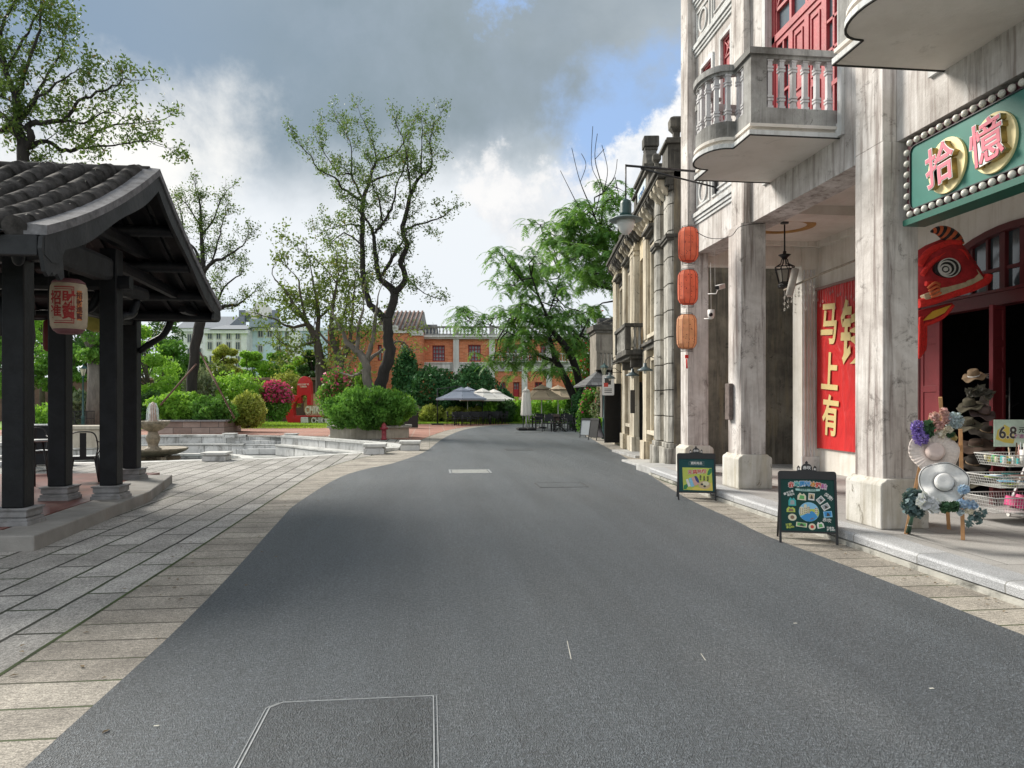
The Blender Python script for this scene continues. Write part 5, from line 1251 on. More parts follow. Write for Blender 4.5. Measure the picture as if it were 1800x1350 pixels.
def limb_curve(p, d, L, r, mb, n=5, up=.12, wob=.22, n_side=6, r_end=.35):
    pts = [p.copy()]; d = d.normalized(); step = L / n
    for i in range(n):
        d = (d + rv(wob) + Vector((0, 0, up))).normalized(); pts.append(pts[-1] + d * step)
    mb.tube(pts, [r * (1 - (1 - r_end) * k / n) for k in range(n + 1)], n_side, cap=False); return pts, d
def twigs(p, d, L, r, lev, mb, leaves, nch=3, per=5, up=.12, wob=.22, spread=.16):
    pts, dd = limb_curve(p, d, L, r, mb, 4 if lev else 3, up, wob, 5 if lev > 1 else (4 if lev else 3))
    if lev == 0:
        for q in pts[1:]:
            for _ in range(per): leaves.append(q + rv(spread))
        return
    for k in range(nch):
        i = random.randint(1, len(pts) - 1); q = pts[i]; nd_ = (dd + rv(.75)).normalized()
        twigs(q, nd_, L * random.uniform(.5, .72), r * .5, lev - 1, mb, leaves, nch, per, up, wob, spread)
    twigs(pts[-1], dd, L * .6, r * .4, lev - 1, mb, leaves, nch, per, up, wob, spread)
def skeleton_tree(name, label, limbs, depth, barkm, leafm, leafL, lev=2, Ls=1.6, step=.75, rr=None, t0=.25, per=5, spread=.16, nch=3, base=None, group=None, seed=1, up=.12, width=.5, jitter=1.6, wob=.22, ground=True, tr=None):
    """limbs: lists of (u, v, radius_m) sight points at about this distance, each limb swung to its own depth"""
    random.seed(seed); b0 = D(limbs[0][0][0], limbs[0][0][1], depth); root = (b0.x, b0.y, base if base is not None else 0.0)
    t = thing(name, label, 'tree', root, 0, group); tm = MB(); tw = MB(); leaves = []
    ends = {}
    for li, lb in enumerate(limbs):
        j = random.uniform(-jitter, jitter) if li else 0; pts = []
        key = (lb[0][0], lb[0][1]); d0 = ends.get(key, depth)
        N = len(lb)
        for i, (u, v, r) in enumerate(lb):
            dd = d0 + j * (i / max(1, N - 1)); ends[(u, v)] = dd; pts.append((D(u, v, dd), r))
        cp_ = cr([(p.x, p.y, p.z, r) for p, r in pts], 5)
        P = [Vector(q[:3]) + rv(.02) for q in cp_]; rad = [max(.012, q[3]) for q in cp_]
        if li == 0 and ground: P = [Vector((P[0].x, P[0].y, root[2] - .1))] + P; rad = [rad[0] * 1.35] + rad
        (tm).tube(P, rad, 9, cap=True)
        tot = 0; nxt = step * .5; LL = sum((P[i + 1] - P[i]).length for i in range(len(P) - 1))
        st0 = t0 if li == 0 else .12
        for i in range(len(P) - 1):
            seg = P[i + 1] - P[i]; tot += seg.length
            while tot > nxt:
                if nxt / LL > st0:
                    dd = (seg.normalized() * .5 + rv(.8) + Vector((0, 0, .2))).normalized()
                    twigs(P[i + 1], dd, Ls * random.uniform(.6, 1.1), max(.010, min(.05, rad[i] * .28)), lev, tw, leaves, nch, per, up, wob, spread)
                nxt += step * random.uniform(.6, 1.4)
        if li > 0 or t0 < .9: twigs(P[-1], (P[-1] - P[-2]).normalized(), Ls, rad[-1], lev, tw, leaves, nch, per, up, wob, spread)
    tm.build('trunk', barkm, t, world=True); tw.build('branches', barkm, t, world=True)
    if leaves: leafmesh('crown', np.array([tuple(q) for q in leaves]), leafL, leafm, t, t.location, width)
    return t, leaves
M_bark = bark('dark_bark', (.008, .007, .006), (.032, .028, .025)); M_bark2 = bark('grey_bark', (.09, .08, .07), (.20, .18, .155)); M_bark3 = bark('brown_bark', (.045, .035, .028), (.11, .09, .075))
L_olive = leafmat('olive_leaves', (0.062, 0.094, 0.025), (0.112, 0.175, 0.044), (0.213, 0.275, 0.075), .4, autumn=(.20, .15, .05), aut=.04)
L_sil = leafmat('dusky_leaves', (.04, .07, .02), (.085, .145, .04), (.17, .25, .07), .4, autumn=(.20, .12, .04), aut=.04)
L_green = leafmat('green_leaves', (0.045, 0.112, 0.027), (0.105, 0.247, 0.048), (0.225, 0.435, 0.090), .35)
L_bright = leafmat('bright_leaves', (0.091, 0.208, 0.033), (0.195, 0.390, 0.058), (0.364, 0.598, 0.104), .42)
L_dark = leafmat('dark_leaves', (0.019, 0.051, 0.019), (0.045, 0.112, 0.035), (0.096, 0.192, 0.056), .25)
L_fern = leafmat('feathery_leaves', (.045, .12, .03), (.09, .21, .05), (.20, .36, .09), .42)
L_yel = leafmat('yellow_green_leaves', (.16, .21, .04), (.32, .38, .08), (.52, .55, .18), .35)
L_grey = leafmat('grey_green_leaves', (0.091, 0.130, 0.078), (0.182, 0.234, 0.143), (0.312, 0.364, 0.234), .3)
L_pink = leafmat('pink_blossom', (.40, .03, .10), (.62, .06, .20), (.80, .16, .35), .3)
L_red = leafmat('red_blossom', (.45, .03, .03), (.65, .06, .05), (.75, .14, .10), .3)
L_ivy = leafmat('ivy_leaves', (0.021, 0.075, 0.030), (0.045, 0.135, 0.048), (0.120, 0.255, 0.098), .15, rough=.35)
# tall sparse tree in the raised planter
tall = [[(664, 700, .40), (674, 656, .34), (684, 628, .34), (682, 592, .30), (680, 562, .29)],
        [(680, 562, .24), (659, 544, .20), (642, 514, .18), (637, 460, .16), (637, 398, .14), (638, 354, .13), (649, 320, .10), (662, 286, .07), (696, 269, .05), (716, 236, .03)],
        [(638, 354, .09), (603, 332, .07), (590, 314, .05), (559, 297, .04), (547, 276, .03), (526, 254, .02)],
        [(638, 354, .08), (617, 307, .06), (596, 307, .04), (581, 286, .03), (560, 252, .02)], [(617, 307, .05), (618, 258, .03), (596, 216, .02)],
        [(649, 320, .08), (687, 307, .05), (715, 300, .03)], [(662, 286, .05), (655, 250, .03), (640, 216, .02)],
        [(680, 562, .25), (693, 516, .24), (668, 488, .16), (659, 444, .13), (657, 410, .10), (643, 385, .06), (620, 360, .03)],
        [(657, 410, .08), (674, 391, .08), (690, 360, .06), (702, 314, .04), (715, 273, .03), (700, 225, .02)], [(674, 391, .06), (665, 348, .05), (655, 326, .03), (652, 290, .02)], [(668, 488, .12), (684, 465, .11), (699, 438, .09)],
        [(693, 516, .19), (713, 490, .17), (705, 460, .15), (715, 432, .14), (708, 404, .13), (715, 370, .12), (722, 342, .11), (739, 311, .08), (758, 295, .05), (757, 242, .03), (765, 214, .02)],
        [(708, 404, .07), (749, 391, .05), (780, 380, .03)], [(722, 342, .07), (718, 304, .05), (716, 273, .03)], [(715, 490, .05), (735, 508, .03), (758, 522, .02)], [(739, 311, .05), (741, 268, .03), (742, 228, .02)], [(637, 398, .06), (610, 395, .04), (575, 405, .02)], [(637, 430, .06), (605, 410, .04), (580, 430, .02)]]
skeleton_tree('tall_tree', 'tall sparse tree with forked black limbs rising from the octagonal planter', [[(u_, v_, r_ * .74) for u_, v_, r_ in lb] for lb in tall], 31.6, M_bark, L_sil, .11, lev=2, Ls=.62, step=.36, t0=.98, per=2, spread=.10, nch=3, seed=11, jitter=2.2, base=.4)
# tree over the pavilion roof
tl = [[(48, 640, .17), (46, 500, .16), (44, 380, .15), (40, 264, .13), (31, 222, .11), (27, 173, .08), (10, 120, .05), (0, 60, .03)],
      [(40, 264, .10), (56, 240, .09), (52, 218, .07), (111, 211, .05), (142, 178, .035), (191, 156, .025), (222, 138, .012)], [(40, 264, .08), (80, 246, .05), (111, 264, .05), (142, 258, .04), (173, 231, .03), (213, 220, .02), (272, 214, .012)],
      [(142, 258, .03), (200, 256, .02), (262, 248, .012)], [(31, 222, .06), (55, 182, .05), (85, 130, .03), (105, 95, .02), (118, 60, .012)], [(27, 173, .06), (50, 110, .04), (70, 50, .03), (75, -20, .02)], [(0, 231, .06), (31, 209, .05), (60, 180, .04), (110, 140, .02), (140, 120, .012)],
      [(10, 120, .04), (35, 80, .03), (70, 20, .02), (95, 15, .012)], [(0, 60, .04), (20, 10, .03), (40, -50, .02)], [(31, 222, .05), (-20, 180, .04), (-60, 120, .03)], [(10, 120, .05), (-30, 60, .03), (-70, 0, .02)], [(111, 211, .04), (150, 215, .025), (190, 195, .012)]]
skeleton_tree('broadleaf_tree', 'leafy tree spreading over the near end of the pavilion roof at upper left', tl, 17.5, M_bark, L_sil, .10, lev=2, Ls=.5, step=.24, t0=.5, per=3, spread=.085, nch=2, seed=5, jitter=1.8, up=.02)
# slender tree in the stone planter behind the pavilion
sl_ = [[(334, 735, .26), (337, 680, .26), (343, 613, .25), (350, 570, .26), (356, 535, .22), (358, 480, .13), (354, 417, .09), (353, 370, .06), (347, 345, .03)],
       [(350, 570, .18), (370, 553, .15), (390, 540, .11), (417, 535, .06), (440, 520, .03)], [(358, 480, .10), (372, 462, .09), (400, 450, .06), (430, 430, .03)], [(358, 480, .09), (345, 443, .07), (327, 417, .04), (318, 375, .03)], [(354, 417, .06), (372, 390, .04), (388, 350, .03)], [(372, 462, .05), (385, 420, .04), (395, 380, .02)], [(353, 400, .05), (330, 360, .03)], [(370, 553, .08), (395, 505, .05), (425, 480, .03)], [(350, 570, .08), (325, 540, .06), (300, 560, .03)]]
skeleton_tree('slender_tree', 'slender tree with thin crown in the stone planter behind the pavilion', sl_, 37.3, M_bark, L_sil, .12, lev=2, Ls=.7, step=.45, t0=.5, per=2, spread=.11, nch=3, seed=8, jitter=2.0)
# leafy trees left of the tall one
def leafy(limbs, depth, label, seed, base=None, leafm=L_olive, leafL=.24, Ls=1.5, step=.55, per=10, group=None, name='broadleaf_tree', barkm=M_bark3, spread=.28, t0=.35, lev=1, up=.1, nch=3):
    return skeleton_tree(name, label, limbs, depth, barkm, leafm, leafL, lev=lev, Ls=Ls, step=step, t0=t0, per=per, spread=spread, nch=nch, seed=seed, jitter=2.4, group=group, up=up, base=base)
leafy([[(563, 728, .42), (563, 644, .36), (556, 600, .30), (541, 570, .22), (520, 540, .14), (500, 510, .08), (482, 490, .05)], [(556, 600, .2), (560, 560, .16), (555, 520, .1), (548, 482, .06)], [(541, 570, .14), (510, 575, .1), (482, 560, .06)], [(541, 570, .12), (530, 530, .09), (525, 490, .06)], [(560, 560, .1), (585, 530, .06), (580, 490, .05)], [(556, 600, .1), (520, 610, .07), (500, 605, .04)]], 56, 'dense dark-limbed tree left of the tall sparse one', 21, leafL=.28, Ls=1.8, step=.8, per=8)
leafy([[(604, 728, .38), (598, 640, .32), (590, 612, .26), (582, 585, .2), (585, 540, .12), (592, 500, .08)], [(598, 640, .2), (612, 610, .16), (618, 570, .12), (622, 520, .07)], [(612, 610, .1), (640, 590, .06)], [(590, 612, .12), (565, 590, .08), (552, 560, .05)], [(582, 585, .1), (605, 550, .07), (615, 500, .05)], [(592, 500, .06), (570, 470, .04), (530, 440, .02)], [(592, 500, .06), (610, 460, .04), (600, 420, .02)]], 55.5, 'leafy tree with two dark stems close left of the tall sparse one', 22, leafL=.28, Ls=1.7, step=.8, per=6)
leafy([[(651, 700, .22), (645, 664, .2), (643, 637, .18), (629, 619, .15), (610, 600, .1), (596, 570, .06)], [(643, 637, .12), (655, 600, .1), (660, 560, .07), (664, 530, .04)], [(629, 619, .1), (630, 580, .07), (640, 540, .04)], [(643, 637, .1), (665, 620, .07), (700, 600, .04), (718, 610, .02)], [(645, 650, .08), (620, 660, .05), (600, 655, .03)]], 31.7, 'pale-stemmed leaning tree beside the black trunk in the octagonal planter', 23, base=.4, leafL=.16, Ls=.9, step=.55, per=4, spread=.16, t0=.4, barkm=M_bark2)
# feathery trees on the right
def tuft(Lst, p, n=6, L=.75, w=.13):
    """drooping feathered leaf sprays round one twig end"""
    for k in range(n):
        a = random.uniform(0, 6.283); d = Vector((math.cos(a), math.sin(a), random.uniform(-.1, .8))).normalized()
        q = p.copy(); s_ = L * random.uniform(.6, 1.2) / 4; side = Vector((-math.sin(a), math.cos(a), 0)) * w * .5
        pts = [q.copy()]
        for i in range(4): d = (d + Vector((0, 0, -.38))).normalized(); q = q + d * s_; pts.append(q.copy())
        Lst.append((pts, side))
def fern_build(name, Lst, mat, parent):
    mb_v = []; mb_f = []; off = parent.location; k = 0
    for pts, side in Lst:
        for i in range(4):      # separate small blades so light comes through
            a, b_ = pts[i], pts[i + 1]; m_ = (a + b_) / 2
            wsc = (.7, 1.0, .95, .55)[i]
            for sg in (-1, 1):
                for f in (.15, .6):
                    c_ = a.lerp(b_, f); tip = c_ + side * sg * 2.6 * wsc + (b_ - a) * .75 + Vector((0, 0, -.02))
                    w_ = (b_ - a) * .42
                    mb_v += [c_ - off, c_ + w_ - off, tip - off]; mb_f.append((k, k + 1, k + 2)); k += 3
    me = bpy.data.meshes.new(name); me.from_pydata([tuple(v) for v in mb_v], [], mb_f); me.materials.append(mat); o = bpy.data.objects.new(name, me); put(o, parent); return o
def zz8(x, y): return (860 + x / 3.376, 380 + y / 3.376)
def feathery(label, limbs, depth, patches, seed, base=0.0, pr=.50, nt=7, L=.8, ground=True):
    random.seed(seed); b0 = D(limbs[0][0][0], limbs[0][0][1], depth); t = thing('feathery_tree', label, 'tree', (b0.x, b0.y, base)); tm = MB(); nodes = []
    for li, lb in enumerate(limbs):
        j = random.uniform(-1.2, 1.2) if li else 0
        pts = [(D(u, v, depth + j * i / (len(lb) - 1)), r) for i, (u, v, r) in enumerate(lb)]
        cp_ = cr([(p.x, p.y, p.z, r) for p, r in pts], 5); P = [Vector(q[:3]) for q in cp_]; rad = [max(.015, q[3]) for q in cp_]
        if li == 0 and ground: P = [Vector((P[0].x, P[0].y, base - .1))] + P; rad = [rad[0] * 1.2] + rad
        tm.tube(P, rad, 8); nodes += P[len(P) // 3:]
    tm.build('trunk', M_bark, t, world=True); tw = MB(); S = []
    for (u, v) in patches:
        c_ = D(u, v, depth + random.uniform(-2.2, 2.2)); q = min(nodes, key=lambda n_: (n_ - c_).length)
        mid = q.lerp(c_, .5) + rv(.15) + Vector((0, 0, .15)); tw.tube([q, mid, c_], [.05, .035, .02], 5)
        for k in range(nt):
            e = c_ + Vector((random.gauss(0, pr), random.gauss(0, pr), random.gauss(0, pr * .55)))
            tw.tube([c_, c_.lerp(e, .5) + rv(.05), e], [.02, .014, .008], 3, cap=False); tuft(S, e, 7, L)
    tw.build('branches', M_bark, t, world=True); fern_build('crown', S, L_fern, t); return t
pt6 = [zz8(*p) for p in [(80, 235), (120, 300), (160, 340), (140, 410), (200, 330), (270, 240), (310, 280), (330, 330), (430, 330), (420, 390), (360, 130), (300, 50), (220, 430), (250, 360), (330, 380), (250, 550), (190, 520), (150, 620), (100, 640), (60, 790), (30, 840), (20, 610), (120, 560), (330, 590), (380, 540), (530, 560), (560, 600), (240, 840), (220, 780), (150, 890), (370, 900), (330, 880), (450, 740), (300, 690), (260, 640), (190, 690), (440, 650), (500, 680), (420, 470), (520, 770), (120, 720), (250, 720), (-160, 560), (-120, 620), (600, 760), (560, 700), (350, 760), (470, 600), (400, 600), (300, 620)]]
feathery('arching feathery tree with two leaning black trunks beside the beige umbrellas',
         [[(1011, 703, .24), (993, 664, .22), (978, 635, .20), (972, 615, .15), (966, 590, .10), (962, 558, .07)], [(1022, 700, .24), (1014, 655, .22), (999, 617, .2), (978, 590, .17), (964, 572, .12), (962, 558, .09), (946, 519, .06), (934, 484, .04)], [(978, 635, .12), (949, 626, .08), (935, 612, .05), (905, 590, .03), (870, 575, .02), (825, 560, .015)], [(964, 572, .08), (925, 565, .05), (895, 560, .03)], [(962, 558, .05), (975, 520, .04), (985, 480, .03)], [(946, 519, .05), (915, 490, .03), (890, 460, .02)], [(999, 617, .09), (1020, 590, .06), (1035, 560, .04)]], 43.0, pt6, 31, L=.9)
pt7 = [zz8(*p) for p in [(470, 60), (530, 30), (560, 130), (620, 60), (640, 130), (620, 190), (500, 250), (560, 230), (600, 400), (570, 370), (640, 330), (680, 300), (700, 230), (460, 150), (540, 180), (690, 130), (720, 60), (700, 400), (740, 330), (430, 110), (480, 210), (650, 250), (560, 300), (600, 560)]] + [(1000, 385), (1025, 375), (1045, 365), (1075, 350), (1085, 330), (1062, 400), (1080, 420)]
feathery('dark feathery tree rising behind the ochre townhouse with bare twigs above',
         [[(1090, 640, .22), (1088, 560, .22), (1084, 510, .2), (1072, 468, .17), (1062, 430, .13), (1056, 400, .09)], [(1084, 510, .1), (1062, 505, .06), (1040, 500, .04)], [(1072, 468, .1), (1085, 430, .07), (1088, 390, .05)], [(1062, 430, .08), (1035, 430, .05), (1010, 445, .03)], [(1056, 400, .07), (1030, 390, .04), (1000, 400, .03)],
          [(1062, 430, .05), (1045, 380, .04), (1020, 320, .02), (1005, 260, .01)], [(1056, 400, .05), (1060, 340, .03), (1046, 280, .02), (1050, 235, .008)], [(1060, 340, .025), (1068, 300, .015), (1058, 255, .008)], [(1045, 380, .03), (1055, 330, .02), (1040, 290, .01), (1042, 222, .006)], [(1020, 320, .015), (1030, 290, .01), (1022, 270, .006)], [(1046, 280, .012), (1062, 262, .006)], [(1030, 390, .03), (1005, 340, .02), (985, 300, .01)], [(1060, 340, .03), (1080, 310, .015), (1085, 280, .008)]], 35.0, pt7, 32, pr=.5, nt=8, L=.75)
# generic round trees
def round_tree(u, v0, v1, depth, wpx, label, seed, leafm=L_green, leafL=.3, n=9000, trunk=.2, name='broadleaf_tree', group=None, barkm=M_bark3, clus=26, lean=0.0, vbase=None, gauss=.30):
    """crown between picture heights v0 (top) and v1, width in sight units at that depth"""
    random.seed(seed); cz0 = EYE - (v1 - HZ) / F * depth; cz1 = EYE - (v0 - HZ) / F * depth; c_ = D(u, (v0 + v1) / 2, depth); rx = wpx / 2 / F * depth; rzz = (cz1 - cz0) / 2
    t = thing(name, label, 'tree', (c_.x + lean, c_.y, 0), 0, group); tm = MB(); fork = Vector((c_.x + lean * .3, c_.y, max(.8, cz0 + rzz * .3)))
    tm.tube([Vector((c_.x + lean, c_.y, -.1)), Vector((c_.x + lean * .6, c_.y, fork.z * .5)) + rv(.05), fork], [trunk * 1.3, trunk, trunk * .8], 8)
    pts = []; per = n // clus
    for k in range(clus):
        a = random.uniform(0, 6.283); zf = random.uniform(-1, 1); rr = math.sqrt(max(0, 1 - zf * zf)) * random.uniform(.45, 1.0)
        q = Vector((c_.x + rx * rr * math.cos(a), c_.y + rx * rr * math.sin(a), (cz0 + cz1) / 2 + rzz * zf * .92))
        mid = fork.lerp(q, .55) + rv(rx * .07); tm.tube([fork, mid, q], [trunk * .45, trunk * .22, .02], 5, cap=False)
        s_ = rx * random.uniform(.7, 1.3) * gauss
        m_ = int(per * random.uniform(.5, 1.5)); g_ = rng.normal(size=(m_, 3)); g_ /= (np.linalg.norm(g_, axis=1)[:, None]); g_ *= (rng.uniform(.3, 1, m_) ** .5)[:, None] * 1.35
        pts.append(g_ * np.array([s_, s_, s_ * .62]) + np.array(q))
    tm.build('trunk', barkm, t, world=True); leafmesh('crown', np.concatenate(pts), leafL, leafm, t, t.location, .55)
    return t
BG = [(-40, 500, 690, 62, 190, L_dark, 'dark evergreen tree at the far left edge behind the first pavilion post'), (75, 535, 650, 46, 120, L_bright, 'bright green tree seen between the first two pavilion posts'), (150, 520, 650, 60, 150, L_dark, 'dark tree seen between the second and third pavilion posts'),
      (225, 505, 660, 58, 130, L_dark, 'dark tree directly behind the rear pavilion post'), (262, 575, 700, 47, 120, L_bright, 'lime green tree with layered leaves just right of the rear pavilion post'), (305, 600, 690, 55, 90, L_green, 'mid green tree between the fountain and the slender tree'), (20, 560, 700, 40, 110, L_green, 'mid green tree low behind the first pavilion post'),
      (395, 606, 690, 64, 50, L_yel, 'small yellow green tree before the white far house'), (440, 618, 700, 70, 60, L_bright, 'small light green tree before the grey roofed house'), (490, 622, 690, 72, 56, L_green, 'small green tree before the pale blue house'), (525, 628, 700, 66, 50, L_bright, 'light green bushy tree beside the brick wing'), (548, 618, 690, 60, 50, L_dark, 'dark bushy tree touching the brick wing'), (350, 625, 690, 58, 56, L_grey, 'grey green willowy tree behind the slender one'), (118, 600, 700, 44, 70, L_green, 'green shrubby tree by the far railing')]
for i, (u, v0, v1, dp, w_, lm, lb) in enumerate(BG):
    round_tree(u, v0, v1, dp, w_, lb, 100 + i, lm, .30 if dp > 50 else .22, 6500, .16, clus=20)
t = round_tree(165, 520, 640, 36, 90, 'old thick-trunked pollard tree with pale bark seen between two pavilion posts', 160, L_green, .2, 4000, .36, clus=14, barkm=M_bark2)
# stakes propping the slender tree
for (a, b_, l) in (((345, 640), (282, 712), 'left rust red prop leaning on the slender tree'), ((352, 620), (412, 735), 'right rust red prop leaning on the slender tree')):
    p, q = D(*a, 37.0), D(*b_, 34.5); o = MB().tube([p, q], [.045, .045], 7).build('tree_prop', plain('rusty_prop', (.12, .06, .045), .9, bp=0)); tag(o, l, 'prop')

def bush(u, v0, v1, depth, wpx, label, leafm, n=4500, leafL=.16, name='shrub', cat='shrub', blossom=None, nb=0, group=None, dz=1.0, seed=0, lump=.28, ground=None, spiky=False):
    random.seed(seed + int(u)); r_ = np.random.default_rng(seed + int(u))
    zt = EYE - (v0 - HZ) / F * depth; zb = EYE - (v1 - HZ) / F * depth if ground is None else ground; c_ = D(u, v1, depth); rx = wpx / 2 / F * depth; h = zt - zb
    t = thing(name, label, cat, (c_.x, c_.y, zb), 0, group)
    d = r_.normal(size=(n, 3)); d /= np.linalg.norm(d, axis=1)[:, None]
    ph = r_.uniform(0, 6.28, 9); az = np.arctan2(d[:, 1], d[:, 0]); el = d[:, 2]
    lob = 1 + lump * (np.sin(3 * az + ph[0]) * np.cos(2.5 * el + ph[1]) + .6 * np.sin(5 * az + ph[2]) * np.sin(6 * el + ph[3]) + .5 * np.sin(9 * az + ph[4] + 3 * el))
    rad = (r_.uniform(.35, 1, n) ** .4) * lob
    P = np.stack([d[:, 0] * rx * rad, d[:, 1] * rx * rad * .8 * dz, h * .5 + d[:, 2] * h * .5 * np.clip(rad, .2, 1.25)], 1); P[:, 2] = np.maximum(P[:, 2], .02)
    stem = MB()
    for k in range(9): a = k * .7; stem.tube([(0.08 * math.cos(a), .08 * math.sin(a), 0), (rx * .4 * math.cos(a), rx * .3 * math.sin(a), h * .5), (rx * .75 * math.cos(a + .3), rx * .6 * math.sin(a + .3), h * .8)], [.03, .018, .008], 5)
    stem.build('stems', M_bark3, t)
    dr = None
    if spiky: dr = d * .6 + np.array([0, 0, .8])
    leafmesh('foliage', P, leafL, leafm, t, (0, 0, 0), .5, dirs=dr)
    if nb:
        sel = d[:, 2] > -.1; Q = P[sel] * 1.03; Q = Q[r_.permutation(len(Q))[:nb]]; leafmesh('blossom', Q, leafL * .95, blossom, t, (0, 0, 0), .8)
    return t
bush(318, 690, 743, 37.0, 95, 'bright green shrub bed filling the stone planter round the slender tree', L_bright, 7000, .2, lump=.2)
bush(375, 700, 743, 36.5, 72, 'green shrub at the right end of the stone planter', L_green, 4000, .2)
bush(436, 690, 752, 38.0, 62, 'rounded variegated yellow shrub right of the stone planter', L_yel, 5000, .16, lump=.12)
bush(415, 658, 720, 46.0, 90, 'tall yellow green shrub behind the variegated one', L_bright, 4000, .22)
bush(482, 670, 740, 47.0, 62, 'pink bougainvillea bush left of the red sculpture', L_green, 3500, .19, blossom=L_pink, nb=2000, lump=.12)
bush(505, 655, 720, 54.0, 60, 'yellow green shrub behind the pink bush', L_yel, 2500, .25)
bush(350, 650, 740, 45.0, 60, 'silvery grey green shrub behind the slender tree', L_grey, 4000, .22, spiky=True)
bush(385, 640, 735, 50.0, 60, 'olive shrub between the slender tree and the yellow shrub', L_olive, 3000, .25)
bush(600, 655, 735, 36.5, 72, 'tall green bush with pink blossom on top behind the planter', L_green, 6000, .19, blossom=L_pink, nb=500)
bush(648, 684, 754, 30.9, 135, 'broad green shrub mass filling the octagonal planter', L_green, 14000, .17, lump=.26, dz=1.1, spiky=True)
bush(618, 694, 752, 30.4, 66, 'left lobe of green shrubs in the octagonal planter', L_green, 5000, .17, seed=3)
bush(690, 688, 752, 31.4, 60, 'right lobe of green shrubs in the octagonal planter', L_bright, 3600, .15, seed=4, lump=.3, spiky=True)
bush(640, 640, 720, 33.5, 26, 'upright light green shrub beside the black trunk', L_bright, 2200, .15, spiky=True)
IV = [(714, 612, 715, 57.5, 46, 'tall ivy cone climbing the corner of the brick wing'), (757, 645, 725, 57.0, 104, 'broad ivy mound under the first hall window'), (833, 640, 728, 57.5, 76, 'pointed ivy mound under the second hall window'), (800, 672, 728, 56.0, 70, 'low ivy mound between the two larger ones'), (884, 684, 722, 57.0, 34, 'small ivy mound left of the red hall door')]
for i, (u, v0, v1, dp, w_, lb) in enumerate(IV): bush(u, v0, v1, dp, w_, lb, L_ivy, 7000, .28, name='ivy_mound', cat='climbing plant', seed=50, ground=0, lump=.14)
LO = [(728, 714, 733, 55, 26, L_grey, 'pale low shrub by the litter bin'), (757, 713, 734, 54.5, 38, L_yel, 'yellow flowering shrub left of the grey umbrellas'), (800, 716, 735, 54.5, 40, L_yel, 'yellow low hedge behind the grey umbrellas, left piece'), (838, 716, 735, 54.5, 40, L_yel, 'yellow low hedge behind the grey umbrellas, right piece'), (868, 706, 735, 54, 36, L_bright, 'light green shrub left of the clipped dark ball'), (889, 705, 735, 52.5, 32, L_dark, 'clipped dark green ball shrub right of the grey umbrellas'), (912, 703, 736, 54, 36, L_bright, 'light green shrub right of the clipped dark ball'), (950, 700, 736, 52, 46, L_bright, 'light green shrub behind the beige umbrella post'), (985, 698, 738, 52, 46, L_bright, 'light green shrub right of the beige umbrella post'), (1010, 702, 745, 48, 34, L_dark, 'dark shrub at the foot of the leaning trunks')]
for i, (u, v0, v1, dp, w_, lm, lb) in enumerate(LO): bush(u, v0, v1, dp, w_, lb, lm, 2200, .22, seed=80, ground=0, spiky=lm in (L_bright, L_yel))
bush(1058, 735, 772, 32.0, 44, 'bright green low bush at the kerb before the black door', L_bright, 5000, .12, ground=0, lump=.15)
bush(1038, 690, 765, 36.0, 44, 'climbing rose bush with pale pink blossom left of the street lamp', L_green, 4500, .15, blossom=L_pink, nb=160, ground=0)
bush(1064, 668, 745, 33.8, 40, 'leafy climber with pale leaves by the slate awning', L_grey, 3000, .14, ground=0, blossom=L_pink, nb=80)
bush(1030, 610, 700, 47.0, 60, 'tall climber with red blossom beside the grey house', L_green, 4500, .22, blossom=L_red, nb=220, ground=0)
bush(1022, 690, 760, 40.0, 36, 'dark ivy heap around the base of the leaning trunks', L_ivy, 4000, .16, ground=0)
bush(1052, 565, 640, 42.0, 36, 'green bush with red flowers on the balcony beside the grey house', L_green, 3000, .2, blossom=L_red, nb=150, ground=0)
bush(78, 715, 795, 30.0, 70, 'lime green bush between the first two pavilion posts', L_bright, 4500, .15, ground=-.2)
bush(150, 690, 770, 42.0, 60, 'ornamental grasses by the pond railing', L_grey, 2500, .3, spiky=True, ground=0)
bush(205, 700, 760, 40.0, 60, 'green weeds behind the white balustrade', L_green, 3000, .2, ground=0)
bush(265, 690, 745, 44.0, 50, 'dark green bush behind the fountain top', L_dark, 3000, .2, ground=0)
# planters
pl = thing('stone_planter', 'rectangular planter of pinkish stone blocks with grey coping round the slender tree', 'planter', (-11.6, 38.2, 0))
M_block = bricks('pink_stone_block', (.26, .19, .16), (.42, .34, .30), (.10, .09, .08), .85, .3, .014, 'xz', .85, .25, .5, .5)
B('wall', M_block, [(-1.9, 1.65, -1.1, -.8, 0, .58), (-1.9, -1.6, -.8, 2.2, 0, .58), (1.35, 1.65, -.8, 2.2, 0, .58), (-1.6, 1.35, 1.9, 2.2, 0, .58)], pl); B('coping', M_stonep, [(-2.0, 1.75, -1.2, -.7, .58, .66), (1.25, 1.75, -.7, 2.3, .58, .66), (-2.0, -1.5, -.7, 2.3, .58, .66)], pl, .01)
B('soil', plain('soil', (.05, .035, .025), .95, bp=.3), [(-1.6, 1.35, -.8, 1.9, 0, .5)], pl)
op = thing('octagonal_planter', 'cream rendered octagonal planter under the tall black-limbed tree', 'planter', (-2.55, 32.35, 0))
M_cream = plaster('cream_render', (.44, .40, .33), (.54, .50, .43), (.34, .31, .26), (.22, .19, .15), .8, .5)
oc_ = [(1.78 * math.cos(R(22.5 + 45 * k)), 1.45 * math.sin(R(22.5 + 45 * k))) for k in range(8)]
MB().prism(oc_, 0, .44).build('wall', M_cream, op); MB().prism([(x * 1.08, y * 1.08) for x, y in oc_], .44, .54).build('coping', plaster('cream_coping', (.40, .38, .34), (.50, .48, .45), (.28, .26, .23), (.16, .15, .13), .8, .8), op, bevel=.02); MB().prism([(x * .9, y * .9) for x, y in oc_], .53, .56).build('soil', bpy.data.materials['soil'], op)
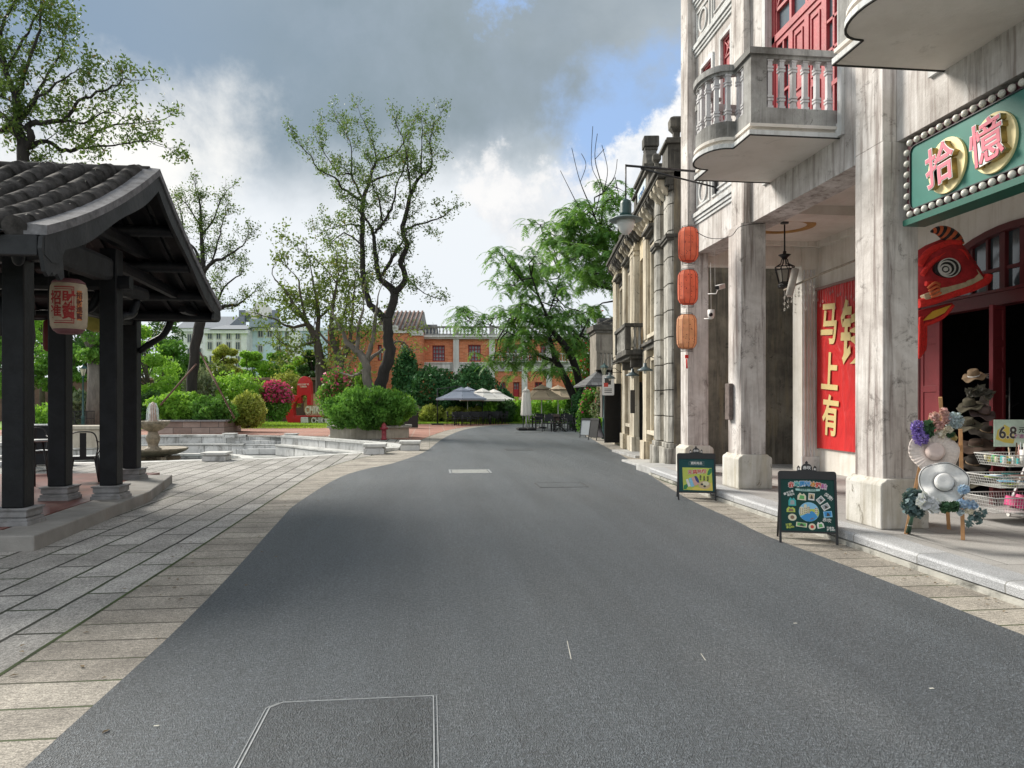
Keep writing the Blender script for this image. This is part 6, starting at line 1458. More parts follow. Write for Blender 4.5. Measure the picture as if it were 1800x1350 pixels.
# lawn
def lawn():
    P = []
    def reg(n, x0, x1, y0, y1):
        P.append(np.stack([rng.uniform(x0, x1, n), rng.uniform(y0, y1, n), np.full(n, .035)], 1))
    reg(26000, -24, -3.2, 43.4, 56); reg(22000, -3, 8.5, 51.0, 58)
    P_ = np.concatenate(P); keep = ~((P_[:, 0] > -3.0) & (P_[:, 1] < 50.6)); P_ = P_[keep]
    o = leafmesh('grass', P_, .12, leafmat('lawn_grass', (.13, .24, .03), (.25, .40, .06), (.38, .52, .10), .45), None, (0, 0, 0), .35, dirs=np.array([[0, 0, 1.2]])); o['kind'] = 'stuff'
lawn()
MB().add([(-60, 43.1, -.006), (-16, 43.4, -.006), (-2, 50.4, -.006), (5.5, 53.1, -.006), (9, 55.5, -.006), (18, 52, -.006), (40, 60, -.006), (40, 90, -.006), (-60, 90, -.006)], [tuple(range(9))]).build('lawn', plain('lawn_ground', (.17, .29, .045), .95, var=.35, sc=1.2, bp=.4, bs=12), kind='structure')
# ================================================================ SHOP DRESSING AND STREET THINGS
def fm(M, name, mat, parent, fn, world=True, bevel=0):
    m = MB(M); fn(m); return m.build(name, mat, parent, world=world, bevel=bevel)
# --- green shop sign in the arch of the near bay: right = -Y, up = Z, faces the street
M_sgreen = plain('sign_green', (.03, .17, .135), .4, var=.08, bp=0); M_sdark = plain('sign_dark_green', (.01, .10, .07), .4, var=.1, bp=0)
M_maroon = plain('sign_maroon', (.085, .02, .03), .5, var=.1, bp=0); M_bulb = plain('bulb_glass', (.62, .61, .56), .25, var=.03, bp=0)
M_yellow = plain('sign_yellow', (.92, .78, .42), .5, var=.06, bp=0); M_gold = plain('letter_gold', (.38, .27, .09), .35, metal=.4, var=.15, bp=0); M_pink = plain('letter_pink', (.70, .16, .22), .5, var=.06, bp=0); M_wht = plain('letter_white', (.78, .76, .74), .5, var=.03, bp=0)
SX = 5.20; y_l, y_r = 7.50, 4.62; z_b, z_t = 3.50, 4.40
sg = thing('shop_sign', 'green shop signboard with two pink characters on yellow discs and a border of white bulbs', 'shop sign', (SX, 6.1, 3.95))
MS = frame((SX, y_l, z_b), (0, -1, 0), (0, 0, 1)); W_, H_ = y_l - y_r, z_t - z_b
def rrect(x0, y0, x1, y1, r, n=6):
    out = []
    for cx_, cy_, a0 in ((x1 - r, y1 - r, 0), (x0 + r, y1 - r, 90), (x0 + r, y0 + r, 180), (x1 - r, y0 + r, 270)):
        for k in range(n + 1): a = R(a0 + 90 * k / n); out.append((cx_ + r * math.cos(a), cy_ + r * math.sin(a)))
    return out
fm(MS, 'sign_case', M_sdark, sg, lambda m: m.prism(rrect(0, 0, W_, H_, .10), -.20, -.02), bevel=.008)
fm(MS, 'rim', M_sdark, sg, lambda m: m.prism(rrect(-.01, -.035, W_ + .01, .03, .015), -.2, .05))
fm(MS, 'bulb_tray', M_maroon, sg, lambda m: m.prism(rrect(.015, .03, W_ - .015, H_ - .015, .10), -.02, .015))
fm(MS, 'sign_face', M_sgreen, sg, lambda m: m.prism(rrect(.105, .125, W_ - .105, H_ - .11, .07), .015, .03))
def edge_strip(m):
    P = rrect(.10, .12, W_ - .10, H_ - .105, .075)
    for i in range(len(P)): m.bar((*P[i], .03), (*P[(i + 1) % len(P)], .03), .012, .03)
fm(MS, 'face_edging', M_black, sg, edge_strip)
sp_ = []
nx_ = 23
for k in range(nx_ + 1): sp_ += [(.10 + (W_ - .2) * k / nx_, H_ - .055), (.10 + (W_ - .2) * k / nx_, .075)]
for k in range(6): sp_ += [(.05, .16 + k * .118), (W_ - .05, .16 + k * .118)]
bm0 = MB().lathe([(.0001, -.02), (.02, -.018), (.036, 0), (.037, .012), (.030, .030), (.016, .040), (.0001, .043)], n=16)
f0 = None
for (x, y) in sp_:
    if f0 is None: f0 = bm0.build('bulb', M_bulb, sg); q = f0
    else: q = f0.copy(); C.objects.link(q); q.parent = sg
    q.location = (MS @ Vector((x, y, .03))) - sg.location; q.rotation_euler = (0, R(-90), 0)
for (yc, chh, zc_) in ((6.82, '拾', 3.915), (6.20, '憶', 3.925)):
    cxx = y_l - yc; cyy = zc_ - z_b
    o = fm(MS, 'disc', M_yellow, sg, lambda m: m.prism([(cxx + .265 * math.cos(2 * math.pi * k / 40), cyy + .275 * math.sin(2 * math.pi * k / 40)) for k in range(40)], .03, .06), bevel=.004)
    Mt = MS @ Matrix.Translation((cxx - .005, cyy - .015, .09)) @ Matrix.Rotation(R(6), 4, 'Z')
    text('character_side', chh, .43, M_gold, o, Mt, .030, .010, world=True, sx=.98); text('character_outline', chh, .43, M_wht, o, Mt @ Matrix.Translation((0, 0, .0335)), .002, .013, world=True, sx=.98); text('character', chh, .43, M_pink, o, Mt @ Matrix.Translation((0, 0, .038)), .002, .0045, world=True, sx=.98)

# --- red banner on the inner wall
def bannerm():
    m, nt, b = mk('banner_red'); p = wpos(nt); n = nd(nt, 'TexNoise', {'Vector': vm(nt, 'MULTIPLY', p, (1, 1.6, .7)).outputs[0], 'Scale': 1.5, 'Detail': 3, 'Distortion': 1.2}).outputs[0]
    nt.links.new(ramp(nt, n, [(.3, (.50, .02, .022)), (.7, (.66, .035, .035))]), b.inputs['Base Color']); b.inputs['Roughness'].default_value = .35; bump(nt, b, n, .5, .15); return m
bn = thing('red_banner', 'tall red banner with gold characters and snowflake fringe on the inner arcade wall', 'banner', (7.74, 13, .6))
BX = 7.76; MBn = frame((BX, 13.98, .62), (0, -1, 0), (0, 0, 1)); BW, BH = 2.35, 3.16
m = MB(MBn); nxx, nyy = 24, 30; V = []
for j in range(nyy + 1):
    for i in range(nxx + 1):
        x, y = BW * i / nxx, BH * j / nyy; V.append((x, y, .012 + .010 * math.sin(x * 5 + y * 2.2) * math.sin(y * 1.7 - x)))
m.add(V, [(j * (nxx + 1) + i, j * (nxx + 1) + i + 1, (j + 1) * (nxx + 1) + i + 1, (j + 1) * (nxx + 1) + i) for j in range(nyy) for i in range(nxx)], True); m.build('cloth', bannerm(), bn, world=True)
M_ban = plain('banner_gold', (.68, .54, .24), .5, var=.06, bp=0)
for (chh, cxx, cyy, sz, sx_) in (('马', .47, 2.40, .86, .72), ('上', .50, 1.45, .80, .78), ('有', .52, .60, .82, .72), ('钱', 1.27, 2.12, 1.25, .66)):
    text('banner_character', chh, sz, M_ban, bn, MBn @ Matrix.Translation((cxx, cyy, .034)) @ Matrix.Rotation(R(-4), 4, 'Z') @ Matrix.Shear('XY', 4, (.08, 0)), .002, .016 * sz / .6, world=True, sx=sx_)
m = MB(MBn); random.seed(3)
for k in range(26):
    x = .06 + (BW - .1) * k / 25; l = random.uniform(.1, .5); m.box(x - .003, x + .003, BH - l, BH, .026, .03)
    for a in range(3): dx, dy = .035 * math.cos(a * math.pi / 3), .035 * math.sin(a * math.pi / 3); m.bar((x - dx, BH - l - dy, .03), (x + dx, BH - l + dy, .03), .009, .006)
m.build('snowflake_print', plain('snow_print', (.62, .30, .30), .6, bp=0), bn, world=True)
m = MB(MBn); m.box(-.20, -.03, -.02, BH + .03, -.03, .0); m.box(-.03, BW, BH, BH + .05, -.02, .05); m.build('frame_edge', plain('mauve_board', (.30, .20, .18), .8, bp=0), bn, world=True)

# --- lion dance head
LO_ = XP(1660, 480, 7.05); d_l = (LO_.x * ss + LO_.y * cc); k_ = d_l / F
ML = frame(LO_, (cc, -ss, 0), (0, 0, 1))
ll = thing('lion_head', 'red lion dance head with spiral eye and striped horn hanging by the shop arch', 'lion head', LO_)
def lp(u, v): return ((u - 1660) * k_, (480 - v) * k_)
M_lr = plain('lion_red', (.38, .015, .02), .75, var=.3, sc=12, bp=.4, bs=60); M_lr2 = plain('lion_bright_fur', (.70, .03, .025), .85, var=.2, sc=30, bp=.8, bs=120); M_lo = plain('lion_orange', (.60, .14, .05), .7, bp=0); M_lc = plain('lion_cream', (.50, .42, .28), .7, var=.25, sc=12, bp=.2); M_lb = plain('lion_black', (.012, .012, .014), .5, bp=0); M_lw = plain('lion_white', (.60, .60, .58), .5, bp=0); M_ly = plain('lion_yellow', (.62, .36, .04), .6, var=.15, bp=0)
prof = [lp(*p) for p in [(1604, 470), (1610, 443), (1630, 430), (1655, 420), (1676, 424), (1690, 440), (1702, 458), (1716, 478), (1724, 494), (1712, 506), (1680, 518), (1640, 530), (1604, 535)]]
m = MB(ML); 
cxx = sum(p[0] for p in prof) / len(prof); cyy = sum(p[1] for p in prof) / len(prof)
rings = [(.55, -.28), (.86, -.20), (1.0, -.05), (1.0, .05), (.86, .18), (.5, .25), (.0, .26)]
V = []
for s_, z_ in rings: V += [(cxx + (p[0] - cxx) * s_, cyy + (p[1] - cyy) * s_, z_) for p in prof]
nP = len(prof); m.add(V, [(a * nP + j, a * nP + (j + 1) % nP, (a + 1) * nP + (j + 1) % nP, (a + 1) * nP + j) for a in range(len(rings) - 1) for j in range(nP)] + [tuple(reversed(range(nP)))], True); m.build('head', M_lr, ll, world=True)
def rings_(m, u, v, rs, z): 
    x, y = lp(u, v); n = 28
    for r in rs:
        V = []
        for rr, zz_ in ((r[0], z), (r[0], z + .014), (r[1], z + .014), (r[1], z)): V += [(x + rr * k_ * math.cos(2 * math.pi * j / n) * 1.15, y + rr * k_ * math.sin(2 * math.pi * j / n), zz_) for j in range(n)]
        m.add(V, [(a * n + j, a * n + (j + 1) % n, (a + 1) * n + (j + 1) % n, (a + 1) * n + j) for a in range(3) for j in range(n)])
fm(ML, 'eye', M_lb, ll, lambda m: m.prism([(lp(1646, 478)[0] + 23 * k_ * math.cos(2 * math.pi * q / 28), lp(1646, 478)[1] + 16 * k_ * math.sin(2 * math.pi * q / 28)) for q in range(28)], .15, .275))
fm(ML, 'eye_rings', M_lw, ll, lambda m: (rings_(m, 1647, 477, [(15.0, 16.6)], .272), rings_(m, 1643, 478, [(11, 13)], .280), rings_(m, 1640, 480, [(6.0, 8.6), (.5, 3.5)], .288)))
def band3(pts, r, name, mat, z=.22): fm(ML, name, mat, ll, lambda m: m.tube([Vector((*lp(*p[:2]), z + (p[2] if len(p) > 2 else 0))) for p in cr([tuple(q) + ((0,) if len(q) < 3 else ()) for q in pts], 5)], r, 9))
band3([(1606, 488), (1620, 470), (1645, 452), (1672, 447), (1682, 462), (1682, 485), (1668, 497), (1640, 502), (1612, 503)], .035, 'eyelid', M_lr2, .21); band3([(1604, 470), (1620, 448), (1650, 434), (1675, 432)], .05, 'brow', M_lr2, .17)
fm(ML, 'cheek', M_lc, ll, lambda m: m.prism([lp(*p) for p in [(1608, 522), (1640, 508), (1680, 500), (1684, 465), (1700, 478), (1712, 494), (1690, 506), (1650, 520), (1612, 532)]], .10, .225), bevel=.015)
band3([(1602, 537), (1630, 530), (1660, 519), (1690, 510), (1718, 497), (1723, 487)], .062, 'upper_lip', M_lr2, .17)
for q in range(4): band3([(1612 + q * 2, 512 + q * 5, .02), (1622 + q * 3, 503 + q * 6, .05), (1632 - q, 506 + q * 5, .03)], .018, 'nose_tuft', M_lo, .24)
hn = cr([(1674, 436, .10), (1668, 424, .105), (1655, 413, .095), (1641, 408, .06), (1629, 410, .015)], 6)
for par, mt, nm in ((0, M_lo, 'horn'), (1, M_lb, 'horn_stripe')):
    m = MB(ML)
    for i in range(len(hn) - 1):
        if (i // 2) % 2 == par: a, b_ = hn[i], hn[i + 1]; m.tube([Vector((*lp(a[0], a[1]), .1)), Vector((*lp(b_[0], b_[1]), .1))], [a[2], b_[2]], 12)
    m.build(nm, mt, ll, world=True)
fm(ML, 'jaw', M_lr, ll, lambda m: m.prism([lp(*p) for p in [(1604, 548), (1640, 540), (1668, 533), (1660, 550), (1640, 565), (1604, 575)]], -.12, .12), bevel=.02)
fm(ML, 'tongue', M_ly, ll, lambda m: m.prism([lp(*p) for p in [(1612, 566), (1630, 549), (1662, 538), (1650, 552), (1630, 562)]], .12, .14)); band3([(1606, 575), (1630, 568), (1652, 556), (1667, 538)], .03, 'jaw_fur', M_lr2, .10)
for q in range(6): band3([(1606 + q * 3.4, 560 - q), (1605 + q * 3.4 + (q % 2), 600), (1604 + q * 3.4, 632 - 3 * q)], .018, 'ribbon', M_lr2, .16 - .02 * q)
band3([(1700, 470), (1704, 462)], .03, 'ear_tuft', M_lr2, .1)

# --- red street lanterns
M_lanr = paperm('orange_red_paper', (.90, .27, .15)); M_lanp = paperm('peach_paper', (.86, .50, .28)); M_rib = plain('lantern_rib', (.22, .03, .03), .6, bp=0)
def street_lantern(u, v, label, mt, spots=True):
    p = D(u, v, 12.35); t = thing('street_lantern', label, 'lantern', p, .2, 'three lanterns hanging in a column at the corner of the arcade')
    H2 = .285; prof = [(.10, -H2), (.135, -H2 * .9), (.162, -H2 * .72), (.168, -H2 * .3), (.168, H2 * .3), (.162, H2 * .72), (.135, H2 * .9), (.10, H2)]
    MB().lathe(prof, n=10, smooth=False).build('lantern_body', mt, t)
    m = MB()
    for k in range(10): a = 2 * math.pi * k / 10; m.tube([(r * 1.01 * math.cos(a), r * 1.01 * math.sin(a), z) for r, z in prof], .0035, 4)
    m.build('ribs', M_rib, t)
    m = MB()
    for z in (-H2 - .045, -H2 - .02, -H2, H2, H2 + .02): m.tube([(.105 * math.cos(a * .5236), .105 * math.sin(a * .5236), z) for a in range(13)], .004, 4, cap=False)
    m.tube([(0, 0, H2), (0, 0, H2 + .1)], .004, 4); m.build('wire_rings', M_black, t)
    if spots:
        m = MB(); random.seed(int(v))
        for k in range(70):
            a = random.uniform(0, 6.283); a_ = (round(a / .6283) + random.uniform(-.28, .28)) * .6283; z = random.uniform(-.2, .2); s_ = random.uniform(.004, .011); c_ = Vector((.166 * math.cos(a), .166 * math.sin(a), z)); n_ = Vector((math.cos(a), math.sin(a), 0)); r_ = n_.cross(Vector((0, 0, 1)))
            m.add([c_ + r_ * s_, c_ + Vector((0, 0, s_)), c_ - r_ * s_, c_ - Vector((0, 0, s_))], [(0, 1, 2, 3)], False)
        m.build('printed_flowers', M_rib, t)
    return t
street_lantern(1210, 430, 'topmost orange red lantern of the column of three', M_lanr); street_lantern(1209, 505, 'middle orange red lantern of the column of three', M_lanr)
t = street_lantern(1207, 583, 'lowest lantern of the three, peach coloured with printed flowers and a tassel', M_lanp)
MB().box(-.03, .03, -.006, .006, -.45, -.39).tube([(0, 0, -.3), (0, 0, -.40)], .003, 4).tube([(0, 0, -.46), (.005, 0, -.62)], [.012, .016], 6).build('tassel', M_lr2, t)
p0 = D(1210, 398, 12.35); w_ = MB(); w_.tube(cr([tuple(p0), tuple(D(1245, 418, 12.1)), tuple(D(1283, 416, 11.6)), tuple(D(1302, 398, 11.3)), tuple(D(1345, 392, 11.35))], 6), .006, 4)
tag(w_.build('cable', M_black), 'thin black cable drooping from the top lantern to the second column', 'cable')
tag(MB().tube([p0, p0 + Vector((.1, .2, 1.3))], .004, 4).build('cord', M_black), 'thin cord holding the three lanterns from above', 'cord')
# --- bracket lamp
bl_ = thing('bracket_lamp', 'dark green street lamp hanging from a long bracket arm at the corner of the arcade', 'street lamp', (5.15, 12.9, 5.74)); M_dg = plain('dark_green_metal', (.012, .055, .055), .4, var=.2, bp=.1)
a0_ = D(1100, 291, 12.9); a1_ = Vector((5.12, 13.0, 5.76)); MB().tube([a0_, a1_], .022, 8).build('arm', M_black, bl_, world=True); MB().tube([a0_.lerp(a1_, .17) + Vector((0, 0, -.03)), Vector((5.12, 12.75, 5.42))], .016, 7).build('stay', M_black, bl_, world=True)
MB().box(5.09, 5.16, 12.7, 12.76, 5.3, 5.55).build('wall_plate', M_black, bl_, world=True)
sc_ = 12.9 / F; lx0, ly0 = a0_.x, a0_.y; zl = lambda v: EYE + (HZ - v) * sc_
MB().tube([(lx0, ly0, zl(289)), (lx0, ly0, zl(352))], .014, 7).build('stem', M_black, bl_, world=True)
MB(Matrix.Translation((lx0, ly0, 0))).lathe([(.115, zl(380)), (.10, zl(374)), (.10, zl(358)), (.085, zl(353)), (.03, zl(350))], n=20, wav=lambda i, t: 1 + (.03 * math.cos(14 * t) if i in (1, 2) else 0)).build('lamp_head', M_dg, bl_, world=True)
MB(Matrix.Translation((lx0, ly0, 0))).lathe([(.14, zl(387)), (.29, zl(387.5)), (.292, zl(386)), (.2, zl(382.5)), (.11, zl(380))], n=32).build('brim', plain('grey_green_brim', (.14, .19, .19), .4, bp=0), bl_, world=True)
MB(Matrix.Translation((lx0, ly0, 0))).lathe([(.0001, zl(413)), (.06, zl(411.5)), (.115, zl(405)), (.15, zl(396)), (.16, zl(387))], n=24).build('globe', plain('frosted_globe', (.60, .62, .60), .35, var=.04, bp=0), bl_, world=True)
# --- hanging lantern in the arcade
hp = Vector((6.16, 12.2, 0)); dl_ = hp.x * ss + hp.y * cc; zz0 = lambda v: EYE + (HZ - v) / F * dl_
hl = thing('hanging_lantern', 'black wrought iron lantern hanging from the arcade ceiling', 'hanging lamp', (hp.x, hp.y, 4.72)); T_ = Matrix.Translation((hp.x, hp.y, 0))
MB(T_).lathe([(.07, zz0(393)), (.07, 4.745)], n=16).build('ceiling_plate', M_black, hl, world=True); MB().tube([(hp.x, hp.y, zz0(395)), (hp.x, hp.y, zz0(448))], .014, 8).build('rod', M_black, hl, world=True)
MB(T_).lathe([(.04, zz0(456)), (.06, zz0(452)), (.11, zz0(448)), (.03, zz0(446)), (.03, zz0(442)), (.0001, zz0(440))], n=8, wav=lambda i, t: 1).build('crown_ring', M_black, hl, world=True)
m = MB(T_)
for k in range(8):
    a = k * math.pi / 4; ca, sa = math.cos(a), math.sin(a); m.tube([(.05 * ca, .05 * sa, zz0(456)), (.07 * ca, .07 * sa, zz0(464)), (.17 * ca, .17 * sa, zz0(470)), (.16 * ca, .16 * sa, zz0(474)), (.10 * ca, .10 * sa, zz0(497))], .008, 5)
    b_ = (k + 1) * math.pi / 4; cb, sb = math.cos(b_), math.sin(b_)
    for z, r in ((470, .17), (475, .155), (497, .10), (502, .12), (505, .11)): m.tube([(r * ca, r * sa, zz0(z)), (r * cb, r * sb, zz0(z))], .009, 5)
m.lathe([(.0001, zz0(506)), (.115, zz0(505)), (.12, zz0(502)), (.10, zz0(499)), (.0001, zz0(498))], n=8, smooth=False); m.build('cage', M_black, hl, world=True)
MB(T_).lathe([(.095, zz0(497)), (.145, zz0(475))], n=8, smooth=False).build('panes', plain('lantern_pane', (.30, .28, .24), .3, bp=0), hl, world=True)
# --- stick with paper snowflakes
q0, q1 = D(1378, 510, 12.6), D(1500, 459, 11.6); sn = thing('snowflake_garland', 'rope-wrapped stick with hanging strings of white paper snowflakes', 'garland', q0)
MB().tube([q0, q0.lerp(q1, .5) + Vector((0, 0, .015)), q1, q1 + (q1 - q0) * .35], [.016, .02, .018, .014], 7).build('stick', plain('rope_stick', (.36, .31, .25), .9, var=.3, sc=20, bp=.5, bs=60), sn, world=True)
random.seed(9); m = MB(); m2 = MB()
for k in range(9):
    c_ = q0.lerp(q1, .01 + .055 * k); l = random.uniform(.2, .5); m2.tube([c_, c_ - Vector((0, 0, l))], .002, 3)
    for z in (l, l * .7, l * .4):
        e = c_ - Vector((0, 0, z))
        for a in range(3): v_ = Vector((.03 * math.cos(a * 1.047), .01, .03 * math.sin(a * 1.047))); m.bar(e - v_, e + v_, .009, .004)
m.build('paper_snowflakes', plain('snow_paper', (.72, .70, .64), .7, bp=0), sn, world=True); m2.build('strings', M_wht, sn, world=True)
ps_ = D(1393, 495, 12.4); o = MB(Matrix.Translation(ps_) @ Matrix.Rotation(R(14), 4, 'Y')).lathe([(.06, -.25), (.06, .22)], n=14).build('paper_tube', plain('white_tube', (.52, .50, .46), .7, bp=0)); tag(o, 'white tube standing in front of the fluted inner pilaster', 'tube')
# --- security cameras, letter plate
for (u, v, l, dm) in ((1257, 508, 'white bullet security camera between the first two columns', 0), (1250, 552, 'white dome security camera below the bullet one', 1)):
    p = D(u, v, 13.9); t = thing('security_camera', l, 'security camera', p)
    if dm: MB().lathe([(.0001, -.10), (.05, -.08), (.065, -.03), (.065, .08)], n=14).build('housing', M_wht, t); MB(Matrix.Translation((-.03, -.045, -.02)) @ Matrix.Rotation(R(90), 4, 'X')).lathe([(.035, 0), (.035, .03), (.0001, .035)], n=12).build('lens', M_black, t)
    else: MB().bar((.16, 0, .06), (-.02, -.16, .0), .09, .09).build('housing', M_wht, t, bevel=.01); MB().bar((-.02, -.16, 0), (-.03, -.17, -.003), .07, .07).build('lens', M_black, t)
    MB().tube([(-.10, .1, -.08), (.02, 0, -.09), (.06, 0, 0)], .012, 5).build('bracket', M_wht, t)
    MB().tube([(.02, .05, .06), (.03, .1, 1.0)], .004, 4).build('cable', M_wht, t)
pp = XP(1283, 708, 4.93); o = MB().box(4.90, 4.97, 11.60, 11.78, 1.25, 1.85).build('wall_plate', plain('worn_wood_plate', (.13, .10, .09), .8, var=.4, sc=12, bp=.3), bevel=.01); tag(o, 'narrow worn wooden plate fixed to the second column', 'plate')

# --- A-frame boards
def aframe(loc, rz, label, w_=.56, h_=.72, fill=None, group=None, topper=True, pm=None):
    t = thing('sandwich_board', label, 'sandwich board', loc, rz, group); tilt = R(9)
    Mf = frame((0, 0, 0), (1, 0, 0), (0, math.sin(tilt), math.cos(tilt)))
    for sx in (-1, 1):
        MB(Mf).box(sx * w_ / 2 - .012, sx * w_ / 2 + .012, 0, h_ - .03, -.014, .014).build('leg', M_black, t)
        MB().bar((sx * (w_ / 2 - .02), .40, 0), (sx * (w_ / 2 - .02), h_ * math.sin(tilt) + .01, h_ * .97), .02, .02).build('leg', M_black, t)
    MB(Mf).prism(rrect(-w_ / 2 - .012, h_ - .09, w_ / 2 + .012, h_, .03), -.016, .016).build('top_rail', M_black, t)
    MB(Mf).box(-w_ / 2, w_ / 2, .115, .135, -.01, .012).build('bottom_rail', M_black, t)
    pb_ = MB(Mf).box(-w_ / 2 + .012, w_ / 2 - .012, .135, h_ - .088, -.004, .004).build('panel', pm or M_pgreen, t)
    MB().add([(-w_ / 2 + .03, .39, .12), (w_ / 2 - .03, .39, .12), (w_ / 2 - .03, h_ * math.sin(tilt) + .03, h_ - .06), (-w_ / 2 + .03, h_ * math.sin(tilt) + .03, h_ - .06)], [(0, 1, 2, 3)]).build('rear_panel', plain('grey_board_back', (.20, .19, .22), .7, bp=0) if 'grey_board_back' not in bpy.data.materials else bpy.data.materials['grey_board_back'], t)
    MB().bar((-w_ / 2 + .02, .36, .115), (w_ / 2 - .02, .36, .115), .018, .018).build('rear_rail', M_black, t)
    if topper:
        a = [(.055 * math.cos(R(180 * k / 12)), h_ + .035 + .05 * math.sin(R(180 * k / 12))) for k in range(13)]
        o = MB(Mf).prism([(.055, h_ - .01)] + a + [(-.055, h_ - .01)], -.012, .012).build('topper', M_black, t); MB(Mf).box(-.09, .09, h_ - .01, h_ + .012, -.014, .014).prism([(.012, h_ + .08), (.014, h_ + .1), (0, h_ + .115), (-.014, h_ + .1), (-.012, h_ + .08)], -.01, .01).build('topper_base', M_black, o)
        for sx in (-1, 1):
            MB(Mf).box(sx * .085 - .016, sx * .085 + .016, h_, h_ + .006, -.014, .014).prism([(sx * .085 + .018, h_ + .038), (sx * .085, h_ + .062), (sx * .085 - .018, h_ + .038)], -.014, .014).box(sx * .085 - .014, sx * .085 - .010, h_ + .006, h_ + .038, -.012, .012).box(sx * .085 + .010, sx * .085 + .014, h_ + .006, h_ + .038, -.012, .012).build('little_lantern', M_black, o)
            MB(Mf).box(sx * .085 - .008, sx * .085 + .008, h_ + .007, h_ + .032, -.008, .008).build('lantern_glass', M_wht, o)
        text('topper_writing', '赤坎', .042, M_wht, o, Mf @ Matrix.Translation((0, h_ + .035, .0145)), .001, .0008)
    return t, pb_, Mf
M_pgreen = plain('board_green', (.004, .05, .042), .45, var=.1, bp=0, spec=.25); M_pteal = plain('board_teal', (.01, .07, .075), .5, var=.1, bp=0, spec=.25)
def PM(name, col): return plain(name, col, .5, var=.05, bp=0)
C_ = {k: PM('print_' + k, v) for k, v in dict(red=(.62, .07, .05), teal=(.05, .42, .42), blue=(.04, .28, .62), lblue=(.25, .55, .78), orange=(.72, .30, .04), purple=(.45, .12, .35), cream=(.72, .68, .50), green=(.12, .42, .12), yellow=(.72, .60, .12), dgreen=(.03, .22, .08), brown=(.25, .16, .10), ink=(.05, .05, .045), pinky=(.68, .40, .36), lime=(.50, .58, .10), navy=(.05, .06, .22), white=(.75, .75, .72), sand=(.58, .45, .28), grey=(.35, .38, .40)).items()}
# near board with magnets
t, pb_, Mf = aframe((4.105, 7.585, 0), R(-19), 'larger green sandwich board with a ring of fridge magnet pictures nearer the camera', .58, .79)
def qd(px, py): return ((px - 552) / 915 * .545, .135 + (1150 - py) / 980 * .565)
def sticker(pts, z, mat, name='sticker'): return MB(Mf).prism(pts, z, z + .0015).build(name, mat, pb_)
ttl = [('赤', 275, 285, 'red', 10), ('坎', 375, 270, 'teal', 5), ('原', 468, 262, 'blue', 2), ('创', 560, 262, 'blue', 0), ('冰', 650, 268, 'orange', -4), ('箱', 745, 285, 'red', -8), ('贴', 840, 310, 'purple', -12)]
for chh, px_, py_, cl, an in ttl:
    x, y = qd(px_, py_); Mt = Mf @ Matrix.Translation((x, y, .0065)) @ Matrix.Rotation(R(an), 4, 'Z'); text('title_outline', chh, .062, C_['white'], pb_, Mt, .0008, .0055); text('title_character', chh, .062, C_[cl], pb_, Mt @ Matrix.Translation((0, 0, .0016)), .0008, .0018)
P = [qd(345, 345), qd(450, 352), qd(560, 352), qd(670, 352), qd(775, 345), qd(770, 385), qd(670, 395), qd(560, 398), qd(450, 396), qd(350, 385)]; sticker(P, .005, PM('mint_ribbon', (.38, .62, .58)), 'ribbon')
x, y = qd(560, 371); text('ribbon_writing', '来过赤坎 一生永记', .021, C_['ink'], pb_, Mf @ Matrix.Translation((x, y, .0075)), .0003, .0004)
cx_, cy_ = qd(572, 785); rr = .105; circ = lambda r, n=36, a0=0, a1=360: [(cx_ + r * math.cos(R(a0 + (a1 - a0) * k / n)), cy_ + r * math.sin(R(a0 + (a1 - a0) * k / n))) for k in range(n)]
sticker(circ(rr), .004, C_['lblue'], 'round_picture')
sticker([(cx_ - .095, cy_ - .045), (cx_ - .10, cy_ + .01), (cx_ - .02, cy_ + .03), (cx_ + .095, cy_ + .035), (cx_ + .103, cy_ - .01), (cx_ + .09, cy_ - .05), (cx_ + .06, cy_ + .0), (cx_ - .02, cy_ - .02)], .0056, C_['lime'], 'river_bank'); sticker([(cx_ - .06, cy_ - .085), (cx_ - .085, cy_ - .06), (cx_ - .02, cy_ - .01), (cx_ + .03, cy_ + .01), (cx_ + .06, cy_ - .01), (cx_ + .085, cy_ - .055), (cx_ + .04, cy_ - .096), (cx_ - .01, cy_ - .104)], .0072, C_['blue'], 'river')
for (a, b_, c_, d__) in ((-.098, -.055, -.03, .045), (-.052, -.022, -.02, .075), (-.018, .008, -.015, .05), (.06, .09, -.02, .04)):
    sticker([(cx_ + a, cy_ + c_), (cx_ + b_, cy_ + c_), (cx_ + b_, cy_ + d__), ((2 * cx_ + a + b_) / 2, cy_ + d__ + .012), (cx_ + a, cy_ + d__)], .0088, C_['cream'], 'little_house')
    for q in range(2):
        for r_ in range(3): sticker([(cx_ + a + .004 + q * (b_ - a) / 2, cy_ + c_ + .008 + r_ * .022), (cx_ + a + .004 + q * (b_ - a) / 2 + .008, cy_ + c_ + .008 + r_ * .022), (cx_ + a + .004 + q * (b_ - a) / 2 + .008, cy_ + c_ + .02 + r_ * .022), (cx_ + a + .004 + q * (b_ - a) / 2, cy_ + c_ + .02 + r_ * .022)], .0104, C_['brown'], 'little_window')
sticker([(cx_ + .01, cy_ - .075), (cx_ + .05, cy_ - .06), (cx_ + .045, cy_ - .07), (cx_ + .018, cy_ - .084)], .0105, C_['brown'], 'boat')
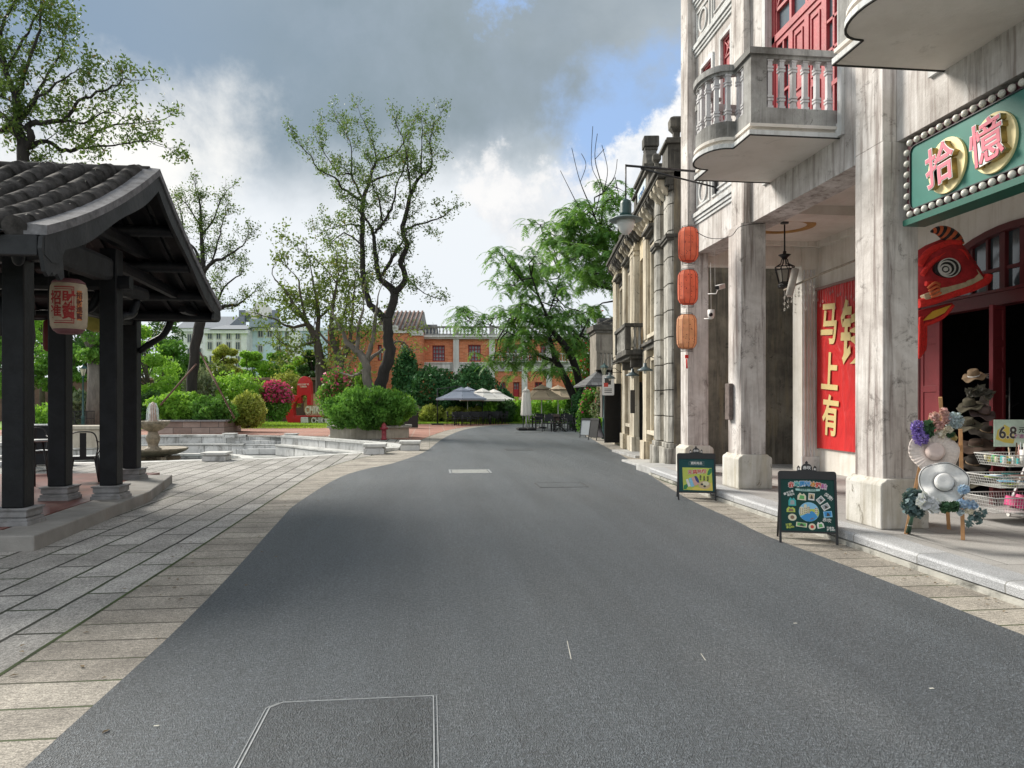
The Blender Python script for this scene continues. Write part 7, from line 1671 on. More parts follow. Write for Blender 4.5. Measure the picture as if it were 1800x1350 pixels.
def card(px_, py_, w_, h_, an, bc, ic, shp=0):
    x, y = qd(px_, py_); ca, sa = math.cos(R(an)), math.sin(R(an)); rt = lambda L: [(x + a * ca - b_ * sa, y + a * sa + b_ * ca) for a, b_ in L]
    if shp == 0: sticker(rt([(-w_, -h_), (w_, -h_), (w_, h_), (-w_, h_)]), .0045, C_[bc]); sticker(rt([(-w_ * .8, -h_ * .6), (w_ * .8, -h_ * .6), (w_ * .8, h_ * .8), (-w_ * .8, h_ * .8)]), .006, C_[ic], 'picture'); sticker(rt([(-w_ * .4, -h_ * .6), (w_ * .5, -h_ * .6), (w_ * .3, h_ * .2), (-w_ * .1, h_ * .6)]), .0076, C_['ink'] if ic != 'lime' else C_['dgreen'], 'motif')
    elif shp == 1: sticker(rt([(w_ * math.cos(k * .349), h_ * math.sin(k * .349)) for k in range(18)]), .0045, C_[bc]); sticker(rt([(w_ * .5 * math.cos(k * .785), h_ * .55 * math.sin(k * .785)) for k in range(8)]), .006, C_[ic], 'motif')
    else: sticker(rt([(-w_, -h_), (w_, -h_), (w_ * .95, h_ * .3), (w_ * .4, h_), (0, h_ * .6), (-w_ * .5, h_ * 1.1), (-w_, h_ * .2)]), .0045, C_[bc]); sticker(rt([(-w_ * .6, -h_ * .7), (w_ * .6, -h_ * .7), (w_ * .5, h_ * .3), (-w_ * .4, h_ * .4)]), .006, C_[ic], 'motif')
for a in [(455, 500, .045, .038, -5, 'cream', 'green', 2), (622, 498, .032, .038, -6, 'white', 'sand', 0), (778, 555, .038, .032, 42, 'white', 'grey', 0), (862, 680, .040, .032, 30, 'white', 'grey', 0), (895, 820, .044, .033, 6, 'lblue', 'blue', 0), (285, 600, .040, .044, 0, 'teal', 'grey', 2), (258, 750, .045, .028, 0, 'lime', 'brown', 2), (280, 895, .044, .038, 0, 'cream', 'brown', 1), (437, 1030, .056, .024, -6, 'cream', 'green', 0), (620, 1062, .037, .036, 0, 'cream', 'red', 1), (762, 1025, .036, .034, 12, 'white', 'green', 2)]: card(*a)
for s_, px_, py_, sz, an, cl in (('超赞!', 915, 495, .045, -40, 'white'), ('喜欢分享', 225, 430, .028, 22, 'white'), ('给宝贝', 265, 468, .026, 14, 'white'), ('可爱!', 215, 1040, .030, 10, 'lime'), ('拿捏啦!', 240, 1085, .026, 6, 'lime'), ('赤坎', 875, 935, .045, -8, 'white'), ('来赤坎', 930, 1075, .026, 0, 'white'), ('打卡啦!', 940, 1115, .026, 0, 'white')):
    x, y = qd(px_, py_); text('writing', s_, sz, C_[cl], pb_, Mf @ Matrix.Translation((x, y, .006)) @ Matrix.Rotation(R(an), 4, 'Z'), .0005, .0008)
# farther board with the sun goods poster
t, pb_, Mf = aframe((4.175, 11.13, 0), R(-13), 'smaller teal sandwich board with a yellow summer poster beside the second column', .57, .74, pm=M_pteal)
def qd(px, py): return ((px - 555) / 830 * .53, .135 + (1120 - py) / 870 * .515)
def pq_(L): return [qd(*p) for p in L]
sticker(pq_([(215, 480), (925, 490), (940, 1095), (228, 1075)]), .0045, C_['lime'], 'poster'); sticker(pq_([(380, 1078), (520, 990), (720, 1030), (925, 860), (938, 1093)]), .006, C_['yellow'], 'poster_wave')
sticker(pq_([(870, 500), (925, 510), (922, 610), (860, 680), (810, 680), (830, 590)]), .0062, C_['dgreen'], 'leaf'); sticker(pq_([(240, 960), (340, 905), (355, 960), (300, 1060), (235, 1060)]), .0062, C_['dgreen'], 'leaf')
sticker(pq_([(290, 800), (345, 785), (410, 980), (350, 995)]), .0076, C_['white'], 'sleeve'); sticker(pq_([(365, 770), (425, 750), (500, 975), (420, 1000)]), .0082, C_['lblue'], 'sleeve'); sticker(pq_([(430, 735), (490, 725), (610, 900), (540, 960), (500, 960)]), .0088, C_['pinky'], 'sleeve'); sticker(pq_([(500, 710), (550, 705), (600, 790), (620, 880), (580, 885), (530, 820)]), .0094, C_['navy'], 'folded_umbrella')
x, y = qd(740, 940); sticker([(x + .095 * math.cos(k * .3), y + .062 * math.sin(k * .3)) for k in range(21)], .0076, C_['sand'], 'sun_hat'); sticker([(x + .05 * math.cos(k * .3) + .02, y + .035 * math.sin(k * .3) + .02) for k in range(21)], .0092, C_['cream'], 'hat_crown')
for (px_, py_) in ((680, 925), (745, 975)): x, y = qd(px_, py_); sticker([(x + .021 * math.cos(k * .5), y + .016 * math.sin(k * .5)) for k in range(12)], .0108, C_['ink'], 'sunglasses')
for i, chh in enumerate('无惧骄阳'): x, y = qd(400 + i * 113, 612 - i * 8); Mt = Mf @ Matrix.Translation((x, y, .008)); text('title_outline', chh, .068, C_['white'], pb_, Mt, .0006, .005); text('title_character', chh, .068, C_['red'], pb_, Mt @ Matrix.Translation((0, 0, .0014)), .0006, .0018)
for i, s_ in enumerate(('遮\n阳\n伞', '太\n阳\n镜', '遮\n阳\n帽')): x, y = qd(650 + i * 88, 755 + i * 12); text('poster_note', s_, .028, C_['ink'], pb_, Mf @ Matrix.Translation((x, y, .008)), .0005, .001, spacing=.95)
x, y = qd(560, 368); text('header_writing', '遮阳用品', .045, C_['white'], pb_, Mf @ Matrix.Translation((x, y, .006)), .0006, .001)
m = MB(Mf); L = pq_([(375, 325), (555, 300), (740, 325), (740, 425), (375, 415)])
for i in range(5): m.bar((*L[i], .006), (*L[(i + 1) % 5], .006), .0022, .001)
m.build('header_frame', C_['grey'], pb_)
# small far boards
M_chalk = plain('chalk_green', (.02, .06, .05), .8, var=.5, sc=30, bp=0)
aframe((6.45, 21.95, .05), R(-62), 'dark menu board leaning by the navy door of the ochre townhouse', .62, 1.15, topper=False, pm=M_chalk)[0]
def menu_lines(t_, Mf, w_, h_):
    for k in range(6): MB(Mf).box(-w_ * .3, w_ * random.uniform(.1, .3), .3 + k * .11, .33 + k * .11, .005, .006).build('chalk_line', C_['grey'], t_)
x, y = G(1029, 770); t, pb_, Mf = aframe((x, y, 0), R(-50), 'white-faced sandwich board at the right edge of the road, farther of the two', .6, .85, topper=False, pm=C_['grey'], group='sandwich boards by the far right kerb')
x, y = G(1041, 774); aframe((x, y, 0), R(-70), 'black sandwich board at the right edge of the road, nearer of the two', .6, .9, topper=False, pm=M_black, group='sandwich boards by the far right kerb')
# --- easel with hats and flowers
M_pine = plain('pine_wood', (.50, .27, .12), .55, var=.2, sc=8, bp=.15, bs=50)
ex, ey = 5.20, 7.06
es = thing('easel', 'pine wood display easel standing in front of the near column', 'easel', (ex, ey, .148), R(-44))
for nm, a, b_ in (('front_leg', (-.27, 0, 0), (-.05, .13, 1.28)), ('front_leg', (.25, -.02, 0), (.215, .11, 1.12)), ('rear_leg', (.05, .62, 0), (.03, .14, 1.45))): MB().bar(a, b_, .036, .022).build(nm, M_pine, es, bevel=.004)
MB().box(-.30, .33, -.055, .03, .325, .348).build('shelf', plain('dark_pine', (.22, .11, .06), .6, bp=0), es, bevel=.004); MB().bar((-.12, .09, .93), (.23, .08, .95), .03, .02).build('cross_bar', M_pine, es)
camv = lambda p: (Vector((0, 0, EYE)) - p).normalized()
def face_frame(p, tilt=0.0, yaw=0.0):
    n = camv(p); n = Vector((n.x, n.y, n.z + tilt)); n = Matrix.Rotation(yaw, 4, 'Z') @ n; n.normalize(); r = Vector((0, 0, 1)).cross(n).normalized(); u = n.cross(r)
    return Matrix(((r.x, u.x, n.x, p.x), (r.y, u.y, n.y, p.y), (r.z, u.z, n.z, p.z), (0, 0, 0, 1)))
def hat(u, v, dist, rb, rc, hc, label, bm_, crm, ribm=None, tilt=.15, yaw=0.0, wavy=.02, group=None, edge=None, M=None, pleat=0):
    p = D(u, v, dist); M = M or face_frame(p, tilt, yaw); t = thing('hat', label, 'hat', p, 0, group); T = Matrix.Translation(-p) @ M
    def wav(m, prof, n=64, w_=0):
        V = []
        for r, z in prof: V += [(r * (1 + .05 * math.sin(3 * a_) * (r > rc * 1.2)) * math.cos(a_), r * (1 + .05 * math.sin(3 * a_) * (r > rc * 1.2)) * math.sin(a_), z + (w_ * math.sin(5 * a_ + .7) * ((r - rc) / (rb - rc)) if r > rc else 0) + (pleat * math.sin(34 * a_) * min(1, (r - rc) / (rb - rc) * 1.5) if r > rc and pleat else 0)) for a_ in [2 * math.pi * k / n for k in range(n)]]
        m.add(V, [(i * n + j, i * n + (j + 1) % n, (i + 1) * n + (j + 1) % n, (i + 1) * n + j) for i in range(len(prof) - 1) for j in range(n)], True); return m
    n = 128 if pleat else 64
    wav(MB(T), [(rb * .995, -.012), (rb, -.006), (rb * .985, -.002), (rc + (rb - rc) * .7, .0), (rc + (rb - rc) * .35, .004), (rc * 1.02, .010), (rc * 1.0, .0)], n, wavy).build('brim', bm_, t)
    MB(T).lathe([(rc, 0), (rc * 1.0, hc * .3), (rc * .96, hc * .7), (rc * .88, hc * .92), (rc * .72, hc), (rc * .4, hc * .97), (.0001, hc * .93)], n=32).build('crown', crm, t)
    if ribm: MB(T).lathe([(rc * 1.03, .006), (rc * 1.03, .006 + hc * .2), (rc * .99, .006 + hc * .22)], n=32).build('ribbon', ribm, t)
    if edge: wav(MB(T), [(rb * .93, .0035), (rb * .955, .003)], n, wavy * .95).build('edge_line', edge, t)
    return t
M_lace = plain('lace_cream', (.66, .58, .53), .8, var=.12, sc=30, bp=.3, bs=90); M_straww = plain('white_straw', (.68, .68, .67), .8, var=.06, sc=30, bp=.5, bs=160); M_rose = plain('dusty_rose_straw', (.62, .50, .46), .8, var=.08, sc=20, bp=.5, bs=160)
hat(1642, 796, 7.28, .225, .085, .10, 'large cream lace sun hat with pleated brim, upper hat on the easel', M_lace, M_rose, None, .35, .25, .018, pleat=.006, edge=plain('cream_piping', (.55, .47, .42), .8, bp=0))
hat(1659, 849, 7.12, .215, .085, .10, 'white wide-brimmed hat with black ribbon, lower hat on the easel', M_straww, M_straww, M_black, .22, .1, .03, edge=M_black)
random.seed(77)
def blob_flowers(name, label, u, v, dist, specs, n_=1, stems=None):
    """specs: (du, dv, radius, petals, petal_len, mat)"""
    p = D(u, v, dist); t = thing(name, label, 'flowers', p); pk = dist / F
    for (du, dv, r, n, L, mt, nm) in specs:
        c_ = Vector((du * pk * cc, -du * pk * ss, -dv * pk)); d = rng.normal(size=(n, 3)); d /= np.linalg.norm(d, axis=1)[:, None]; P = d * r * (rng.uniform(.55, 1, n)[:, None]) + np.array(c_)
        leafmesh(nm, P, L, mt, t, (0, 0, 0), .75, droop=0, dirs=None)
    return t
FL = lambda n_, a, b_, c_: leafmat(n_, a, b_, c_, .2, .6)
F_pink = FL('silk_pink', (.45, .22, .22), (.62, .36, .35), (.75, .55, .50)); F_cream = FL('silk_cream', (.55, .48, .36), (.68, .62, .50), (.78, .74, .66)); F_bg = FL('silk_blue_grey', (.28, .36, .42), (.40, .48, .54), (.55, .62, .66)); F_pur = FL('silk_purple', (.12, .07, .35), (.20, .13, .48), (.34, .26, .62)); F_lf = FL('silk_leaf', (.03, .07, .04), (.05, .11, .06), (.09, .17, .09)); F_bl = FL('silk_blue', (.22, .38, .62), (.34, .50, .74), (.55, .66, .80)); F_sil = FL('silver_ribbon', (.40, .42, .46), (.55, .57, .62), (.68, .70, .74)); F_euc = FL('dusty_eucalyptus', (.055, .10, .11), (.10, .16, .17), (.18, .25, .26))
blob_flowers('silk_flowers', 'pink and cream silk roses with a blue grey hydrangea on top of the easel', 1655, 740, 7.32, [(-12, -8, .045, 160, .035, F_pink, 'rose'), (4, -16, .04, 140, .035, F_pink, 'rose'), (-6, 8, .05, 180, .035, F_pink, 'rose'), (8, -2, .045, 150, .033, F_pink, 'rose'), (12, 16, .04, 130, .033, F_cream, 'rose'), (-2, 22, .045, 140, .034, F_cream, 'rose'), (22, -1, .085, 520, .03, F_bg, 'hydrangea'), (16, 24, .03, 60, .06, F_lf, 'leaf'), (-24, 12, .05, 70, .09, F_lf, 'leaf'), (20, 30, .035, 50, .05, FL('gold_sprig', (.30, .2, .06), (.42, .3, .1), (.5, .4, .2)), 'sprig')])
blob_flowers('silk_flowers', 'violet silk hyacinth bunch at the upper left of the easel', 1615, 762, 7.3, [(-2, -12, .065, 330, .026, F_pur, 'blossom'), (4, 8, .075, 380, .026, F_pur, 'blossom'), (-1, -2, .06, 240, .026, F_pur, 'blossom'), (14, -4, .05, 40, .08, F_lf, 'leaf')])
blob_flowers('silk_flowers', 'pale blue silk flowers with a cream rose along the easel shelf', 1690, 888, 6.95, [(-28, 4, .05, 160, .05, F_lf, 'leaf'), (-12, 2, .045, 130, .045, F_lf, 'leaf'), (0, -3, .045, 110, .04, F_bl, 'petals'), (10, -2, .04, 100, .04, F_bl, 'petals'), (20, 0, .04, 100, .04, F_bl, 'petals'), (13, 9, .038, 140, .035, F_cream, 'rose'), (4, -28, .045, 70, .05, F_bl, 'petals'), (-2, 12, .03, 60, .04, F_bg, 'petals'), (22, 20, .05, 45, .045, F_euc, 'leaf'), (34, 14, .05, 40, .045, F_euc, 'leaf'), (12, 32, .035, 26, .04, F_euc, 'leaf'), (30, 26, .04, 24, .04, F_euc, 'leaf')])
blob_flowers('ribbon_bow', 'silvery ribbon bow on the left end of the easel shelf', 1634, 884, 7.0, [(-8, -3, .055, 60, .10, F_sil, 'loops'), (6, 4, .06, 60, .10, F_sil, 'loops')])
t = blob_flowers('bouquet', 'grey green dried leaf bouquet standing on its stems by the easel', 1606, 882, 7.22, [(0, -8, .085, 200, .062, F_euc, 'leaves'), (-6, 6, .085, 200, .062, F_euc, 'leaves'), (5, 14, .08, 180, .06, F_euc, 'leaves')])
pb = D(1606, 898, 7.22); pe = Vector((*G(1596, 938, .15), .15)); m = MB()
for k in range(14): a = random.uniform(0, 6.28); r = random.uniform(.005, .03); e = Vector((r * math.cos(a), r * math.sin(a), 0)); m.tube([pb + e * .8, pb.lerp(pe, .3) + e * .6, pe + e], .0045, 4)
m.build('stems', plain('stem_green', (.03, .12, .07), .5, bp=0), t, world=True)
MB().tube([pb.lerp(pe, .62) + Vector((.024 * math.cos(a * .785), .024 * math.sin(a * .785), 0)) for a in range(9)], .0035, 4).build('tie', M_wht, t, world=True)
# --- wire basket rack with goods
M_wire = plain('white_wire', (.55, .55, .54), .4, var=.05, bp=0)
rk = thing('basket_rack', 'white wire rack of three stacked baskets outside the shop door', 'basket rack', (6.95, 7.95, .15))
bxs = []
def basket(x0, x1, y0, y1, z0, h):
    m = MB(); fl_ = .04; top = [(x0 - fl_, y0 - fl_), (x1 + fl_, y0 - fl_), (x1 + fl_, y1 + fl_), (x0 - fl_, y1 + fl_)]; bot = [(x0, y0), (x1, y0), (x1, y1), (x0, y1)]
    for i in range(4):
        a, b_ = top[i], top[(i + 1) % 4]; c_, d_ = bot[i], bot[(i + 1) % 4]; m.tube([(*a, z0 + h), (*b_, z0 + h)], .007, 5)
        for q in range(4): f = q / 4; A = Vector((*c_, z0)).lerp(Vector((*a, z0 + h)), f); B_ = Vector((*d_, z0)).lerp(Vector((*b_, z0 + h)), f); m.tube([A, B_], .0025, 3, cap=False)
        n = int(math.dist(a, b_) / .035)
        for q in range(n + 1): f = q / n; A = Vector((*c_, z0)).lerp(Vector((*d_, z0)), f); B_ = Vector((*a, z0 + h)).lerp(Vector((*b_, z0 + h)), f); m.tube([A, B_], .0022, 3, cap=False)
    m.box(x0, x1, y0, y1, z0 - .003, z0); m.build('basket', M_wire, rk, world=True)
BK = [(6.62, 7.35, 7.75, 8.2, .80, .13), (6.50, 7.30, 7.72, 8.2, .56, .13), (6.42, 7.25, 7.70, 8.2, .28, .17)]
for b_ in BK: basket(*b_)
for y in (7.68, 8.25):
    m = MB(); m.bar((7.02, y, .21), (7.40, y, 1.02), .03, .02).bar((7.02, y, .21), (7.75, y, .21), .025, .02).bar((7.12, y, .42), (7.5, y, .21), .022, .02); m.build('side_frame', plain('grey_steel_frame', (.42, .42, .43), .4, bp=0), rk, world=True)
MB().bar((7.02, 7.68, .21), (7.02, 8.25, .21), .025).bar((6.72, 7.68, .25), (7.1, 7.68, .21), .02).build('base_bar', M_wire, rk, world=True)
for (x, y) in ((7.03, 7.7), (7.03, 8.23), (7.72, 7.7), (7.72, 8.23)): MB().tube([(x - .01, y, .175), (x + .01, y, .175)], .026, 12).build('caster', M_wht, rk, world=True)
goods = [('pens', 'bunch of patterned craft pens standing in the top basket', 0, 30), ('packets', 'flat pastel packets in the middle basket', 1, 0), ('pink_boxes', 'magenta boxes in the bottom basket', 2, 0), ('charms', 'small green and gold charms at the left of the top basket', 0, 1)]
t = thing('craft_pens', goods[0][1], 'pens', (7.1, 7.95, .81)); random.seed(4)
for k in range(34):
    x, y = random.uniform(-.18, .22), random.uniform(-.17, .2); l = random.uniform(.16, .26); o = MB().tube([(x, y, 0), (x + random.uniform(-.04, .04), y + random.uniform(-.03, .03), l)], [.010, .007], 6).build('pen', C_[random.choice(['brown', 'sand', 'cream', 'white', 'red', 'grey', 'orange', 'pinky'])], t)
t = thing('pen_cup', 'white perforated cup at the left of the craft pens', 'cup', (6.88, 7.83, .81)); MB().lathe([(.035, 0), (.042, .18), (.038, .18), (.033, .01)], n=18).build('cup', M_wht, t)
t = thing('charm_pile', goods[3][1], 'charms', (6.72, 7.95, .81))
for k in range(26): x, y = random.uniform(-.08, .08), random.uniform(-.18, .2); MB().box(x, x + .03, y, y + .03, random.uniform(0, .05), .06 + random.uniform(0, .05)).build('charm', C_[random.choice(['cream', 'green', 'yellow', 'teal', 'white'])], t, bevel=.003)
t = thing('packet_stack', goods[1][1], 'packets', (6.95, 7.95, .57)); 
for k in range(16): x = random.uniform(-.3, .18); MB(Matrix.Translation((x, random.uniform(-.12, .1), .012 + k * .0075)) @ Matrix.Rotation(random.uniform(-.4, .4), 4, 'Z')).box(-.08, .08, -.055, .055, 0, .006).build('packet', C_[random.choice(['white', 'cream', 'teal', 'lblue', 'pinky', 'lime'])], t)
t = thing('pink_boxes', goods[2][1], 'boxes', (6.95, 7.95, .29)); M_mag = plain('magenta_card', (.55, .02, .16), .5, bp=0)
for k in range(6): MB(Matrix.Translation((-.02 + .12 * (k % 3), -.1 + .2 * (k // 3), 0)) @ Matrix.Rotation(.1 * k, 4, 'Y')).box(-.055, .055, -.09, .09, .005, .12 + .015 * (k % 3)).build('box', M_mag, t, bevel=.004)
# price board
ps0 = XP(1747, 788, 6.95); Mp = frame((6.86, 8.26, 1.00), (cc, -ss - .12, 0), (0, 0, 1)); t = thing('price_board', 'bright price board reading 6.8 yuan behind the basket rack', 'price sign', (6.86, 8.26, 1.0))
MB(Mp).box(0, .62, 0, .33, -.006, 0).build('card', plain('mint_print', (.58, .74, .64), .5, var=.25, sc=5, bp=0), t, world=True)
fmx = lambda nm, mt, fn: fm(Mp, nm, mt, t, fn)
fmx('yellow_patch', C_['yellow'], lambda m: m.prism([(.02, .09), (.12, .05), (.22, .04), (.24, .12), (.2, .22), (.12, .27), (.04, .2)], .0005, .002)); fmx('pink_patch', C_['pinky'], lambda m: m.prism([(.33, .02), (.6, .02), (.6, .12), (.36, .13)], .0005, .002)); fmx('bottle_print', C_['green'], lambda m: m.prism([(.42, .13), (.47, .13), (.47, .24), (.455, .28), (.435, .28), (.42, .24)], .0005, .002)); fmx('bow_print', C_['red'], lambda m: m.prism([(.44, .2), (.55, .24), (.55, .16)], .002, .003))
text('price_outline', '6.8', .20, M_wht, t, Mp @ Matrix.Translation((.155, .165, .0035)), .0006, .010, world=True, sx=.85); text('price', '6.8', .20, C_['ink'], t, Mp @ Matrix.Translation((.155, .165, .005)), .0006, .004, world=True, sx=.85)
text('currency', '元', .075, C_['ink'], t, Mp @ Matrix.Translation((.315, .20, .005)), .0006, .002, world=True); text('small_print', '任选专区', .052, C_['white'], t, Mp @ Matrix.Translation((.335, .125, .006)), .0006, .0035, world=True); text('small_print', '任选专区', .052, C_['purple'], t, Mp @ Matrix.Translation((.335, .125, .0075)), .0006, .0008, world=True)
# --- hats on a stand inside the doorway
hs_ = thing('hat_stand', 'black hat stand just inside the shop door', 'hat stand', (8.35, 9.75, .15)); MB().tube([(0, 0, 0), (0, 0, 1.75)], .016, 8).build('pole', M_black, hs_); MB().lathe([(.22, 0), (.22, .02), (.03, .04)], n=20).build('base', M_black, hs_)
for k, z in enumerate((.5, .8, 1.05, 1.3, 1.55)): MB().tube([(0, 0, z), (.2 * math.cos(k * 2.2), .2 * math.sin(k * 2.2), z + .08)], .007, 5).build('peg', M_black, hs_)
Sk = [plain('straw_tan', (.26, .18, .11), .85, var=.15, sc=20, bp=.4, bs=120), plain('straw_olive', (.085, .075, .05), .85, var=.15, sc=20, bp=.4, bs=120), plain('felt_mauve', (.13, .09, .085), .9, bp=.1), plain('straw_dark', (.035, .028, .022), .9, bp=.3), plain('felt_brown', (.06, .035, .024), .9, bp=.1)]
HT = [(1712, 662, 9.9, .17, .085, .10, 0, 'light tan straw hat with pale band, highest hat inside the doorway', .9), (1705, 714, 9.8, .19, .09, .11, 1, 'olive straw hat with shallow crown inside the doorway', 1.1), (1728, 727, 9.75, .18, .09, .12, 2, 'mauve felt hat right of the olive one', .5), (1702, 747, 9.7, .19, .09, .10, 1, 'grey green bucket hat with turned brim below the olive one', 1.0), (1735, 757, 10.0, .24, .10, .1, 3, 'large dark straw hat behind the others', .4), (1716, 783, 9.6, .26, .10, .08, 4, 'wide brown brimmed hat in the middle of the stand', 1.2), (1710, 815, 9.7, .24, .10, .1, 3, 'dark hat low on the stand', .8), (1722, 845, 9.9, .2, .1, .1, 1, 'dim olive hat lowest on the stand', .8), (1745, 700, 10.3, .2, .09, .1, 3, 'dark hat at the back by the open leaf', .5)]
for (u, v, d_, rb, rc, hc, mi, lb, tl_) in HT: hat(u, v, d_, rb * .9, rc * .85, hc, lb, Sk[mi], Sk[mi], M_wht if mi == 0 else Sk[(mi + 2) % 5], tl_ + 1.6, random.uniform(-.6, .6), .02, group='hats on the stand inside the shop door')
t = blob_flowers('dried_grass_bundle', 'bundle of pale dried fronds lying among the hats inside the door', 1722, 687, 9.75, [(0, 0, .05, 30, .12, FL('dried_frond', (.07, .065, .055), (.12, .115, .1), (.18, .17, .15)), 'fronds'), (-16, 4, .05, 24, .1, bpy.data.materials['dried_frond'], 'fronds'), (16, 6, .05, 24, .1, bpy.data.materials['dried_frond'], 'fronds')])
p = D(1746, 661, 10.6); o = text('neon_writing', 'SENSE', .10, plain('dim_letters', (.30, .28, .26), .6, bp=0), None, face_frame(p) , .004, .001); tag(o, 'dim lettering SENSE on the dark wall inside the shop', 'lettering')
m = MB(); p = D(1682, 545, 9.3)

# --- lamps and signs on the ochre townhouse
def gooseneck(u, v, dist, label, wall_dx=.55):
    p = D(u, v, dist); t = thing('wall_lamp', label, 'wall lamp', p, 0, 'gooseneck shade lamps on the ochre townhouse'); MB().lathe([(.20, -.03), (.19, .0), (.10, .05), (.045, .09), (.04, .17), (.0001, .18)], n=24).build('lamp_shade', plain('teal_grey_enamel', (.07, .10, .11), .4, bp=0) if 'teal_grey_enamel' not in bpy.data.materials else bpy.data.materials['teal_grey_enamel'], t)
    MB().lathe([(.0001, -.11), (.035, -.09), (.045, -.04), (.04, 0)], n=12).build('bulb', M_bulb, t); MB().tube(cr([(0, 0, .16), (.03, 0, .27), (.16, 0, .33), (.32, 0, .22), (wall_dx, -.05, .12)], 5), .011, 6).build('arm', M_black, t)
gooseneck(1072, 664, 25.0, 'grey enamel shade lamp over the far black door'); gooseneck(1112, 659, 20.6, 'grey enamel shade lamp left of the navy door'); gooseneck(1134, 650, 18.6, 'grey enamel shade lamp seen edge-on right of the navy door', .3)
p = D(1069, 677, 26.0); Mh = face_frame(p); t = thing('hanging_sign', 'white hanging shop sign with small red square behind the shade lamp', 'shop sign', p); Mh0 = Matrix.Translation(-p) @ Mh
MB(Mh0).prism(rrect(-.21, -.36, .21, .36, .04), -.02, .02).build('board', M_wht, t); MB(Mh0).box(-.12, .1, .02, .26, .021, .024).build('dark_square', C_['ink'], t); MB(Mh0).box(-.15, -.0, -.06, .08, .025, .028).build('red_square', C_['red'], t)
for k in range(3): MB(Mh0).box(-.13, .13, -.15 - k * .06, -.125 - k * .06, .021, .024).build('lettering', C_['ink'], t)
MB().tube([(0, 0, .36), (0, 0, .45), (.5, .1, .45)], .012, 5).build('bracket', M_black, t)
o = MB(Matrix.Translation(D(1112, 706, 20.2))).box(-.06, .06, -.04, .04, -.32, .32).build('name_plate', M_black, bevel=.01); tag(o, 'narrow black vertical name plate between window and navy door', 'plate')
# --- street lamps
def post_lamp(loc, label, h, mt):
    t = thing('street_lamp', label, 'street lamp', loc); MB().lathe([(.11, 0), (.11, .1), (.075, .16), (.075, .8), (.09, .84), (.045, .9), (.035, h - .55), (.06, h - .52), (.03, h - .48)], n=14).build('post', mt, t)
    m = MB(); z = h - .48
    for k in range(4):
        a = k * math.pi / 2 + .785; b_ = a + math.pi / 2; ca, sa, cb, sb = math.cos(a), math.sin(a), math.cos(b_), math.sin(b_); m.tube([(.06 * ca, .06 * sa, z), (.15 * ca, .15 * sa, z + .34)], .010, 5).tube([(.15 * ca, .15 * sa, z + .34), (.15 * cb, .15 * sb, z + .34)], .010, 5).tube([(.06 * ca, .06 * sa, z), (.06 * cb, .06 * sb, z)], .010, 5)
    m.build('lantern_frame', mt, t); MB().lathe([(.19, z + .34), (.16, z + .40), (.05, z + .47), (.03, z + .52), (.0001, z + .56)], n=4, smooth=False).build('lantern_roof', mt, t); MB(Matrix.Rotation(0, 4, 'Z')).lathe([(.055, z + .01), (.14, z + .33)], n=4, smooth=False).build('glass', plain('lamp_pane', (.50, .48, .36), .3, bp=0) if 'lamp_pane' not in bpy.data.materials else bpy.data.materials['lamp_pane'], t)
p = D(1062, 760, 30.5); post_lamp((p.x, p.y, 0), 'dark green post lamp with four-sided lantern by the slate awning', 3.1, M_dg)
p = D(146, 760, 33.5); post_lamp((p.x, p.y, 0), 'thin green post lamp seen between the pavilion posts', 3.2, M_dg)
# --- railing and balustrade behind the pavilion
p0, p1 = D(48, 730, 33), D(166, 730, 35); t = thing('iron_railing', 'black iron railing at the pond behind the pavilion', 'railing', (p0.x, p0.y, 0)); m = MB(); L = (p1 - p0); n = 46
a = Vector((p0.x, p0.y, 0)); b_ = Vector((p1.x, p1.y, 0)); m.bar(a + Vector((0, 0, 1.1)), b_ + Vector((0, 0, 1.1)), .05, .04).bar(a + Vector((0, 0, .75)), b_ + Vector((0, 0, .75)), .03).bar(a + Vector((0, 0, .3)), b_ + Vector((0, 0, .3)), .03)
for k in range(n + 1): q = a.lerp(b_, k / n); m.bar(q, q + Vector((0, 0, 1.1)), .045 if k % 8 == 0 else .018)
m.build('bars', M_black, t, world=True)
t = thing('white_balustrade', 'white stone balustrade with square piers behind the cafe chair', 'balustrade', (-9.9, 18.6, 0)); a = Vector((-16, 18.4, 0)); b_ = Vector((-8.9, 19.3, 0))
MB().bar(a + Vector((0, 0, .52)), b_ + Vector((0, 0, .52)), .32, .08).build('rail', M_marbcap, t, world=True, bevel=.01); MB().bar(a + Vector((0, 0, .05)), b_ + Vector((0, 0, .05)), .32, .1).build('foot', M_marble, t, world=True)
for k in range(13): q = a.lerp(b_, k / 12); MB().bar(q + Vector((0, 0, .1)), q + Vector((0, 0, .48)), .17, .17).build('pier', M_marble, t, world=True, bevel=.01)
p = D(162, 745, 25); t = thing('stone_trough', 'old cream stone trough planter behind the balustrade', 'planter', (p.x, p.y, 0)); B('trough', M_cream, [(-.9, .9, -.4, .4, 0, .62)], t, .02); B('rim', M_cream, [(-1.0, 1.0, -.48, .48, .62, .74)], t, .02)
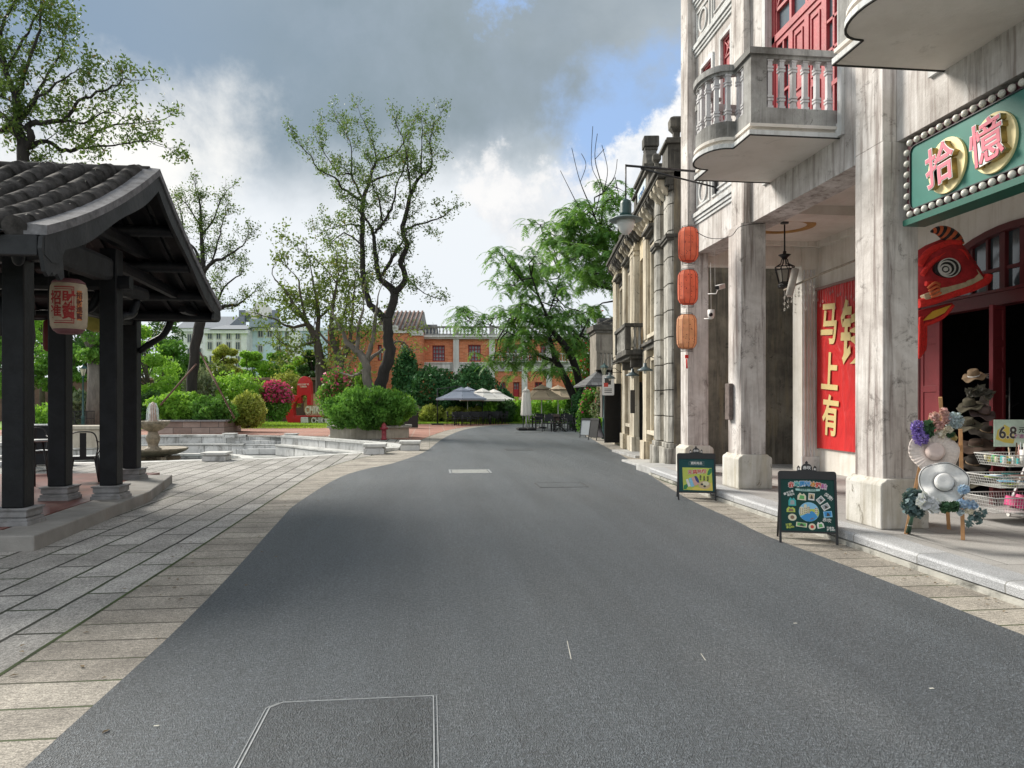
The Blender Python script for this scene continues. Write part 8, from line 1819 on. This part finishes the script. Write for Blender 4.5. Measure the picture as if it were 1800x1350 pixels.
# --- hydrant, bin, urn
hx, hy = G(675, 773); t = thing('fire_hydrant', 'red fire hydrant in front of the octagonal planter', 'hydrant', (hx, hy, 0)); M_hyd = plain('hydrant_red', (.24, .025, .035), .5, var=.25, sc=14, bp=.2, dirt=(.14, .02, .03))
MB().lathe([(.13, 0), (.13, .05), (.10, .06), (.095, .42), (.12, .44), (.12, .48), (.10, .5), (.10, .58), (.07, .64), (.03, .67), (.03, .70), (.0001, .71)], n=18).build('barrel', M_hyd, t)
MB().tube([(-.16, 0, .46), (.16, 0, .46)], .045, 12).build('outlets', M_hyd, t); MB().tube([(0, 0, .3), (0, -.15, .3)], [.055, .06], 12).build('front_outlet', M_hyd, t)
bx, by = G(722, 753); t = thing('litter_bin', 'dark litter bin right of the octagonal planter', 'litter bin', (bx, by, 0)); B('bin_body', M_black, [(-.45, .42, -.25, .25, .04, .86)], t, .02); B('lid', M_black, [(-.48, .45, -.28, .28, .86, .92)], t, .015); B('seam', M_dwood2, [(-.02, .0, -.256, -.25, .08, .82)], t)
ux, uy = G(590, 768); t = thing('stone_urn', 'white stone urn at the left end of the octagonal planter', 'urn', (ux, uy, 0)); MB().lathe([(.30, 0), (.30, .08), (.2, .12), (.16, .2), (.28, .34), (.34, .5), (.38, .62), (.40, .66), (.34, .66), (.3, .55), (.0001, .5)], n=24).build('bowl', plaster('urn_stone', (.52, .50, .46), (.62, .6, .56), (.40, .38, .34), (.2, .19, .16), .6, .8), t)
# --- red town sculpture
SD = 52.5; sc = SD / F; so = D(540, 745, SD); so.z = 0; MSc = frame((so.x, so.y, 0), (cc, -ss - .05, 0), (0, 0, 1)); t = thing('town_sculpture', 'tall red looped sculpture with white CHIKAN letters standing on the lawn', 'sculpture', so)
def sq(u, v): return ((u - 540) * sc, max(.0, (747 - v) * sc))
M_sred = plain('sculpture_red', (.52, .012, .022), .3, var=.06, bp=0, coat=.3); M_scream = plain('sculpture_cream', (.62, .50, .30), .5, bp=0)
up_ = [sq(523, 712), sq(523, 690), sq(524, 676), sq(528, 668), sq(535, 664), sq(542, 666), sq(547, 674), sq(548, 690), sq(548, 715), sq(541, 715), sq(541, 699), sq(535, 697), sq(530, 700), sq(530, 712)]
fm(MSc, 'upper_loop', M_sred, t, lambda m: m.prism(up_, -.35, .2), bevel=.03)
lo = [sq(527, 706), sq(522, 712), sq(520, 722), sq(521, 733), sq(524, 740), sq(532, 746), sq(522, 747), sq(513, 747), sq(509, 738), sq(507, 724), sq(508, 710), sq(512, 701), sq(519, 697), sq(527, 698), sq(530, 701)]
fm(MSc, 'lower_loop', M_sred, t, lambda m: m.prism([(x * 1.12 - .02, y) for x, y in lo], -.35, .34), bevel=.03); fm(MSc, 'foot', M_sred, t, lambda m: m.prism([sq(521, 733), sq(575, 733.5), sq(575, 735), sq(532, 735.5), sq(532, 747), sq(521, 747)], -.35, .45), bevel=.02)
fm(MSc, 'cream_disc', M_scream, t, lambda m: m.prism([(sq(548, 718)[0] + .75 * math.cos(k * .314), sq(548, 718)[1] + .95 * math.sin(k * .314)) for k in range(20)], -.6, -.5)); fm(MSc, 'roll', plain('sculpture_white', (.66, .64, .60), .4, bp=0), t, lambda m: m.prism([sq(532, 747), sq(532, 736), sq(545, 736), sq(545, 747)], -.3, .46), bevel=.04)
x, y = sq(554, 724); text('town_letters', 'CHIKAN', .72, plain('cream_letters', (.68, .62, .52), .5, bp=0), t, MSc @ Matrix.Translation((x + .25, y, .30)), .12, .02, world=True, sx=.62); x, y = sq(560, 741)
text('mirrored_letters', 'CHIKAN', .60, bpy.data.materials['sculpture_white'], t, MSc @ Matrix.Translation((x + .35, y, .25)) @ Matrix.Diagonal((1, -1, 1, 1)), .15, .02, world=True, sx=.66); x, y = sq(536, 681)
text('small_writing', 'WELCOME TO\nCHIKAN', .16, bpy.data.materials['cream_letters'], t, MSc @ Matrix.Translation((x, y, .36)), .01, .002, world=True, sx=.8)
# --- umbrellas, chairs, tables
def umbrella(u, dist, label, cloth, h=2.62, rad=1.55, center=True, mastm=None, rz=0):
    p = D(u, HZ, dist); t = thing('patio_umbrella', label, 'umbrella', (p.x, p.y, 0), rz, 'open umbrellas over the cafe tables'); n = 8
    V = []; 
    for r, z in ((rad, h - .78), (rad * .72, h - .60), (rad * .30, h - .26), (.28, h - .24)): V += [(r * math.cos(2 * math.pi * k / n), r * math.sin(2 * math.pi * k / n), z - (.0 if r < rad else 0)) for k in range(n)]
    V2 = [(rad * math.cos(2 * math.pi * (k + .5) / n) * .93, rad * math.sin(2 * math.pi * (k + .5) / n) * .93, h - .80) for k in range(n)]
    m = MB(); m.add(V, [(i * n + j, i * n + (j + 1) % n, (i + 1) * n + (j + 1) % n, (i + 1) * n + j) for i in range(3) for j in range(n)]); m.add([(rad * math.cos(2 * math.pi * k / n), rad * math.sin(2 * math.pi * k / n), h - .78) for k in range(n)] + [(rad * math.cos(2 * math.pi * k / n), rad * math.sin(2 * math.pi * k / n), h - .90) for k in range(n)], [(k, (k + 1) % n, n + (k + 1) % n, n + k) for k in range(n)]); m.build('canopy', cloth, t)
    m = MB(); m.add([(.62 * math.cos(2 * math.pi * k / n), .62 * math.sin(2 * math.pi * k / n), h - .27) for k in range(n)] + [(0, 0, h)], [(k, (k + 1) % n, n) for k in range(n)]); m.build('vent', cloth, t)
    for k in range(n): a = 2 * math.pi * k / n; MB().bar((.05 * math.cos(a), .05 * math.sin(a), h - .12), (rad * math.cos(a), rad * math.sin(a), h - .80), .02).build('rib', M_black, t)
    if center: MB().tube([(0, 0, 0), (0, 0, h)], .03, 8).build('mast', mastm or M_wht, t); MB().lathe([(.3, 0), (.3, .08), (.05, .1)], n=16).build('base', M_black, t)
    else:
        MB().tube([(-1.6, 0, 0), (-1.6, 0, h - .1)], .04, 8).tube([(-1.6, 0, h - .15), (0, 0, h + .05)], .03, 8).tube([(-1.6, 0, 1.5), (-.8, 0, h - .05)], .02, 6).tube([(0, 0, h + .05), (0, 0, h - .9)], .03, 8).build('mast', M_dwood2, t); MB().box(-2.0, -1.2, -.4, .4, 0, .08).build('base', M_black, t)
    return t
def cloth(nm, c_): return plain(nm, c_, .85, var=.06, sc=2, bp=0)
K1, K2, K3 = cloth('blue_grey_canvas', (.26, .29, .36)), cloth('off_white_canvas', (.70, .67, .62)), cloth('beige_canvas', (.42, .33, .24))
umbrella(811, 49.5, 'blue grey cantilever umbrella nearest on the red paving', K1, 2.55, 1.7, False); umbrella(822, 54, 'blue grey umbrella just behind the nearest one', K1, 2.65, 1.6); umbrella(848, 51.5, 'off white umbrella in the middle of the row', K2, 2.5, 1.6, mastm=M_dwood2); umbrella(868, 55, 'off white umbrella at the right end of the row', K2, 2.5, 1.6, mastm=M_dwood2)
umbrella(952, 42.5, 'beige umbrella on a white pole at the right side of the road', K3, 2.55, 1.4, mastm=M_wht, rz=.2); umbrella(981, 46.5, 'beige umbrella half hidden behind the other beige one', K3, 2.6, 1.45, mastm=M_wht)
p = D(925, HZ, 39.6); t = thing('folded_umbrella', 'folded off white umbrella on a heavy black base at the road edge', 'umbrella', (p.x, p.y, 0)); 
MB().lathe([(.25, .78), (.27, .85), (.25, 1.2), (.22, 1.6), (.19, 2.0), (.16, 2.1), (.2, 2.12), (.06, 2.25)], n=40, wav=lambda i, a: 1 + .14 * math.cos(8 * a + i * .4)).build('furled_canopy', K2, t); MB().tube([(0, 0, 0), (0, 0, 2.35)], .04, 10).build('mast', M_wht, t); MB().tube([(-.18, -.1, 0), (-.18, -.1, .95)], .025, 6).build('crank_post', M_black, t)
for (x, y) in ((-.25, -.28), (.25, -.28), (-.25, .28), (.25, .28)): MB().box(x - .24, x + .24, y - .26, y + .26, .02, .15).build('base_weight', M_black, t, bevel=.04)
def patio_chair(loc, rz, label, fab):
    t = thing('patio_chair', label, 'chair', loc, rz); B('seat', fab, [(-.22, .22, -.22, .22, .42, .45)], t); B('backrest', fab, [(-.21, .21, .21, .235, .52, .88)], t)
    for sx in (-1, 1):
        MB().tube([(sx * .24, -.23, 0), (sx * .24, -.22, .64), (sx * .24, .2, .66)], .018, 5).build('leg', M_black, t); MB().tube([(sx * .24, .27, 0), (sx * .23, .21, .45), (sx * .22, .25, .90)], .018, 5).build('leg', M_black, t)
    return t
M_mesh = plain('dark_mesh_fabric', (.025, .027, .032), .8, var=.2, bp=0); M_brf = plain('brown_mesh_fabric', (.12, .085, .075), .8, var=.2, bp=0)
random.seed(12); ch0 = None
def put_chair(u, dist, rz, label, fab=M_mesh, group='black chairs at the cafe tables'):
    global ch0
    p = D(u, HZ, dist)
    if ch0 is None: ch0 = patio_chair((p.x, p.y, 0), rz, label, fab); ch0['group'] = group; return ch0
    c_ = dup(ch0, (p.x, p.y, 0), rz, label, group)
    if fab is not M_mesh:
        for ch in c_.children:
            if ch.name.startswith(('seat', 'backrest')): ch.data = ch.data.copy(); ch.data.materials[0] = fab
    return c_
for i, (u, d_, rz) in enumerate([(793, 48.5, 1.4), (803, 47.8, .3), (811, 48.3, 3.3), (819, 47.6, .1), (827, 48.8, 3.0), (835, 48.2, -.2), (843, 49.5, 3.2), (853, 49.4, .2), (861, 50.5, 3.1), (869, 50.0, -.3), (877, 51.2, 3.0), (885, 50.6, -1.3), (808, 50.5, .2), (832, 51.5, 3.1), (857, 52.5, 0)]):
    nth = ['leftmost', 'second', 'third', 'fourth', 'fifth', 'sixth', 'seventh', 'eighth', 'ninth', 'tenth', 'eleventh', 'rightmost'][i] if i < 12 else None
    put_chair(u, d_, rz, 'black mesh chair, %s along the near row under the grey and off white umbrellas' % nth if nth else 'black mesh chair in the back row under the %s' % ('blue grey umbrellas', 'off white umbrella in the middle', 'rightmost off white umbrella')[i - 12])
for i, (u, d_, rz, lb, fb) in enumerate([(937, 40.5, 1.6, 'dark chair at the left of the right-hand cafe group', M_mesh), (945, 41.8, -2.8, 'dark chair behind the leftmost one of the right-hand group', M_mesh), (963, 37.9, -.4, 'black chair turned sideways in the right-hand cafe group', M_mesh), (979, 39.0, .1, 'brown-backed chair among the black ones on the right', M_brf), (1002, 38.3, .2, 'black chair at the right end of the right-hand cafe group', M_mesh), (992, 41.5, 3.1, 'black chair behind the small table on the right', M_mesh), (970, 42.0, 3.0, 'black chair at the back of the right-hand cafe group', M_mesh)]): put_chair(u, d_, rz, lb, fb)
put_chair(1022, 37.2, -.5, 'pale green garden chair beside the sandwich boards', plain('pale_green_paint', (.30, .40, .34), .6, bp=0), None)
tb0 = None
for (u, d_, lb) in [(815, 49.2, 'long dark cafe table under the blue grey umbrella'), (848, 50.3, 'long dark cafe table under the off white umbrella'), (873, 51.8, 'long dark cafe table at the right end of the row'), (955, 40.2, 'dark square table by the folded umbrella'), (989, 39.6, 'dark square table at the right-hand cafe group')]:
    p = D(u, HZ, d_)
    if tb0 is None:
        tb0 = thing('cafe_table', lb, 'table', (p.x, p.y, 0), .1, 'dark cafe tables'); B('tabletop', M_black, [(-.6, .6, -.38, .38, .71, .745)], tb0)
        for sx in (-1, 1):
            for sy in (-1, 1): MB().bar((sx * .52, sy * .32, 0), (sx * .52, sy * .32, .71), .05).build('leg', M_black, tb0)
    else: dup(tb0, (p.x, p.y, 0), .1, lb, 'dark cafe tables')
p = D(985, HZ, 37.6); t = thing('folding_stand', 'black crossed-leg folding stand before the brown-backed chair', 'folding stand', (p.x, p.y, 0))
for sx in (-1, 1): MB().bar((-.3, sx * .15, 0), (.3, sx * .15, .6), .03).build('leg', M_black, t); MB().bar((.3, sx * .12, 0), (-.3, sx * .12, .6), .03).build('leg', M_black, t)
